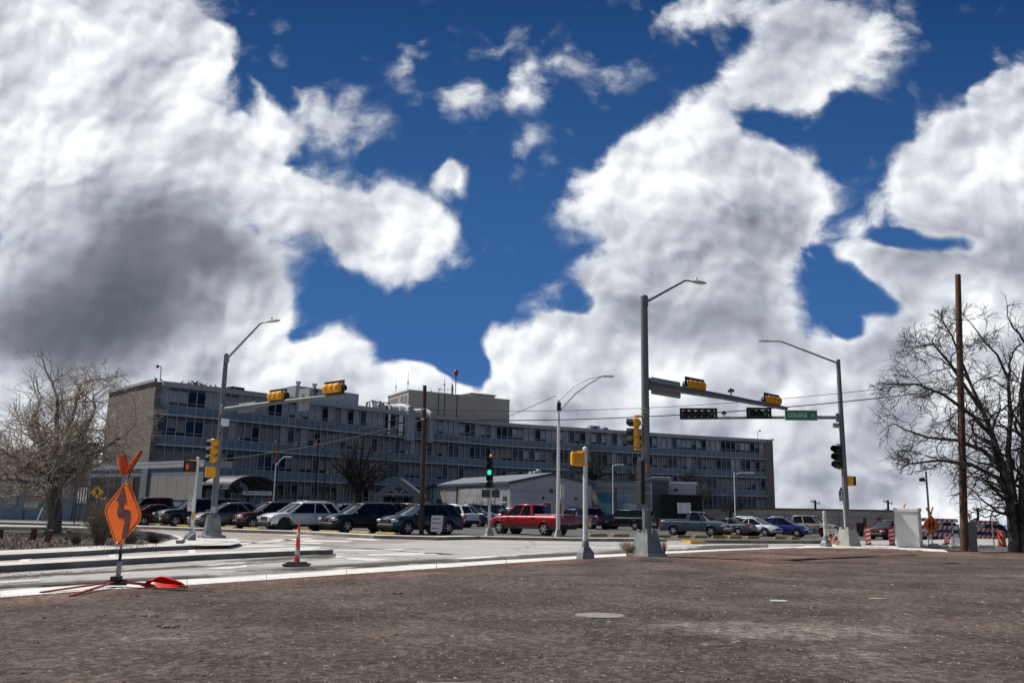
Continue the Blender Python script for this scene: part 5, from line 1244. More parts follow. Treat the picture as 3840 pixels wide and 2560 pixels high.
def ped_head(par, c, face, sym=None, sc=1.0, col_=M_yel):
    F_ = Vector((face[0], face[1], 0)).normalized(); S = Z.cross(F_); rt = Matrix((S, Z, F_)).transposed(); w = .46*sc
    mb = MB(); mb.box(c-F_*.06, (w, w, .20), 0, rot=rt, bev=.04); h = mb.build('walk_signal', col_, par)
    mb = MB(); mb.box(c+F_*.06, (w*.98, w*.98, .06), 0, rot=rt, bev=.03); 
    for s in (-1, 1): mb.box(c+S*(s*w*.47)+F_*.12, (.02, w*.9, .12), 0, rot=rt)
    mb.box(c+Z*(w*.47)+F_*.12, (w*.95, .02, .12), 0, rot=rt); mb.build('hood', M_blk, h)
    mb = MB(); mb.box(c+F_*.095, (w*.80, w*.80, .02), 0, rot=rt); mb.build('screen', mat('signal_screen', (.02, .02, .022), .4), h)
    if sym:
        mb = MB(); fr = (c+F_*.112, S, Z)
        mb.plate([(-.06, -.12), (.02, -.12), (.055, -.02), (.05, .03), (.03, .02), (.03, .11), (.005, .11), (.0, .04), (-.01, .12), (-.03, .12), (-.035, .04), (-.05, .10), (-.07, .09), (-.07, -.04)], (fr[0]-S*.08, fr[1], fr[2]), .01)
        mb.build('hand_symbol', mat('red_hand', (.5, .05, .02), .4, emit=.35), h)
    return h
def skirt(par, base, w0, w1, h, rz, m, name='base'):
    mb = MB(); mb.box((base.x, base.y, base.z+h/2), (w0, w0, h), 0, rz, taper=w1/w0); mb.box((base.x, base.y, base.z+h*.46), (w0*.60, w0*.93, h*.6), 0, rz, taper=w1/w0*1.0)
    for sx in (-1, 1):
        for sy in (-1, 1):
            q = Matrix.Rotation(rz, 3, 'Z') @ Vector((sx*w1*.36, sy*w1*.36, 0)); mb.box((base.x+q.x, base.y+q.y, base.z+h+.05), (w1*.22, w1*.22, .12), 0, rz, bev=.01)
    return mb.build(name, m, par)
def lum(par, start, mid, end, m=M_galv, w=.24):
    """lamp arm through three points with a cobra head at its end"""
    mb = MB(); mb.tube([start, start.lerp(mid, .5), mid, mid.lerp(end, .5)+Z*.02, end], [.055, .05, .042, .036, .034], 0, 7); mb.box(start, (.16, .16, .34)); arm = mb.build('lamp_arm', m, par)
    d = (end-mid).normalized(); d.z *= .3; d.normalize(); s = Z.cross(d).normalized(); up = d.cross(s); V = []; L = .80
    prof = [(0, .05, .05), (.12, .10, .06), (.35, w*.62, .09), (.58, w*.75, .08), (.75, w*.55, .05), (.8, w*.2, .02)]
    mb = MB()
    for x, hw, hh in prof:
        c = end+d*x; V += [c+s*(hw*math.cos(a))+up*(hh*math.sin(a)*(.9 if math.sin(a) > 0 else .45)) for a in [2*math.pi*i/12 for i in range(12)]]
    mb.add(V, [(i*12+j, i*12+(j+1) % 12, (i+1)*12+(j+1) % 12, (i+1)*12+j) for i in range(5) for j in range(12)]+[tuple(range(12)), tuple(range(60, 72))], 0, True)
    lh = mb.build('lamp_head', M_lamp, par); mb = MB(); c = end+d*.3+up*.10; mb.lathe([(.045, 0), (.045, .09), (.02, .11)], 0, 8, c); mb.build('photocell', M_white, lh)
def plate_back(name, label, c, U, w, h, m=M_signback, th=.03, tilt=0., cat='sign', group=None):
    t_ = thing(name, label, cat, c, group=group); mb = MB(); A = Z
    if tilt: A = (Z*math.cos(tilt)+U*math.sin(tilt)); U = (U*math.cos(tilt)-Z*math.sin(tilt))
    r_ = min(w, h)*.07
    mb.plate([(-w/2+r_, -h/2), (w/2-r_, -h/2), (w/2, -h/2+r_), (w/2, h/2-r_), (w/2-r_, h/2), (-w/2+r_, h/2), (-w/2, h/2-r_), (-w/2, -h/2+r_)], (c, U, A), th); mb.build('panel', m, t_)
    mb = MB(); N = U.cross(Z); mb.box(c+N*.06, (.05, .05, h*.5)); mb.build('bracket', M_galv, t_); return t_
class Mast:
    def __init__(s, name, label, bpx, bpy_, top, r0_, r1_, arm_at, arm_end, ra, rb, mp):
        s.b = G(bpx, bpy_); D = s.b.y; s.t = thing(name, label, 'traffic signal', s.b); s.top = P(*top, D).z; s.D = D
        mb = MB(); mb.tube([(s.b.x, s.b.y, .3), (s.b.x, s.b.y, s.top*.5), (s.b.x, s.b.y, s.top)], [r0_, (r0_+r1_)/2, r1_], 0, 10, smooth=False); mb.lathe([(r1_*1.05, s.top), (r1_*1.05, s.top+.04), (r1_*.4, s.top+.09)], 0, 10, (s.b.x, s.b.y, 0)); s.pole = mb.build('pole', mp, s.t)
        if arm_at:
            za = P(*arm_at, D).z; s.za = za; s.e = G(*arm_end, za); s.dir = (V3(s.e.x-s.b.x, s.e.y-s.b.y)).normalized()
            st = V3(s.b.x, s.b.y, za)+s.dir*r0_*.8; mb = MB(); mb.tube([st, st.lerp(s.e, .5)+Z*.03, s.e], [ra, (ra+rb)/2, rb], 0, 9); mb.box(st, (.26, .26, .46), 0, math.atan2(s.dir.y, s.dir.x), bev=.02); mb.lathe([(rb*1.04, -.03), (rb*1.04, .03)], 0, 9, s.e)
            s.arm = mb.build('mast_arm', mp, s.t)
    def on_arm(s, px):               # point of the arm seen in column px
        best = None
        for i in range(400):
            q = V3(s.b.x, s.b.y, s.za).lerp(s.e, i/399); d = ray_px(q)
            if best is None or abs(d[0]-px) < best[0]: best = (abs(d[0]-px), q)
        return best[1]
    def at(s, py, o=0, side=(0, 0)): z = P(1920, py, s.D).z if False else height_at(s.b, py); return V3(s.b.x+side[0], s.b.y+side[1], z)
def ray_px(q):
    v = Vector((q.x, q.y, q.z-EYE)); return (1920+FP*v.dot(cr)/v.dot(w0), 1280-FP*v.dot(cu)/v.dot(w0))
def height_at(b, py):
    lo, hi = -3., 40.
    for _ in range(50):
        m_ = (lo+hi)/2
        if ray_px(V3(b.x, b.y, m_))[1] > py: lo = m_
        else: hi = m_
    return lo
# middle mast
Mm = Mast('mast_signal', 'tall middle signal mast with grey tapered foot and one lamp arm', 2427, 2086, (2417, 1114), .165, .135, (2432, 1438), (2948, 1531), .17, .09, M_galvd)
skirt(Mm.t, Mm.b, .86, .56, .86, R(38), M_skirt)
mb = MB(); mb.box((Mm.b.x, Mm.b.y, .06), (1.0, 1.0, .12), 0, R(38)); mb.build('footing', M_conc, Mm.t)
a0 = V3(Mm.b.x, Mm.b.y, height_at(Mm.b, 1130)); lum(Mm.t, a0+Mm.dir*.12, P(2567, 1053, Mm.D+1.1), P(2592, 1055, Mm.D+1.3))
fm = Vector((-Mm.dir.y, Mm.dir.x, 0))
for px, dz in ((2613, .30), (2902, .27)):
    q = Mm.on_arm(px)+Z*dz; signal_head(Mm.t, q-fm*-.05, fm, 3, vertical=False)
q = V3(Mm.b.x-.42, Mm.b.y-.1, height_at(Mm.b, 1622)); signal_head(Mm.t, q, (-.96, .28), 3, backplate=False)
mb = MB()
for dz in (.62, -.62): mb.tube([q+Z*dz, V3(Mm.b.x, Mm.b.y, q.z+dz)], .04, 0, 6)
mb.build('bracket', M_yel, Mm.t)
mb = MB()
for py in (1535, 1548, 1795, 1820, 1848, 1910): z = height_at(Mm.b, py); mb.lathe([(.172, z), (.172, z+.03)], 0, 12, (Mm.b.x, Mm.b.y, 0))
mb.build('steel_band', M_alu, Mm.t)
q = V3(Mm.b.x-.22, Mm.b.y+.05, height_at(Mm.b, 1800))
s = thing('traffic_sign', 'tall dark sign seen edge on, strapped to the left of the tall middle mast', 'sign', q); mb = MB(); mb.box(q+Z*.37, (.10, .60, .74), 0, R(8), bev=.02); mb.box(q-Z*.46+V3(-.02, 0), (.13, .72, .86), 0, R(8), bev=.02); mb.build('panel', M_blk, s)
mb = MB(); zz = height_at(Mm.b, 1755); mb.box((Mm.b.x-.02, Mm.b.y-.18, zz), (.045, .02, .28)); mb.build('yellow_tag', M_yel, Mm.t)
c = Mm.on_arm(2507); plate_back('street_name_sign', 'long blank sign back crossing the near end of the middle mast arm', c-fm*.0+fm*.12, Mm.dir, 1.9, .66)
c = Mm.on_arm(2742); s = thing('detector_camera', 'small black detector on top of the middle mast arm', 'camera', c+Z*.1); mb = MB(); mb.tube([c+Z*.1, c+Z*.32], .03, 0, 6); mb.box(c+Z*.34, (.10, .26, .11), 0, .8); mb.lathe([(.02, .36), (.07, .40), (.02, .46)], 0, 8, (c.x, c.y, c.z)); mb.build('housing', M_blk, s)
# left mast
Lm = Mast('mast_signal', 'left signal mast standing on a round concrete pad by the far kerb', 793, 2026, (834, 1331), .15, .10, (836, 1536), (1292, 1479), .11, .06, M_galvd)
skirt(Lm.t, Lm.b+Z*.30, .70, .50, .72, R(30), M_skirt)
mb = MB(); mb.lathe([(.62, 0), (.62, .20), (.56, .24)], 0, 14, (Lm.b.x, Lm.b.y, 0)); mb.box((Lm.b.x, Lm.b.y, .28), (.74, .74, .12), 0, R(30)); mb.build('footing', M_conc, Lm.t)
lum(Lm.t, V3(Lm.b.x, Lm.b.y, height_at(Lm.b, 1345))+Lm.dir*.1, P(976, 1213, Lm.D-1.2), P(1000, 1208, Lm.D-1.4), w=.2)
fl_ = Vector((-Lm.dir.y, Lm.dir.x, 0))
if fl_.y < 0: fl_ = -fl_
for px in (1036, 1248): signal_head(Lm.t, Lm.on_arm(px)+Z*.30, fl_, 3, vertical=False)
c = Lm.on_arm(918); plate_back('street_name_sign', 'blank white sign back crossing the left mast arm next to its pole', c+fl_*.1, Lm.dir, 1.35, .44)
c = Lm.on_arm(1132); plate_back('traffic_sign', 'upright blank sign back between the two yellow signals of the left mast arm', c+fl_*.1+Z*.02, Lm.dir, .76, .92)
c = Lm.on_arm(1182); s = thing('detector_camera', 'small black detector on the left mast arm between sign back and signal', 'camera', c+Z*.1); mb = MB(); mb.tube([c+Z*.05, c+Z*.25], .03, 0, 6); mb.box(c+Z*.28, (.10, .24, .11), 0, .8); mb.lathe([(.02, .30), (.07, .34), (.02, .40)], 0, 8, (c.x, c.y, c.z)); mb.build('housing', M_blk, s)
q = V3(Lm.b.x-.22, Lm.b.y-.12, height_at(Lm.b, 1690)); signal_head(Lm.t, q, (-.93, .37), 3, backplate=False)
q = V3(Lm.b.x-.26, Lm.b.y-.12, height_at(Lm.b, 1770)); ped_head(Lm.t, q, (-.5, .86))
q = V3(Lm.b.x+.24, Lm.b.y-.12, height_at(Lm.b, 1583)); mb = MB(); mb.box(q, (.34, .2, .36), 0, .4, bev=.05); mb.tube([q-Z*.2, q-Z*.42+V3(-.15, 0), q-Z*.6+V3(-.22, 0)], .012, 1, 4); mb.build('detector_box', [M_white, M_blk], Lm.t)
mb = MB(); mb.box((Lm.b.x+.05, Lm.b.y-.16, height_at(Lm.b, 1910)), (.20, .03, .28)); mb.build('number_tag', M_lamp, Lm.t)
# right mast
Rm = Mast('mast_signal', 'right signal mast with a green street name sign and tall concrete foot', 3181, 2047, (3137, 1352), .17, .11, (3158, 1565), (2553, 1569), .10, .06, M_galvd)
skirt(Rm.t, Rm.b, .92, .60, .86, R(30), mat('cast_concrete_foot', (.36, .36, .34), .8, var=.2, scale=2, bump=.2))
lum(Rm.t, V3(Rm.b.x, Rm.b.y, height_at(Rm.b, 1362)), P(2932, 1281, Rm.D), P(2896, 1280, Rm.D), w=.2)
fr_ = Vector((-.12, -1, 0)).normalized()
M_gdim = mat('dim_green_lens', (.004, .05, .035), .3, emit=.15)
q = Rm.on_arm(2618)+Z*.25+fr_*.2; signal_head(Rm.t, q, fr_, 5, vertical=False, housing=M_blk, green_dim=M_gdim)
q = Rm.on_arm(2844)+Z*.25+fr_*.2; signal_head(Rm.t, q, fr_, 3, vertical=False, housing=M_blk, green_dim=M_gdim)
sg = Rm.on_arm(3002)+Z*.12+fr_*.14; s = thing('street_name_sign', 'green street name sign reading COLLEGE DR on the right mast arm', 'sign', sg); Us = Vector((.995, -.09, 0)).normalized(); fr = (sg, Us, Z); Ns = Us.cross(Z)
mb = MB(); w, h = .86, .28; mb.plate([(-w, -h), (w, -h), (w, h), (-w, h)], fr, .03); mb.build('border', M_signwhite, s)
mb = MB(); w, h = .83, .25; mb.plate([(-w, -h), (w, -h), (w, h), (-w, h)], (sg+Ns*.012, Us, Z), .02); mb.build('panel', mat('street_sign_green', (.0, .17, .085), .4), s)
text('COLLEGE', .34, (sg+Ns*.026-Us*.20, Us, Z), M_signwhite, s, sx=.72, bold=.004); text('DR', .20, (sg+Ns*.026+Us*.63-Z*.02, Us, Z), M_signwhite, s, sx=.85)
c = Rm.on_arm(2716); s = thing('detector_camera', 'small black detector on the right mast arm between the two dark signals', 'camera', c+Z*.06); mb = MB(); mb.tube([c+Z*.05, c+Z*.25], .03, 0, 6); mb.box(c+Z*.28, (.10, .24, .11), 0, .8); mb.box(c+Z*.38, (.08, .10, .08)); mb.build('housing', M_blk, s)
q = V3(Rm.b.x-.38, Rm.b.y-.15, height_at(Rm.b, 1713)); signal_head(Rm.t, q, (-.75, -.66), 3, backplate=False, housing=M_blk, green_dim=M_gdim, sc=1.15)
mb = MB()
for dz in (.66, -.64): mb.tube([q+Z*dz, V3(Rm.b.x, Rm.b.y, q.z+dz)], .035, 0, 6)
mb.build('bracket', M_yel, Rm.t)
q = V3(Rm.b.x+.26, Rm.b.y-.05, height_at(Rm.b, 1803)); ped_head(Rm.t, q, (.9, .45), sc=1.1)
q = V3(Rm.b.x-.36, Rm.b.y-.1, height_at(Rm.b, 1595)); mb = MB(); mb.box(q, (.34, .16, .26), 0, bev=.03); mb.tube([q+V3(-.1, -.1, .1), q+V3(.1, -.12, -.2), q+V3(.22, 0, -.25)], .012, 1, 4); mb.build('detector_box', [M_lamp, M_blk], Rm.t)
mb = MB(); mb.tube([(Rm.b.x-.16, Rm.b.y-.15, .9), (Rm.b.x-.19, Rm.b.y-.15, height_at(Rm.b, 1890))], .035, 0, 6); mb.build('conduit', M_pwhite, Rm.t)
c = V3(Rm.b.x-.30, Rm.b.y-.22, height_at(Rm.b, 1852)); s = thing('route_sign', 'dark green and white bordered evacuation route style sign on the right mast', 'sign', c); fr = (c, Vector((1, .1, 0)).normalized(), Z)
mb = MB(); mb.plate([(-.15, -.36), (.15, -.36), (.15, .14), (.12, .20), (.08, .24), (.05, .36), (-.05, .36), (-.08, .24), (-.12, .20), (-.15, .14)], fr, .02); mb.build('border', M_signwhite, s)
M_dg = mat('sign_dark_green', (.01, .05, .04), .4); mb = MB()
N_s = fr[1].cross(Z)
mb.plate([(-.125, -.12), (.125, -.12), (.125, .12), (-.125, .12)], (c+N_s*.012, fr[1], Z), .01); mb.plate([(-.125, -.24), (.125, -.24), (.125, -.18), (-.125, -.18)], (c+N_s*.012, fr[1], Z), .01); mb.plate([(-.125, -.335), (.125, -.335), (.125, -.29), (-.125, -.29)], (c+N_s*.012, fr[1], Z), .01); mb.plate([(-.12, .17), (.12, .17), (.04, .25), (.03, .33), (-.03, .33), (-.04, .25)], (c+N_s*.012, fr[1], Z), .01); mb.build('panel', M_dg, s)
mb = MB(); mb.plate([(-.05, -.10), (.05, -.10), (.03, 0), (.05, .04), (.01, .10), (-.03, .08), (-.01, 0)], (c+N_s*.02, fr[1], Z), .01); mb.build('symbol', M_signwhite, s)

def post(name, label, bpx, bpy_, ytop, r, m, cat, base=None, mb_extra=None):
    b = G(bpx, bpy_); t_ = thing(name, label, cat, b); zt_ = height_at(b, ytop); mb = MB(); mb.tube([(b.x, b.y, .05), (b.x, b.y, zt_)], [r, r*.95], 0, 12); mb.lathe([(r*1.12, zt_), (r*1.12, zt_+.05), (r*.5, zt_+.09)], 0, 12, (b.x, b.y, 0)); mb.build('pole', m, t_)
    if base:
        w, h = base; mb = MB(); mb.box((b.x, b.y, h*.28), (w, w, h*.56), 0, R(25), taper=.92); mb.box((b.x, b.y, h*.78), (w*.92, w*.92, h*.44), 0, R(25), taper=.52); mb.lathe([(r*1.5, h), (r*1.5, h+.10), (r*1.15, h+.20)], 0, 12, (b.x, b.y, 0)); mb.build('base', M_skirt, t_)
    return t_, b
# white walk-signal post in the middle
t_, b = post('signal_post', 'white walk signal post with a yellow signal back, left of the tall middle mast', 2195, 2097, 1684, .085, M_pwhite, 'signal post', (.46, .42))
q = V3(b.x-.30, b.y-.02, height_at(b, 1720)); ped_head(t_, q, (-.35, .94), sc=1.02)
mb = MB(); 
for dz in (.24, -.22): mb.tube([q+Z*dz, V3(b.x, b.y, q.z+dz)], .035, 0, 6); mb.box(V3(b.x, b.y-.0, q.z+dz), (.20, .20, .05))
mb.build('bracket', M_yel, t_); mb = MB(); mb.box((b.x+.11, b.y, height_at(b, 1955)), (.06, .10, .34), 0, bev=.01); mb.build('push_button', M_yel, t_)
# left white walk-signal post
t_, b = post('signal_post', 'thin white post with a walk signal showing a red hand, left of the left mast', 716, 2036, 1720, .065, M_pwhite, 'signal post')
mb = MB(); mb.box((b.x, b.y, .21), (.34, .34, .42), 0, .5, taper=.85); mb.box((b.x, b.y, .48), (.16, .16, .2)); mb.build('base', M_galvd, t_)
q = V3(b.x-.31, b.y-.02, height_at(b, 1749)); ped_head(t_, q, (.25, -.97), sym=True, sc=1.05)
mb = MB()
for dz in (.24, -.25): mb.tube([q+Z*dz, V3(b.x, b.y, q.z+dz)], .03, 0, 6)
mb.build('bracket', M_yel, t_)
mb = MB(); mb.box((b.x+.03, b.y-.08, height_at(b, 1932)), (.07, .08, .30)); mb.build('push_button', M_yel, t_)
for py, txs, cc, lab in ((1872, ('DON\'T', 'STOP', 'HERE'), M_navy, 'small white plate with blue text on the thin white signal post, upper of two'), (1901, ('NO', 'U TURN'), M_redm, 'small white plate with red text on the thin white signal post, lower of two')):
    c = V3(b.x-.14, b.y-.09, height_at(b, py)); s = thing('regulatory_sign', lab, 'sign', c); mb = MB(); mb.box(c, (.20, .02, .32)); mb.build('panel', M_signwhite, s)
    for k, tx in enumerate(txs): text(tx, .075, (c+V3(0, -.014, .09-.085*k), V3(1, 0), Z), cc, s, sx=.8)
c = G(716, 2038)+V3(-.05, -.42, .30); s = thing('fallen_sign', 'long white sign leaning aslant against the foot of the thin white post', 'sign', c); Uf = (V3(.80, -.05, .62)).normalized(); Vf = V3(-.6, .25, .76); Vf = (Vf-Uf*Vf.dot(Uf)).normalized(); mb = MB(); mb.plate([(-.42, -.09), (.42, -.09), (.42, .09), (-.42, .09)], (c, Uf, Vf), .02); mb.build('panel', M_signwhite, s)
text('SIDEWALK CLOSED', .085, (c+Uf.cross(Vf)*.014, Uf, Vf), M_navy, s)
# far signal post with the lit green lamp
t_, b = post('signal_post', 'grey signal post with a five lamp black signal lit green', 1834, 2012, 1835, .085, M_alu, 'traffic signal'); 
mb = MB(); mb.box((b.x, b.y, .25), (.46, .46, .5), 0, .4, taper=.6); mb.box((b.x, b.y, .02), (1.0, .8, .05)); mb.build('base', M_conc, t_)
zc_ = (height_at(b, 1713)+height_at(b, 1828))/2; hh = height_at(b, 1713)-height_at(b, 1828); signal_head(t_, V3(b.x-.03, b.y-.05, zc_), (-.22, -.97), 5, backplate=False, lit=2, housing=M_blk, sc=hh/5/.355)
mb = MB(); mb.lathe([(.10, zc_+hh/2), (.10, zc_+hh/2+.12), (.05, zc_+hh/2+.16)], 0, 8, (b.x+.04, b.y, 0)); mb.box((b.x+.05, b.y, zc_-hh/2-.06), (.55, .10, .07)); mb.box((b.x+.30, b.y, zc_-hh/2-.38), (.07, .1, .6)); mb.build('bracket', M_yel, t_)
for dx in (-.24, .34): ped_head(t_, V3(b.x+dx, b.y-.05, zc_-hh/2-.34), (-.1, -1), sc=.95, col_=M_blk)
mb = MB(); mb.box((b.x, b.y-.1, height_at(b, 1935)), (.22, .04, .42)); mb.build('number_tag', M_signwhite, t_)
# lamp post with twin curved arms
b = G(2093, 2013); t_ = thing('street_lamp', 'pale slightly leaning street lamp with a long curved double arm beside the red pickup', 'street lamp', b); zt_ = height_at(b, 1500)
mb = MB(); mb.tube([(b.x, b.y, 0), (b.x-.02, b.y, zt_)], [.13, .085], 0, 10); mb.build('pole', M_pwhite, t_)
mb = MB(); mb.box((b.x, b.y, .22), (.42, .42, .44), 0, .3, taper=.6); mb.build('base', M_conc, t_)
tip = P(2262, 1409, b.y-.5); s0 = V3(b.x, b.y, zt_-.05); s1 = V3(b.x, b.y, zt_-.75)
mb = MB(); mb.tube([s0, s0.lerp(tip, .35)+Z*.42, s0.lerp(tip, .7)+Z*.32, tip], [.04]*4, 0, 6); mb.tube([s1, s1.lerp(tip, .35)+Z*.30, s1.lerp(tip, .7)+Z*.22, tip], [.04]*4, 0, 6); mb.box((b.x, b.y, zt_-.4), (.24, .24, .5), 1); mb.build('lamp_arm', [M_pwhite, M_blk], t_)
mb = MB(); mb.box(tip+V3(.3, 0, -.02), (.70, .26, .10), 0, bev=.03); mb.build('lamp_head', M_lamp, t_)
c = V3(b.x+.24, b.y, height_at(b, 1842)); s = thing('traffic_sign', 'narrow dark sign edge strapped behind the pale leaning street lamp', 'sign', c); mb = MB(); mb.box(c, (.14, .5, .86), 0, .2); mb.box(c+V3(.02, 0, -1.1), (.08, .3, .9), 0); mb.build('panel', M_signback, s)
# car-park lamps
def park_lamp(label, bx, D, ybot, ytop, dx, py_l, m=M_pwhite, r=.07, arm='lamp_arm'):
    b = GX(bx, D); b.z = gz(b.x, b.y); t_ = thing('street_lamp', label, 'street lamp', b, group='lamps in the car park'); zt_ = height_at(b, ytop); mb = MB(); mb.tube([(b.x, b.y, b.z), (b.x, b.y, zt_)], [r, r*.75], 0, 8); mb.build('pole', m, t_)
    e = P(bx+dx, py_l, D); st = V3(b.x, b.y, zt_-.3); mb = MB(); mb.tube([st, st.lerp(e, .5)+Z*.12, e], .035, 0, 6); mb.build('lamp_arm', m, t_); s_ = 1 if dx > 0 else -1; mb = MB(); mb.box(e+V3(s_*.35, 0, -.02), (.75, .3, .12), 0, bev=.04); mb.build('lamp_head', M_lamp, t_)
park_lamp('street lamp with a raised arm beside the emergency canopy', 1024, 82, 1900, 1735, 42, 1712)
park_lamp('pale lamp pole in front of the teal garage door', 2299, 92, 1990, 1741, 16, 1741)
park_lamp('thin lamp with an arm to the right before the right end of the hospital', 2757, 84, 1935, 1768, 42, 1772)
# wooden utility poles
M_wood = mat('creosote_pole_wood', (.060, .030, .018), .85, col2=(.16, .075, .04), scale=4, stretch=(3, 3, .25), detail=8, bump=.4, bscale=20)
M_woodd = mat('dark_pole_wood', (.035, .018, .014), .85, col2=(.07, .035, .025), scale=4, stretch=(3, 3, .25), detail=8)
b = G(3617, 2066); tp = P(3592, 1030, b.y); up_ = thing('utility_pole', 'thick brown wooden utility pole in front of the bare tree on the right', 'utility pole', b); mb = MB(); n = 14; mb.tube([b.lerp(tp, i/n) for i in range(n+1)], [.19-.055*i/n for i in range(n+1)], 0, 14); mb.build('shaft', M_wood, up_)
b2 = G(1580, 2009); tp2 = P(1593, 1445, b2.y); um = thing('utility_pole', 'thin dark brown wooden pole in front of the dark teal suv', 'utility pole', b2); mb = MB(); mb.tube([b2, b2.lerp(tp2, .5), tp2], [.145, .13, .11], 0, 10); mb.build('shaft', M_woodd, um)
for py in (1534, 1572): f = height_at(b2, py); q = b2.lerp(tp2, (f-b2.z)/(tp2.z-b2.z)); mb = MB(); mb.box(q+V3(-.08, -.1), (.22, .12, .10)); mb.build('wire_clamp', M_alu, um)
# overhead lines
def wire(name, label, pts, r, m=M_blk):
    t_ = MB(); t_.tube(pts, r, 0, 5); o = t_.build(name, m); tag(o, label, 'cable', group='overhead lines'); return o
def sag(a, b, s, n=16): return [a.lerp(b, i/n)-Z*(4*s*(i/n)*(1-i/n)) for i in range(n+1)]
fA = lambda py: (lambda z: b2.lerp(tp2, (z-b2.z)/(tp2.z-b2.z)))(height_at(b2, py))
fB = lambda py: (lambda z: b.lerp(tp, (z-b.z)/(tp.z-b.z)))(height_at(b, py))
wire('overhead_cable', 'thick black cable from the thin dark pole to the thick brown pole', sag(fA(1573), fB(1455), .55), .026)
wire('overhead_cable', 'thin upper line from the thin dark pole to the thick brown pole', sag(fA(1536), fB(1420), .6), .014)
wire('overhead_cable', 'thick black cable falling from the thin dark pole towards the left tree', sag(fA(1573), P(300, 1738, 60), .9, 24), .026)
wire('overhead_cable', 'thin line from the thin dark pole sloping down across the left half of the hospital', sag(fA(1536), P(1000, 1668, 96), .5), .02)
wire('overhead_cable', 'thin line from the pale curved street lamp down to the gabled canopy', sag(V3(*G(2080, 2013).xy, zt_*1.03), P(1560, 1690, 100), .2), .02)
# distant poles on the right
for px, y0, y1, D, lab in ((3058, 1909, 1874, 150, 'small distant utility pole above the tan building left of the right mast'), (3331, 1912, 1874, 150, 'small distant utility pole above the tan building left of the white cabinet'), (3668, 2010, 1903, 130, 'distant utility pole with a transformer right of the thick brown pole')):
    p, q = P(px, y0+20, D), P(px-1, y1, D); t_ = thing('utility_pole', lab, 'utility pole', p, group='distant utility poles'); mb = MB(); mb.tube([p, q], [.22, .16], 0, 6); mb.build('shaft', M_blk, t_)
    mb = MB(); mb.bar(q-Z*.45+V3(-.75, 0, .2), q-Z*.45+V3(.75, 0, -.2), .12, .14); [mb.lathe([(.05, 0), (.09, .12), (.05, .3)], 0, 6, (q.x+dx, q.y, q.z-.35-dx*.25)) for dx in (-.7, -.3, .65)]; mb.bar(q-Z*1.6+V3(-.7, 0, 0), q-Z*1.4+V3(.1, 0, 0), .08, .1); mb.build('crossarm', M_blk, t_)
    if px == 3668: mb = MB(); mb.lathe([(.35, q.z-2.6), (.35, q.z-1.6), (.1, q.z-1.5)], 0, 8, (q.x-.55, q.y, 0)); mb.build('transformer', M_blk, t_)
b_ = GX(3482, 75, -1.); t_ = thing('flood_lamp_pole', 'thin grey pole with a dark flood lamp left of the thick brown pole', 'street lamp', b_); zt_ = height_at(b_, 1766); mb = MB(); mb.tube([b_, V3(b_.x, b_.y, zt_)], [.12, .08], 0, 8); mb.build('pole', M_galvd, t_)
mb = MB(); zl = height_at(b_, 1798); mb.box((b_.x-.38, b_.y, zl), (.42, .3, .32), 0, bev=.04); mb.bar((b_.x-.3, b_.y, zl), (b_.x, b_.y, zl), .06, .06); mb.build('lamp_head', M_blk, t_)

# ------------------------------------------------------------------ road-works signs and small things
def diamond(name, label, c, yaw_n, half, m, tilt=0., arrow=None, border=True):
    N = Vector((math.cos(yaw_n), math.sin(yaw_n), 0)); U = Z.cross(N); A = Z*math.cos(tilt)-U*math.sin(tilt); U2 = U*math.cos(tilt)+Z*math.sin(tilt)
    t_ = thing(name, label, 'sign', c); fr = (c, U2, A); h = half
    def ring(k): r_ = h*.10; return [(0-r_*k, -h*k+r_), (r_*k, -h*k+r_), (h*k-r_, -r_*k), (h*k-r_, r_*k), (r_*k, h*k-r_), (-r_*k, h*k-r_), (-h*k+r_, r_*k), (-h*k+r_, -r_*k)]
    mb = MB(); mb.plate(ring(1.04), fr, .014); mb.build('panel', m, t_)
    if border:
        mb = MB(); o_, i_ = ring(.97), ring(.935); n = 8
        for j in range(n): mb.plate([o_[j], o_[(j+1) % n], i_[(j+1) % n], i_[j]], (c+N*.0085, U2, A), .003)
        mb.build('border', M_blk, t_)
    return t_, (c+N*.010, U2, A), N, U2, A
b = G(433, 2203); t0 = P(432, 1923, b.y); YN = R(-124.5)
t_, fr, N, U, A = diamond('diversion_sign', 'large orange diamond sign with a crooked black lane arrow on the left', V3(b.x, b.y, t0.z)+V3(0, 0, 0), YN, .665, M_org, tilt=-R(6.5))
mb = MB(); s_ = .60
pts = [(.13, -.48), (.31, -.48), (.31, .02), (.25, .09), (.02, .09), (.0, .11), (.0, .22), (.11, .22), (-.09, .52), (-.29, .22), (-.18, .22), (-.18, -.02), (-.11, -.10), (.10, -.10), (.13, -.13)]
mb.plate([(x*.96-.01, y*.96) for x, y in pts], (fr[0]+N*.002, U, A), .004); mb.build('arrow', mat('scuffed_black', (.05, .012, .02), .7, col2=(.16, .05, .05), scale=5, detail=8), t_)
mb = MB(); back_ = -N*.035
mb.tube([V3(b.x, b.y, .12)+back_, V3(b.x, b.y, t0.z+.72)+back_], .022, 0, 8); mb.bar(V3(b.x, b.y, .18)+back_, V3(b.x, b.y, .50)+back_, .07, .07); mb.bar(V3(b.x, b.y, .45)+back_, V3(b.x, b.y, .72)+back_, .045, .045, 1); mb.build('mast', [M_galv, M_blk], t_)
mb = MB()
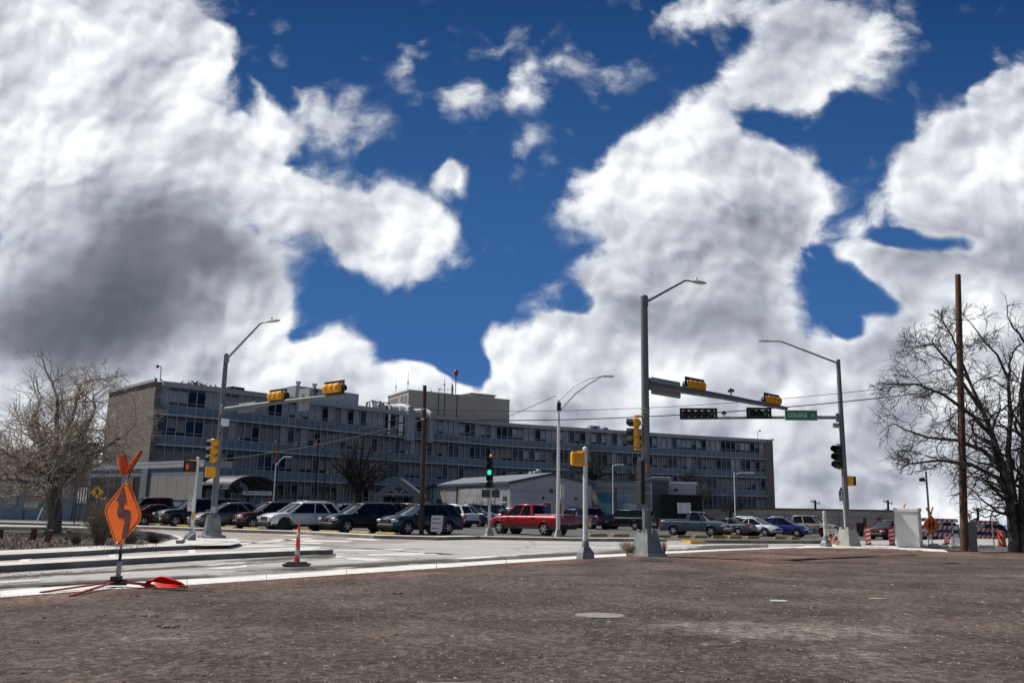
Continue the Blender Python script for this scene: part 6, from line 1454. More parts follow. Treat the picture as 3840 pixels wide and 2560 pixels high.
for s in (-1, 1): mb.lathe([(.05, -.02), (.075, 0), (.05, .02)], 0, 14, (0, 0, 0), axis='Y') if False else mb.tube([(b.x, b.y, t0.z)+A*0+U*(.05*math.cos(a))+A*(s*.60+.05*math.sin(a))+N*.02 if False else V3(b.x, b.y, t0.z)+U*(.05*math.cos(a))+A*(s*.62+.05*math.sin(a))+N*.02 for a in [2*math.pi*k/10 for k in range(11)]], .014, 0, 5)
mb.build('corner_bracket', M_alu, t_)
mb = MB(); mb.box((b.x, b.y, .10), (.42, .14, .10), 0, .25, bev=.02); mb.box((b.x, b.y, .16), (.16, .2, .12), 0); mb.build('foot', M_blk, t_)
M_leg = mat('red_steel_leg', (.30, .02, .015), .45)
for e in (G(262, 2236, .02), G(150, 2222, .02), G(702, 2201, .05), G(560, 2196, .03)):
    mb = MB(); mb.bar(V3(b.x, b.y, .12), V3(e.x, e.y, e.z+.01), .045, .03); mb.build('leg', M_leg, t_)
def flag(root, p, d, w, h, nm='flag', mt=M_orgfl, jag=0., sd=1):
    """flag hanging on a short staff from p along d"""
    d = Vector(d).normalized(); tip = p+d*h; side = Vector((d.z, .25, -d.x)).normalized()*(1 if sd > 0 else -1); n = 8; k = 6; V = []; rj = random.Random(int(p.x*100))
    for i in range(n+1):
        for j in range(k+1):
            f, g_ = i/n, j/k; ww = w*(1-jag*rj.random()*(g_ > .9)); q = p+d*(h*f)+side*(ww*g_)+Vector((0, 1, 0))*(.035*math.sin(g_*6+f*2))-Z*(.05*g_*f)
            V.append(q)
    mb = MB(); mb.add(V, [(i*(k+1)+j, i*(k+1)+j+1, (i+1)*(k+1)+j+1, (i+1)*(k+1)+j) for i in range(n) for j in range(k)], 0, True); mb.build(nm, mt, root)
    mb = MB(); mb.tube([p-d*.08, tip], .008, 0, 5); mb.build('staff', M_blk, root)
top = V3(b.x, b.y, t0.z+.72)+back_
flag(t_, top+V3(.02, 0, .06), (-.30, 0, .95), .19, .40, jag=.5, sd=-1); flag(t_, top+V3(.02, 0, .04), (.42, 0, .90), .11, .52, jag=.25, sd=-1)
# fallen flag on the ground
c = G(600, 2205, .03); fl = thing('fallen_flag', 'bright red cloth lying folded on the dirt right of the orange diamond sign', 'flag', c); mb = MB(); V = []; n = 16; k = 6
for i in range(n+1):
    f = i/n; x = -.40+.72*f
    for j in range(k+1):
        g_ = j/k; hgt = .18*math.sin(math.pi*min(1, (f*.85+.12)))**.8*(1-.10*math.cos(f*9)); V.append(c+V3(x+.06*g_, .30*math.sin(g_*2.4)*(.5+f*.6), .02+hgt*math.sin(g_*math.pi*.62)+(.02*math.sin(f*22) if f < .25 else 0)))
mb.add(V, [(i*(k+1)+j, i*(k+1)+j+1, (i+1)*(k+1)+j+1, (i+1)*(k+1)+j) for i in range(n) for j in range(k)], 0, True); mb.build('cloth', mat('red_vinyl', (.78, .012, .012), .4, var=.2, scale=3), fl)
# striped marker post
def stripes(name, c1, c2, sc, ax='Z', slope=.7, duty=.5):
    m = bpy.data.materials.new(name); m.use_nodes = True; t = NT(m.node_tree); bs = t.n['Principled BSDF']; sp = t.new('ShaderNodeSeparateXYZ'); t.l.new(t.new('ShaderNodeTexCoord').outputs['Object'], sp.inputs[0])
    v = t.m('ADD', sp.outputs[2], t.m('MULTIPLY', sp.outputs[0], slope)); f = t.m('FRACT', t.m('MULTIPLY', v, sc)); k = t.m('GREATER_THAN', f, duty); w = t.noise(t.new('ShaderNodeTexCoord').outputs['Object'], 9, 5, .7)
    c = t.mix(k, c1, c2); c = t.mix(t.m('MULTIPLY', t.ramp(w, .55, .75), .4), c, (.35, .30, .27)); t.l.new(c, bs.inputs['Base Color']); bs.inputs['Roughness'].default_value = .45; return m
M_str = stripes('orange_white_bands', (.85, .09, .025), (.72, .66, .62), 2.1, slope=1.2, duty=.62)
b = G(1112, 2121); t_ = thing('marker_post', 'slim orange marker post with white bands on a black rubber foot', 'traffic cone', b, R(4)); mb = MB()
mb.lathe([(.080, .10), (.066, .45), (.050, .80), (.038, 1.02), (.020, 1.06), (.020, 1.10), (.035, 1.12), (.02, 1.15)], 0, 16); mb.build('post', M_str, t_, world=False)
mb = MB(); mb.box((0, 0, .035), (.70, .55, .06), 0, bev=.015); mb.box((0, 0, .085), (.52, .42, .05), 0, bev=.015); mb.build('foot', M_blk, t_, world=False)
# A-frame emergency sign
b = G(1640, 2011); t_ = thing('a_frame_sign', 'white folding board reading EMERGENCY ENTRANCE with a left arrow', 'sign', b); Ua = Vector((.93, -.36, 0)); Na = Ua.cross(Z); c = b+V3(-.08, 0, .72); tl = .13; Va = (Z*math.cos(tl)-Na*math.sin(tl)); fr = (c-Na*.06, Ua, Va); Nf = Ua.cross(Va)
mb = MB(); mb.plate([(-.36, -.46), (.36, -.46), (.36, .46), (-.36, .46)], fr, .03); mb.build('panel', M_signwhite, t_)
mb = MB(); mb.plate([(-.36, -.46), (.36, -.46), (.36, .46), (-.36, .46)], (c+V3(.17, .20, 0), Ua, (Z*math.cos(tl)+Na*math.sin(tl)*-1*-1)), .03); mb.build('back_panel', mat('board_back_brown', (.12, .07, .05), .8), t_)
M_tr = mat('sign_text_red', (.42, .06, .06), .6)
text('EMERGENCY', .17, (fr[0]+Nf*.018+Va*.26, Ua, Va), M_tr, t_, sx=.62, bold=.004); text('ENTRANCE', .17, (fr[0]+Nf*.018+Va*.02, Ua, Va), M_tr, t_, sx=.68, bold=.004)
mb = MB(); mb.plate([(-.29, -.26), (-.17, -.19), (-.17, -.24), (.28, -.24), (.28, -.28), (-.17, -.28), (-.17, -.33)], (fr[0]+Nf*.018, Ua, Va), .006); mb.build('arrow', M_tr, t_)
for dx in (-.34, .34, ): mb = MB(); mb.bar(c+Ua*dx-Va*.45-Na*.06, V3(*(b+Ua*dx-V3(.08, 0)-Na*.02).xy, .02), .06, .05); mb.box(V3(*(b+Ua*dx-V3(.05, .0)).xy, .05), (.34, .3, .09), 0, .3, bev=.02); mb.build('leg', M_blk, t_)
# yellow guard pole
b = G(1675, 1993); tp_ = P(1666, 1836, b.y); t_ = thing('guy_guard', 'thin tall yellow guard pole right of the folding white board', 'bollard', b); mb = MB(); mb.tube([b, tp_], [.045, .04], 0, 8); mb.build('tube', mat('guard_yellow', (.75, .48, .03), .5), t_)
# wooden stakes in the bed
M_stake = mat('red_brown_stake', (.12, .045, .035), .85, var=.3, scale=6)
for k, (px, y0, y1, w, ln, lab) in enumerate(((124, 2023, 1983, .20, 0, 'upright red brown wooden stub post left of the tree trunk'), (183, 2031, 1988, .20, .30, 'leaning red brown stub post right below the tree trunk'), (258, 2023, 1990, .18, .25, 'leaning stub post between tree and shrub'), (0, 2018, 1985, .18, 0, 'stub post cut by the left edge of the picture'))):
    b = G(px-8 if ln else px, y0, .1); h = (y0-y1)/FP*b.y; t_ = thing('wooden_post', lab, 'post', b, group='stub posts in the planting bed'); mb = MB(); mb.bar((0, 0, 0), (ln*h*.8, 0, h), w, w*.7); mb.build('timber', M_stake if not (k == 1) else mat('red_brown_stake2', (.17, .09, .07), .85, var=.3, scale=6), t_, world=False)
# signs on the left
b = GX(303, 60); s = thing('sign_frame', 'tall black sign frame with vertical white bars left of the pedestrian sign', 'sign', b); w = .55; zt_, zb_ = height_at(b, 1820), height_at(b, 1890); Ul = Vector((.93, .36, 0)); c = V3(b.x, b.y, (zt_+zb_)/2); hh = (zt_-zb_)/2
mb = MB(); mb.plate([(-.36, -hh), (.36, -hh), (.36, hh), (-.36, hh)], (c, Ul, Z), .06); mb.build('frame', M_blk, s)
mb = MB()
for j in range(4): x = -.24+.16*j; mb.plate([(x-.045, -hh+.08), (x+.045, -hh+.08), (x+.045, hh-.08), (x-.045, hh-.08)], (c+Ul.cross(Z)*.035, Ul, Z), .01)
mb.build('white_bar', M_signwhite, s)
for dx in (-.33, .33): mb = MB(); mb.box(c+Ul*dx+V3(0, .03, -c.z/2-hh/2), (.07, .07, c.z-hh)); mb.build('leg', M_blk, s)
b = GX(358, 59); t0_ = height_at(b, 1845); s, fr, N, U, A = diamond('pedestrian_sign', 'yellow diamond pedestrian crossing sign beside the orange diamond', V3(b.x, b.y, t0_), R(-65), .43, mat('sign_yellow', (.72, .46, .01), .45))
mb = MB(); q = fr[0]+N*.003
for pl in ([(-.03, .20), (.03, .20), (.04, .26), (0, .30), (-.04, .26)], [(-.07, .18), (.06, .18), (.06, -.02), (-.05, -.02)], [(-.05, -.02), (.02, -.02), (-.08, -.28), (-.15, -.26)], [(.0, -.02), (.06, -.02), (.15, -.26), (.08, -.28)], [(-.07, .17), (-.14, .04), (-.10, .02), (-.03, .12)], [(.05, .17), (.16, .05), (.13, .02), (.04, .11)]): mb.plate(pl, (q, U, A), .006)
mb.build('walking_figure', M_blk, s); mb = MB(); mb.tube([(b.x, b.y+.05, 0), (b.x, b.y+.05, t0_)], .03, 0, 6); mb.build('post', M_galv, s)
for px, py, D, hw, lab in ((163, 1863, 66, .28, 'dark red no entry disc before the clinic, left of the tree trunk'), (383, 1868, 61, .27, 'dark red no entry sign partly behind the left corner of the orange diamond')):
    b = GX(px, D); zc_ = height_at(b, py); s = thing('no_entry_sign', lab, 'sign', b); mb = MB(); mb.lathe([(hw, -.01), (hw, .01)], 0, 20, (b.x, b.y, zc_), axis='Y') ; mb.build('disc', mat('no_entry_red', (.22, .015, .02), .5), s); mb = MB(); mb.box((b.x, b.y-.02, zc_), (hw*1.3, .02, .09)); mb.build('bar', M_signwhite, s); mb = MB(); mb.tube([(b.x, b.y+.04, 0), (b.x, b.y+.04, zc_+.2)], .03, 0, 6); mb.build('post', M_galv, s)
b = GX(148, 66); s = thing('leaning_plank', 'pale wooden prop leaning below the tan board on the clinic wall', 'plank', b); mb = MB(); mb.bar(V3(b.x-.1, b.y, 0), V3(b.x+.08, b.y+.3, 1.1), .12, .06); mb.build('timber', M_timber, s)
# flags and flagpoles before the hospital
def flagpole(px, D, ytop, label, fcol=None, fy=None):
    b = GX(px, D); zt_ = height_at(b, ytop); t_ = thing('flagpole', label, 'flagpole', b); mb = MB(); mb.tube([b, V3(b.x, b.y, zt_)], [.09, .05], 0, 6); mb.build('pole', M_blk, t_); return t_, b
t_, b = flagpole(1178, 92, 1600, 'dark flagpole with a limp striped flag before the hospital'); z1_, z0_ = height_at(b, 1642), height_at(b, 1682)
fg = thing('flag', 'limp red and white striped flag on the dark flagpole', 'flag', V3(b.x, b.y, z1_)); mb = MB()
for j in range(5):
    x0 = -.06-.07*j; mb.add([(b.x+x0, b.y-.03*(j % 2), z1_-.1*j), (b.x+x0-.07, b.y-.03*((j+1) % 2), z1_-.1*(j+1)), (b.x+x0-.07+.02, b.y-.03*((j+1) % 2), z0_+.05*j), (b.x+x0+.02, b.y-.03*(j % 2), z0_)], [(0, 1, 2, 3)], j % 2)
mb.build('cloth', [mat('flag_red', (.28, .04, .05), .8), mat('flag_pale', (.42, .42, .44), .8)], fg)
flagpole(1211, 92, 1690, 'shorter plain dark flagpole right of the one with the striped flag')
t_, b = flagpole(1031, 96, 1648, 'dark flagpole with an orange flag left of the canopy lamp'); z1_, z0_ = height_at(b, 1652), height_at(b, 1712)
fg = thing('flag', 'folded orange flag hanging left of the striped flag', 'flag', V3(b.x, b.y, z1_)); mb = MB()
for j in range(3): x0 = -.05-.10*j; mb.add([(b.x+x0, b.y-.04*(j % 2), z1_-.3*j), (b.x+x0-.10, b.y-.04*((j+1) % 2), z1_-.3*(j+1)), (b.x+x0-.06, b.y-.04*((j+1) % 2), z0_+.1*j), (b.x+x0+.02, b.y-.04*(j % 2), z0_)], [(0, 1, 2, 3)])
mb.build('cloth', mat('flag_orange', (.40, .13, .03), .8), fg)

# right-hand road works
def vpanel(px, y0, y1, label):
    b = G(px, y0); t_ = thing('vertical_panel', label, 'channelizer', b, R(-4)); h = (y0-y1)/FP*b.y; w = .30
    mb = MB(); mb.box((0, 0, h/2+.04), (w, .04, h-.04), 0); mb.build('panel', M_redm, t_, world=False)
    mb = MB(); n = 4; ph_ = (h-.10)/n
    for j in range(n): z = .10+ph_*j; mb.plate([(-w*.40, z), (w*.40, z+ph_*.34), (w*.40, z+ph_*.84), (-w*.40, z+ph_*.5)], (V3(0, -.024, 0), V3(1, 0, 0), Z), .005)
    mb.build('white_stripe', M_signwhite, t_, world=False)
    mb = MB(); mb.box((0, 0, .03), (.5, .36, .06), 0, bev=.01); mb.build('foot', M_blk, t_, world=False)
vpanel(3257, 2045, 1979, 'red and white striped upright panel just right of the right mast foot'); vpanel(3346, 2046, 1982, 'red and white striped upright panel touching the white cabinet')
vpanel(3552, 2041, 2001, 'small striped upright panel behind the barrier boards left of the brown pole')
# white cabinet
b = G(3412, 2054); t_ = thing('signal_cabinet', 'tall white control cabinet right of the striped panels', 'cabinet', b, R(-36)); h = 1.86; mb = MB(); mb.box((0, 0, h/2), (1.12, .74, h), 0, bev=.015); mb.build('body', mat('cabinet_white', (.66, .66, .64), .5, var=.05, scale=2), t_, world=False)
mb = MB(); mb.box((0, 0, h+.06), (1.20, .82, .16), 0, bev=.02); mb.build('lid', M_white, t_, world=False)
mb = MB(); mb.box((.566, 0, h*.56), (.02, .62, h*.72), 0, bev=.005); dr = mb.build('door', M_white, t_, world=False)
mb = MB(); mb.box((.60, -.20, h*.5), (.05, .06, .22), 0, bev=.01); mb.build('handle', M_blk, dr)
mb = MB(); mb.box((-.6, .0, h*.5), (.08, .5, h*.62), 0, bev=.01); mb.build('side_box', M_lamp, t_, world=False)
b = G(3648, 2066); t_ = thing('utility_cabinet', 'narrow grey green cabinet tight against the right of the thick brown pole', 'cabinet', b, R(6)); h = 1.33; mb = MB(); mb.box((0, .1, h/2), (.42, .4, h), 0, bev=.01); mb.build('body', mat('cabinet_grey_green', (.17, .20, .19), .6, var=.1), t_, world=False); mb = MB(); mb.box((0, .1, h+.02), (.46, .44, .05), 0); mb.build('lid', M_skirt, t_, world=False)
# two-way orange diamond with flags
b = G(3498, 2050); zc_ = height_at(b, 1967); t_, fr, N, U, A = diamond('two_way_sign', 'orange diamond sign with two opposite arrows behind the white cabinet', V3(b.x, b.y, zc_), R(-72), .53, M_org, tilt=-R(3)); q = fr[0]+N*.003
mb = MB()
for x, s in ((-.12, -1), (.12, 1)): mb.plate([(x-.045, -.24*s), (x+.045, -.24*s), (x+.045, .02*s), (x+.13, .02*s), (x, .27*s), (x-.13, .02*s), (x-.045, .02*s)][::s], (q, U, A), .006)
mb.build('arrow', M_blk, t_); mb = MB(); mb.tube([(b.x, b.y+.04, .1), (b.x, b.y+.04, zc_+.62)], .03, 0, 6); mb.lathe([(.09, -.02), (.09, .02)], 0, 10, (b.x, b.y, zc_+.6), axis='Y'); mb.build('mast', M_galv, t_)
top = V3(b.x, b.y, zc_+.62); flag(t_, top, (-.45, 0, .9), .10, .36, jag=.2, sd=-1); flag(t_, top, (.38, 0, .92), .09, .36, jag=.1, sd=1)
for e in ((-.5, -.3), (.5, -.3), (.4, .4)): mb = MB(); mb.bar(V3(b.x, b.y, .2), V3(b.x+e[0], b.y+e[1], .02), .05, .03); mb.build('leg', M_blk, t_)
c = P(3384, 1914, 47); t_ = thing('warning_flag', 'single red orange flag rising above the top of the white cabinet', 'flag', c); flag(t_, c-V3(0, 0, .1), (.42, 0, .9), .10, .52, sd=-1); 
mb = MB(); mb.tube([V3(c.x, c.y, .0), c], .02, 0, 5); mb.build('mast', M_blk, t_)
# type III barricades
def barricade(x0, x1, D, rows, posts, label):
    a0, a1 = GX(x0, D), GX(x1, D+.4); t_ = thing('barricade', label, 'barrier', ((a0+a1)/2)); 
    for (ya, yb) in rows:
        pa, pb = P(x0, ya, D), P(x1, yb, D+.4); mb = MB(); L = (pb-pa).length; U_ = (pb-pa).normalized(); V_ = (Z-U_*U_.z).normalized(); N_ = U_.cross(V_); h = .20
        mb.plate([(0, -h), (L, -h), (L, 0), (0, 0)], (pa, U_, V_), .03); bo = mb.build('board', M_signwhite, t_); mb = MB(); n = int(L/.30)
        for j in range(n): x = .02+.30*j; mb.plate([(x, -h+.005), (x+.15, -h+.005), (min(L, x+.27), -.005), (min(L-.01, x+.12), -.005)], (pa+N_*.018, U_, V_), .005)
        mb.build('red_stripe', M_redm, bo)
    for px in posts:
        q = GX(px, D+.3); zt_ = height_at(q, rows[0][0]+4); mb = MB(); mb.box((q.x, q.y+.06, zt_/2), (.05, .05, zt_)); mb.bar((q.x, q.y-.7, .04), (q.x, q.y+.7, .04), .05, .05); mb.build('post', M_galv, t_)
barricade(3452, 3592, 50, ((1940, 1945), (1967, 1972), (1993, 2000)), (3475, 3568), 'striped three board barrier left of the thick brown pole')
barricade(3634, 3744, 50, ((1948, 1953), (1977, 1981), (2003, 2008)), (3645, 3718), 'striped three board barrier right of the thick brown pole')
# drum
b = G(3759, 2048); t_ = thing('traffic_drum', 'orange plastic drum with dull bands left of the right hand tree trunks', 'traffic drum', b); mb = MB()
for k in range(5): z0_ = .05+.165*k; r_ = .21-.008*k; mb.lathe([(r_, z0_), (r_, z0_+.15), (r_-.012, z0_+.16)], 0 if k % 2 == 0 else 1, 16)
mb.lathe([(.25, 0), (.25, .05)], 2, 16); mb.build('body', [mat('drum_orange', (.62, .06, .02), .6), mat('drum_band', (.55, .20, .14), .6), M_blk], t_, world=False)
# fallen white board
b = G(3585, 2043); t_ = thing('fallen_board', 'white folding board leaning over left of the thick brown pole', 'sign', b); mb = MB(); mb.plate([(-.30, 0), (.30, 0), (.25, .62), (-.16, .62)], (b+V3(0, 0, .02), V3(1, 0, 0), V3(0, .25, .97)), .02); mb.plate([(-.42, -.05), (.30, -.05), (.34, .05), (-.25, .05)], (b+V3(0, -.1, .02), V3(1, 0, 0), V3(0, .9, .3)), .02); mb.build('panel', M_white, t_)
for x0, x1, y, lab in ((3480, 3556, 2052, 'grey concrete wheel stop left of the fallen white board'), (3562, 3606, 2053, 'grey concrete wheel stop under the fallen white board'), (3662, 3728, 2053, 'grey concrete wheel stop right of the grey green cabinet'), (3452, 3474, 2052, 'short grey wheel stop behind the white cabinet')): stop_mesh(G(x0, y+3), G(x1, y+4), M_stopg, lab, 'grey wheel stops on the right')
c = G(3507, 2056); t_ = thing('sandbag', 'pale sandbag on the stand of the two way diamond sign', 'sandbag', c); mb = MB(); mb.lathe([(.05, -.22), (.12, -.15), (.13, .15), (.06, .22)], 0, 10, (0, 0, .13), axis='X'); mb.build('bag', mat('sack_white', (.6, .58, .52), .8, var=.2), t_, world=False)
# capped post and the heap of barrier parts
t_, b = post('capped_post', 'cream capped post on a concrete foot left of the right mast', 3098, 2050, 1922, .095, mat('cream_post', (.55, .52, .44), .6, var=.1), 'post', (.42, .36))
for za__, zb__ in ((1950, 1938), (1976, 1970)): mb = MB(); mb.lathe([(.115, height_at(b, za__)), (.115, height_at(b, zb__))], 0, 12, (b.x, b.y, 0)); mb.build('collar', M_alu, t_)
c = G(3126, 2049); s = thing('a_frame_sign', 'white arrow board reading SIDEWALK CLOSED leaning between capped post and right mast', 'sign', c); fr = (V3(c.x-.03, c.y, .76), Vector((1, -.05, 0)).normalized(), Z); mb = MB(); mb.plate([(-.26, -.13), (.26, -.13), (.26, .15), (-.26, .15)], fr, .03); mb.build('panel', M_signwhite, s)
Nf = fr[1].cross(Z); text('SIDEWALK CLOSED', .062, (fr[0]+Nf*.02+Z*.09, fr[1], Z), M_blk, s, sx=.9); text('CROSS HERE', .062, (fr[0]+Nf*.02-Z*.09, fr[1], Z), M_blk, s, sx=.9)
mb = MB(); mb.plate([(-.22, 0), (-.15, .04), (-.15, .012), (.22, .012), (.22, -.012), (-.15, -.012), (-.15, -.04)], (fr[0]+Nf*.02, fr[1], Z), .006); mb.build('arrow', M_blk, s)
for dx in (-.22, .22): mb = MB(); mb.bar(V3(c.x+dx, c.y+.05, 0), V3(c.x+dx*.9, c.y+.1, .65), .05, .05); mb.build('leg', M_signwhite, s)
s = thing('barricade', 'broken orange and white barrier board lying at the foot of the right mast', 'barrier', c); 
mb = MB(); mb.plate([(-.30, -.1), (.27, -.1), (.27, .1), (-.30, .1)], (V3(c.x, c.y-.12, .26), Vector((.95, 0, -.30)), Vector((.30, 0, .95))), .03); bo = mb.build('board', M_signwhite, s)
mb = MB()
for j in range(3): x = -.26+.19*j; mb.plate([(x, -.098), (x+.09, -.098), (x+.17, .098), (x+.08, .098)], (V3(c.x, c.y-.145, .26), Vector((.95, 0, -.30)), Vector((.30, 0, .95))), .006)
mb.build('orange_stripe', M_org, bo)
mb = MB(); mb.plate([(-.26, .32), (.22, .20), (.25, .50), (.02, .56), (-.26, .52)], (V3(c.x, c.y, .0), V3(1, 0, 0), Z), .03); b1_ = mb.build('rail', M_redm, s); mb = MB(); mb.plate([(-.10, .36), (0, .34), (.10, .52), (.02, .55)], (V3(c.x, c.y-.03, .0), V3(1, 0, 0), Z), .01); mb.build('white_stripe', M_signwhite, b1_)
# brown trailer
p = LOT(3216, 2010); t_ = thing('utility_trailer', 'dark brown box trailer right of the right mast foot', 'trailer', p, R(5)); mb = MB(); mb.box((0, 0, .95), (.95, 1.6, .95), 0, bev=.02); mb.build('box', mat('trailer_brown', (.05, .025, .022), .7, var=.2), t_, world=False)
mb = MB(); mb.box((0, -.5, .40), (1.0, .1, .08)); mb.bar((.2, -.8, .40), (.2, -2.2, .4), .08, .08); mb.build('chassis', M_blk, t_, world=False)
for s_ in (-1, 1): mb = MB(); mb.lathe([(.28, -.08), (.28, .08)], 0, 16, (s_*.46, .1, .28), axis='X'); mb.build('wheel', M_tyre, t_, world=False)
# litter and clods on the lot
def clod(px, py, s, lab, m, cat='dirt clod', flat=1.):
    c = G(px, py); c.z = lot_height(c.x, c.y, 3); o = thing('dirt_clod' if cat == 'dirt clod' else 'litter', lab, cat, c); rr = random.Random(int(px)); mb = MB()
    for k in range(9):
        r_ = s*(.25+.35*rr.random()); cx, cy = rr.uniform(-1, 1)*s, rr.uniform(-.5, .5)*s; V = []; n = 7
        for (zz, f) in ((0, 1), (.45*flat, .8), (.75*flat, .35)): V += [(cx+r_*f*math.cos(2*math.pi*j/n)*(.8+.4*rr.random()), cy+r_*f*math.sin(2*math.pi*j/n)*(.8+.4*rr.random()), r_*zz) for j in range(n)]
        mb.add(V, [(i*n+j, i*n+(j+1) % n, (i+1)*n+(j+1) % n, (i+1)*n+j) for i in range(2) for j in range(n)]+[tuple(range(2*n, 3*n))])
    mb.build('lump', m, o, world=False)
M_clod = mat('dark_red_clod', (.085, .045, .035), .95, var=.4, scale=30); M_mud = mat('dried_mud', (.13, .115, .095), .95, var=.4, scale=20)
clod(1490, 2232, .075, 'dark reddish clod of earth in the middle of the lot', M_clod); clod(1742, 2212, .05, 'smaller reddish clod right of the larger one', M_clod)
clod(545, 2320, .18, 'ridge of dried tyre mud on the left of the lot', M_mud, flat=.5); clod(615, 2360, .13, 'smaller lump of dried tyre mud nearer the camera', M_mud, flat=.6)
for px, py, w, h, lab in ((2922, 2257, .17, .07, 'flat pale grey plastic scrap on the lot'), (3290, 2250, .2, .03, 'thin pale strip of litter right of the plastic scrap')):
    c = G(px, py); z = lot_height(c.x, c.y, 3)+.01; o = thing('litter', lab, 'litter', (c.x, c.y, z)); rr = random.Random(px); n = 10; mb = MB(); mb.prism([(w*(.8+.3*rr.random())*math.cos(2*math.pi*j/n), h*2.2*(.7+.5*rr.random())*math.sin(2*math.pi*j/n)) for j in range(n)], 0, .012); mb.build('scrap', mat('pale_scrap', (.45, .52, .52), .5), o, world=False)
# birds on the roof edge
def bird_mesh():
    mb = MB(); V = []; prof = [(-.20, .012, .02), (-.13, .03, .05), (-.05, .055, .10), (.04, .06, .14), (.10, .045, .19), (.13, .035, .24), (.17, .028, .265), (.20, .010, .26), (.235, .004, .255)]; n = 8
    for x, r_, z in prof:
        for j in range(n): a = 2*math.pi*j/n; V.append((x, r_*math.cos(a), z+r_*1.1*math.sin(a)))
    mb.add(V, [(i*n+j, i*n+(j+1) % n, (i+1)*n+(j+1) % n, (i+1)*n+j) for i in range(len(prof)-1) for j in range(n)]+[tuple(range(n)), tuple(range(len(V)-n, len(V)))], 0, True)
    for s in (-1, 1): mb.tube([(.0, s*.02, .08), (.01, s*.02, 0)], .008, 0, 4)
    return mb
bm0 = bird_mesh(); bo0 = None; rb_ = random.Random(9)
bw = ['leftmost black bird on the roof edge, at the corner above the brick wall', 'second black bird from the left, by the camera pole', 'lone black bird between the camera pole and the flock', 'first bird of the flock on the roof edge', 'second bird of the flock, low and crouched', 'tall dark bird standing highest in the flock', 'bird tight against the tall one in the flock', 'bird right after the tall one in the flock', 'bird in the right half of the flock, leaning forward', 'small bird in the right half of the flock', 'third bird from the right end of the flock', 'second bird from the right end of the flock', 'rightmost bird of the flock just left of the left mast', 'single bird on the roof edge right of the left mast pole', 'bird perched alone farther right on the hospital roof edge']
for k, px in enumerate((584, 606, 682, 706, 714, 727, 734, 739, 751, 759, 769, 790, 808, 882, 1265)):
    py = float(np.interp(px, [a for a, b in RL], [b for a, b in RL])) if px > 604 else 1431
    p = G(px, py, ROOFZ+.0); p = P(px, py, p.y); s_ = 1.9 if k in (5, 6) else 1.35
    if bo0 is None: bo0 = bm0.build('bird', mat('bird_black', (.012, .012, .014), .7), None, world=False); o = bo0
    else: o = bpy.data.objects.new('bird', bo0.data); col.objects.link(o)
    o.location = (p.x, p.y, ROOFZ+(.22 if px < 600 else .02)); o.rotation_euler = (0, 0, rb_.random()*6.28); o.scale = (s_, s_, s_); tag(o, bw[k], 'bird', 'birds on the hospital roof')

c = G(2250, 2318); z = lot_height(c.x, c.y, 3); o = thing('concrete_pad', 'flat pale oval patch of concrete set in the dirt, right of centre', 'pad', (c.x, c.y, z)); rr = random.Random(5); mb = MB(); n = 22
mb.prism([(.37*(1+.08*rr.random())*math.cos(2*math.pi*j/n), .30*(1+.12*rr.random())*math.sin(2*math.pi*j/n)) for j in range(n)], -.05, .012); mb.build('slab', mat('weathered_pad', (.30, .285, .24), .95, col2=(.20, .185, .155), scale=14, bump=.6, bscale=30), o, world=False)
c = G(1700, 2600); z = lot_height(c.x, c.y, 3); o = thing('concrete_pad', 'pale concrete patch cut by the bottom edge of the picture', 'pad', (c.x, c.y, z)); mb = MB()
mb.prism([(.48*(1+.10*rr.random())*math.cos(2*math.pi*j/n), .27*(1+.12*rr.random())*math.sin(2*math.pi*j/n)) for j in range(n)], -.05, .010); mb.build('slab', MATS['weathered_pad'], o, world=False)

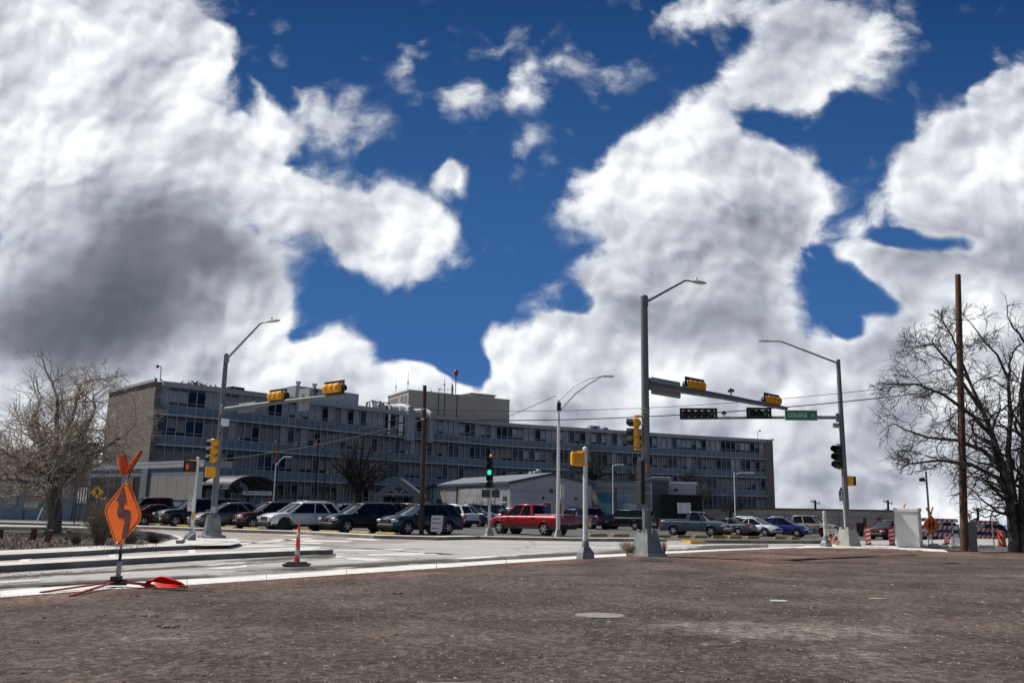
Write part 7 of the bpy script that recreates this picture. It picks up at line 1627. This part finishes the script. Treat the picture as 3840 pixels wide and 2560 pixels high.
# ------------------------------------------------------------------ bare trees, shrubs, weeds
def bark(name, c1, c2): return mat(name, c1, .9, col2=c2, scale=7, stretch=(1, 1, .25), detail=8, bump=.5, bscale=25)
M_bark1 = bark('grey_brown_bark', (.19, .16, .13), (.06, .05, .04)); M_twig1 = mat('pale_twigs', (.48, .41, .32), .85, col2=(.24, .20, .155), scale=3)
M_bark2 = bark('dark_fissured_bark', (.13, .11, .09), (.022, .018, .015)); M_twig2 = mat('dark_twigs', (.030, .021, .018), .85, var=.4, scale=3)
M_twig3 = mat('black_brown_twigs', (.022, .018, .016), .9, var=.3, scale=3)
class Tree:
    def __init__(s, seed, center, radii, spread=.7, gnarl=.25, up=.05, minlen=.25, shrink=.72, twigr=.006, nkids=(3, 4), levels=5, step=.5, tw_len=None):
        s.r = random.Random(seed); s.big = MB(); s.small = MB(); s.c = Vector(center); s.rad = Vector(radii); s.spread = spread; s.gnarl = gnarl; s.up = up; s.shrink = shrink; s.twigr = twigr; s.nk = nkids; s.levels = levels; s.step = step
    def inside(s, p, k=1.0): d = p-s.c; return (d.x/s.rad.x)**2+(d.y/s.rad.y)**2+(d.z/s.rad.z)**2 < k
    def branch(s, p, d, L, r_, lv):
        n = max(2, int(L/(s.step*(.9**lv)))); pts = [p.copy()]; dirs = [d.copy()]; q = p.copy(); d = d.normalized()
        for i in range(n):
            d = (d+Vector((s.r.gauss(0, 1), s.r.gauss(0, 1), s.r.gauss(0, 1)))*s.gnarl*(1+.22*max(0, lv-1))+Z*s.up).normalized()
            q = q+d*(L/n)
            if lv > 0 and not s.inside(q, 1.0+.25*s.r.random()): 
                if i == 0: pts.append(q.copy()); dirs.append(d.copy())
                break
            pts.append(q.copy()); dirs.append(d.copy())
        k = len(pts); re = r_*(.55 if lv < s.levels else .35); rads = [r_+(re-r_)*i/(k-1) for i in range(k)]
        sides = 9 if lv == 0 else (7 if lv == 1 else (5 if lv == 2 else 3)); (s.big if lv <= 1 else s.small).tube(pts, rads, 0, sides, cap=False)
        if lv >= s.levels: return
        nk = s.nk[min(lv, len(s.nk)-1)]
        for j in range(nk):
            f = .25+.75*(j+s.r.random()*.8)/nk if lv else .55+.45*(j+s.r.random())/nk; f = min(f, .999)
            i = min(k-2, int(f*(k-1))); g_ = f*(k-1)-i; st = pts[i].lerp(pts[i+1], g_); ax = dirs[i]; 
            an = s.r.uniform(0, 2*math.pi); o = ax.orthogonal().normalized(); o = Matrix.Rotation(an, 3, ax) @ o; sp_ = s.spread*s.r.uniform(.6, 1.25)
            nd = (ax*math.cos(sp_)+o*math.sin(sp_)).normalized(); rr_ = rads[i]*s.r.uniform(.45, .68)
            s.branch(st, nd, L*s.shrink*s.r.uniform(.7, 1.15), max(rr_, s.twigr), lv+1)
        s.branch(pts[-1], dirs[-1], L*s.shrink*s.r.uniform(.8, 1.1), max(rads[-1]*.9, s.twigr), lv+1)
    def build(s, name, label, loc, mb_, mt, group=None):
        t_ = thing(name, label, 'tree', loc, group=group); s.big.build('trunk', mb_, t_); s.small.build('crown', mt, t_); return t_
# big pale tree on the left
b = G(200, 1999, .1); D = b.y; pm = lambda px, py, dd=0: P(px, py, D+dd)
ctr = pm(170, 1625); tr = Tree(5, ctr, (440/FP*D, 5.4, 285/FP*D), spread=.80, gnarl=.20, up=.015, shrink=.70, twigr=.013, nkids=(3, 3, 3, 3, 2), levels=5, step=.34)
base = [b-Z*.1, V3(b.x, b.y, 1.0), pm(205, 1870), pm(208, 1835)]; tr.big.tube([b-Z*.1, b+Z*.15]+base[1:], [.52, .34, .30, .31, .30], 0, 12)
for tip, rr_ in (((60, 1720, -1.0), .15), ((-80, 1790, .6), .12), ((130, 1560, .5), .15), ((215, 1500, -.8), .14), ((340, 1570, .8), .16), ((450, 1640, -1.2), .14), ((300, 1450, 1.5), .12), ((230, 1700, -2.2), .10), ((100, 1800, 2.0), .10)):
    e = pm(*tip); st = pm(207+tr.r.uniform(-8, 8), 1842); m_ = st.lerp(e, .5)+Z*(.25 if tip[1] > 1600 else -.05)
    pts = [st, st.lerp(m_, .5)+Z*.15, m_, m_.lerp(e, .5), e]; rads = [rr_*1.15, rr_, rr_*.85, rr_*.68, rr_*.5]; tr.big.tube(pts, rads, 0, 8, cap=False)
    for k in range(1, 5):
        for j in range(3):
            d_ = (pts[k]-pts[k-1]).normalized(); o = Matrix.Rotation(tr.r.uniform(0, 6.28), 3, d_) @ d_.orthogonal().normalized(); nd = (d_*.8+o*.75+Z*.15).normalized(); tr.branch(pts[k-1].lerp(pts[k], tr.r.random()), nd, tr.r.uniform(1.2, 2.0), rads[k]*.5, 2)
    tr.branch(e, (e-m_).normalized(), 1.9, rads[-1], 2)
tr.build('bare_tree', 'broad pale leafless tree with a thick trunk on the left', b, M_bark1, M_twig1)
# dark many-stemmed tree on the right
b = G(3822, 2070); D = b.y; ctr = P(3800, 1560, D); tr = Tree(12, ctr, (520/FP*D, 4.6, 430/FP*D), spread=.75, gnarl=.24, up=.01, shrink=.72, twigr=.012, nkids=(3, 4, 3, 3, 2), levels=5, step=.26)
def limb(tr, D, pxs, rads, kids_=3, lenr=(1.0, 2.2), lv=2):
    pts = [P(px, py, D+dd) for px, py, dd in pxs]; rads = [q_*1.22 for q_ in rads]
    tr.big.tube(pts, rads, 0, 9, cap=False)
    for k in range(2, len(pts)):
        for j in range(kids_):
            d_ = (pts[k]-pts[k-1]).normalized(); o = Matrix.Rotation(tr.r.uniform(0, 6.28), 3, d_) @ d_.orthogonal().normalized(); nd = (d_*.65+o*.8).normalized(); tr.branch(pts[k-1].lerp(pts[k], tr.r.random()), nd, tr.r.uniform(*lenr), max(rads[k]*.5, .012), lv)
    tr.branch(pts[-1], (pts[-1]-pts[-2]).normalized(), lenr[1]*.8, rads[-1], lv)
limb(tr, D, [(3808, 2078, 0), (3804, 2030, 0), (3790, 1900, 0), (3762, 1760, 0), (3725, 1640, .3), (3690, 1550, .5), (3640, 1440, .8)], [.30, .21, .17, .14, .11, .09, .06])
limb(tr, D, [(3822, 2078, .3), (3820, 2020, .3), (3800, 1850, .4), (3780, 1700, .8), (3790, 1560, 1.2), (3780, 1420, 1.6)], [.22, .16, .13, .11, .09, .06])
limb(tr, D, [(3850, 2080, -.2), (3846, 2030, -.2), (3838, 1850, -.2), (3845, 1650, -.3), (3830, 1480, -.5), (3850, 1330, -.6)], [.30, .22, .18, .15, .10, .06])
limb(tr, D, [(3862, 2080, .5), (3880, 1900, .5), (3930, 1700, .8), (3980, 1500, .6), (4020, 1350, .8)], [.24, .18, .14, .10, .06])
limb(tr, D, [(3780, 1850, 0), (3740, 1790, -.3), (3640, 1740, -.8), (3520, 1725, -1.2), (3400, 1740, -1.6)], [.10, .085, .07, .05, .03], 4, (.6, 1.3))
limb(tr, D, [(3762, 1760, 0), (3690, 1690, .4), (3590, 1650, .8), (3480, 1640, 1.0), (3390, 1610, 1.2)], [.10, .085, .07, .05, .03], 4, (.6, 1.4))
limb(tr, D, [(3725, 1640, .3), (3650, 1560, 0), (3540, 1480, -.3), (3440, 1440, -.4), (3340, 1440, -.5)], [.09, .075, .06, .045, .025], 4, (.7, 1.5))
limb(tr, D, [(3690, 1550, .5), (3620, 1450, .6), (3560, 1360, .8), (3500, 1290, 1.0), (3440, 1300, 1.0)], [.08, .07, .055, .04, .025], 4, (.7, 1.5))
limb(tr, D, [(3640, 1440, .8), (3600, 1340, .5), (3570, 1260, .4), (3540, 1210, .4)], [.06, .05, .035, .02], 3, (.5, 1.1))
limb(tr, D, [(3780, 1420, 1.6), (3740, 1330, 1.2), (3700, 1290, 1.0), (3640, 1210, 1.0)], [.06, .045, .035, .02], 3, (.5, 1.1))
tr.build('bare_tree', 'dark leafless tree with several fissured trunks at the right edge', b, M_bark2, M_twig2)
# dark tree before the hospital
def fan_tree(label, px, D, ybase, yfork, x0, x1, ytop, ybot, seed, n, r0_, group, mt=M_twig3, lv=3, tw=.013):
    b = GX(px, D); b.z = gz(b.x, b.y); fk = V3(b.x, b.y, height_at(b, yfork)); ctr = P((x0+x1)/2, (ytop+ybot)/2, D); tr = Tree(seed, ctr, ((x1-x0)/2/FP*D*1.03, (x1-x0)/2/FP*D*.8, (ybot-ytop)/2/FP*D*1.05), spread=.55, gnarl=.17, up=.03, shrink=.68, twigr=tw, nkids=(3, 4, 4, 3), levels=lv+2, step=.5)
    tr.big.tube([b, b.lerp(fk, .5), fk], [r0_*1.25, r0_, r0_*1.05], 0, 9, cap=False)
    for j in range(n):
        f = (j+.5)/n; e = P(x0+(x1-x0)*f, ytop+(ybot-ytop)*(.15+.45*abs(f-.5)*2+.15*tr.r.random()), D+tr.r.uniform(-1, 1)*(x1-x0)/FP*D*.25); m_ = fk.lerp(e, .5)+V3((b.x-e.x)*.12, 0, 0); pts = [fk, fk.lerp(m_, .5), m_, m_.lerp(e, .5), e]; q = r0_*.42; rads = [q, q*.85, q*.65, q*.5, q*.32]
        tr.big.tube(pts, rads, 0, 6, cap=False)
        for k in range(1, 5):
            for _ in range(3): d_ = (pts[k]-pts[k-1]).normalized(); o = Matrix.Rotation(tr.r.uniform(0, 6.28), 3, d_) @ d_.orthogonal().normalized(); tr.branch(pts[k-1].lerp(pts[k], tr.r.random()), (d_*.75+o*.7).normalized(), (e-fk).length*.33, rads[k]*.5, 3)
    return tr.build('bare_tree', label, b, mt, mt, group)
TG = 'dark leafless trees before the hospital'
fan_tree('wide dark leafless tree before the left half of the hospital', 1340, 82, 1890, 1850, 1232, 1492, 1605, 1850, 31, 9, .42, TG)
fan_tree('dark leafless tree rising behind the metal hall ridge', 2225, 121, 1900, 1800, 2070, 2330, 1625, 1830, 32, 8, .30, TG, tw=.018)
fan_tree('dark leafless tree top just left of the tall middle mast', 2385, 121, 1900, 1800, 2300, 2470, 1730, 1835, 35, 5, .22, TG, tw=.018)
fan_tree('dark leafless tree above the white clad storey', 2575, 121, 1900, 1805, 2520, 2660, 1740, 1850, 33, 6, .22, TG, tw=.018)
fan_tree('small leafless sapling at the right end of the hospital', 2737, 90, 1950, 1925, 2688, 2800, 1850, 1935, 34, 5, .13, TG, tw=.013)
fan_tree('low dark leafless tree right of the sapling by the black stone wall', 2640, 112, 1950, 1880, 2600, 2720, 1800, 1880, 36, 5, .13, TG, tw=.016)
# far conifer and scrub on the right
b = P(3640, 2000, 120); t_ = thing('conifer', 'small dark distant conifer tip right of the thick brown pole', 'tree', b); mb = MB(); mb.tube([b-Z*3, b+Z*2.7], [.15, .03], 0, 5); mb.build('trunk', M_twig3, t_)
mb = MB(); rc = random.Random(3)
for k in range(90): f = k/90; a = rc.random()*6.28; L = .25+1.3*(1-f); z = -1.5+4.2*f; mb.tube([(b.x, b.y, b.z+z), (b.x+L*math.cos(a), b.y+L*math.sin(a), b.z+z+.25)], [.06, .02], 0, 3)
mb.build('crown', mat('conifer_green', (.012, .022, .018), .9), t_)
mb = MB(); rc = random.Random(8)
for k in range(900):
    px = rc.uniform(3300, 4700); D = rc.uniform(130, 190); p = P(px, 1990+rc.uniform(-4, 22), D); s_ = rc.uniform(.3, 1.1)
    for j in range(5): q = p+V3(rc.uniform(-1, 1), rc.uniform(-1, 1), rc.uniform(0, 1.0))*s_; mb.add([q+V3(rc.uniform(-1, 1), rc.uniform(-1, 1), rc.uniform(-1, 1))*s_*.45 for _ in range(3)], [(0, 1, 2)])
o = mb.build('scrub', mat('dark_scrub', (.045, .045, .042), .95, col2=(.08, .07, .06), scale=.1)); tag(o, 'dark brush along the edge of the slope beyond the barriers', 'brush', kind='stuff')
# shrubs in the bed on the left
def shrub(name, label, px, py, z0_, w, h, n, m, seed, lean=0., curve=.4, fork=2):
    b = G(px, py, z0_); rr = random.Random(seed); mb = MB()
    for k in range(n):
        a = rr.random()*6.28; sp_ = rr.random()**.7; e = V3(w*sp_*math.cos(a), w*.6*sp_*math.sin(a), h*(.55+.5*rr.random())*(1-.25*sp_)); st = V3(e.x*.15, e.y*.15, 0); m_ = st.lerp(e, .5)+V3(-e.x*.15, -e.y*.15, h*.05); mb.tube([st, m_, e], [.007, .005, .003], 0, 3, cap=False)
        for j in range(fork):
            f = .4+.5*rr.random(); q = st.lerp(m_, f*2) if f < .5 else m_.lerp(e, f*2-1); mb.tube([q, q+V3(rr.uniform(-.2, .2), rr.uniform(-.15, .15), rr.uniform(.05, .3))*(h*.55)], [.004, .0025], 0, 3, cap=False)
    t_ = thing(name, label, 'shrub', b); mb.build('stems', m, t_, world=False); return t_
M_dry = mat('dry_stems', (.24, .195, .14), .9, var=.4, scale=6); M_dryp = mat('pale_dry_grass', (.42, .36, .26), .9, var=.3, scale=6); M_sage = mat('sage_stems', (.20, .20, .15), .9, var=.3, scale=6)
shrub('dry_shrub', 'tall twiggy dry shrub behind the left edge of the orange diamond', 372, 2046, .1, .95, 1.9, 420, M_dry, 1)
shrub('dry_shrub', 'low dry shrub left of the tall twiggy one, by the leaning stub post', 285, 2040, .1, .6, .6, 160, M_dry, 2)
shrub('dry_shrub', 'grey green grass clump right of the orange diamond sign', 488, 2043, .1, .65, .75, 380, M_sage, 3, fork=1)
shrub('dry_shrub', 'dark dead bush at the rounded end of the planting bed', 575, 2040, .1, .5, .38, 220, M_twig3, 4)
shrub('dry_weed', 'pale dry weed clump at the left of the tall middle mast foot', 2358, 2084, 0, .45, .62, 260, M_dryp, 5)
shrub('dry_weed', 'thin reddish weed at the right of the tall middle mast foot', 2490, 2078, 0, .20, .60, 60, mat('red_dry_weed', (.22, .13, .09), .9), 6)
mb = MB(); rr = random.Random(77)
for k in range(3600):
    px = rr.uniform(-300, 600); py = rr.uniform(2000, 2060); p = G(px, py, .1); h = rr.uniform(.03, .16); mb.add([p, p+V3(rr.uniform(-.06, .06)*1.2, 0, h), p+V3(.02, .0, 0)], [(0, 1, 2)])
o = mb.build('dry_grass', mat('dull_brown_grass', (.13, .10, .07), .95, var=.4, scale=5)); tag(o, 'thin dry grass and litter covering the planting bed', 'grass', kind='stuff')
mb = MB()
for k in range(1400):
    f = rr.random(); i = rr.randrange(len(NEAR)-2); a_, c_ = NEAR[i], NEAR[i+1]; p = G(a_[0]+(c_[0]-a_[0])*f, a_[1]+(c_[1]-a_[1])*f+rr.expovariate(.5)*1.0); h = rr.uniform(.015, .06)
    mb.add([p, p+V3(rr.uniform(-.05, .05), 0, h), p+V3(.012, .0, 0)], [(0, 1, 2)])
o = mb.build('dry_grass', M_dryp); tag(o, 'short dry weeds along the edge of the white gutter', 'grass', kind='stuff')
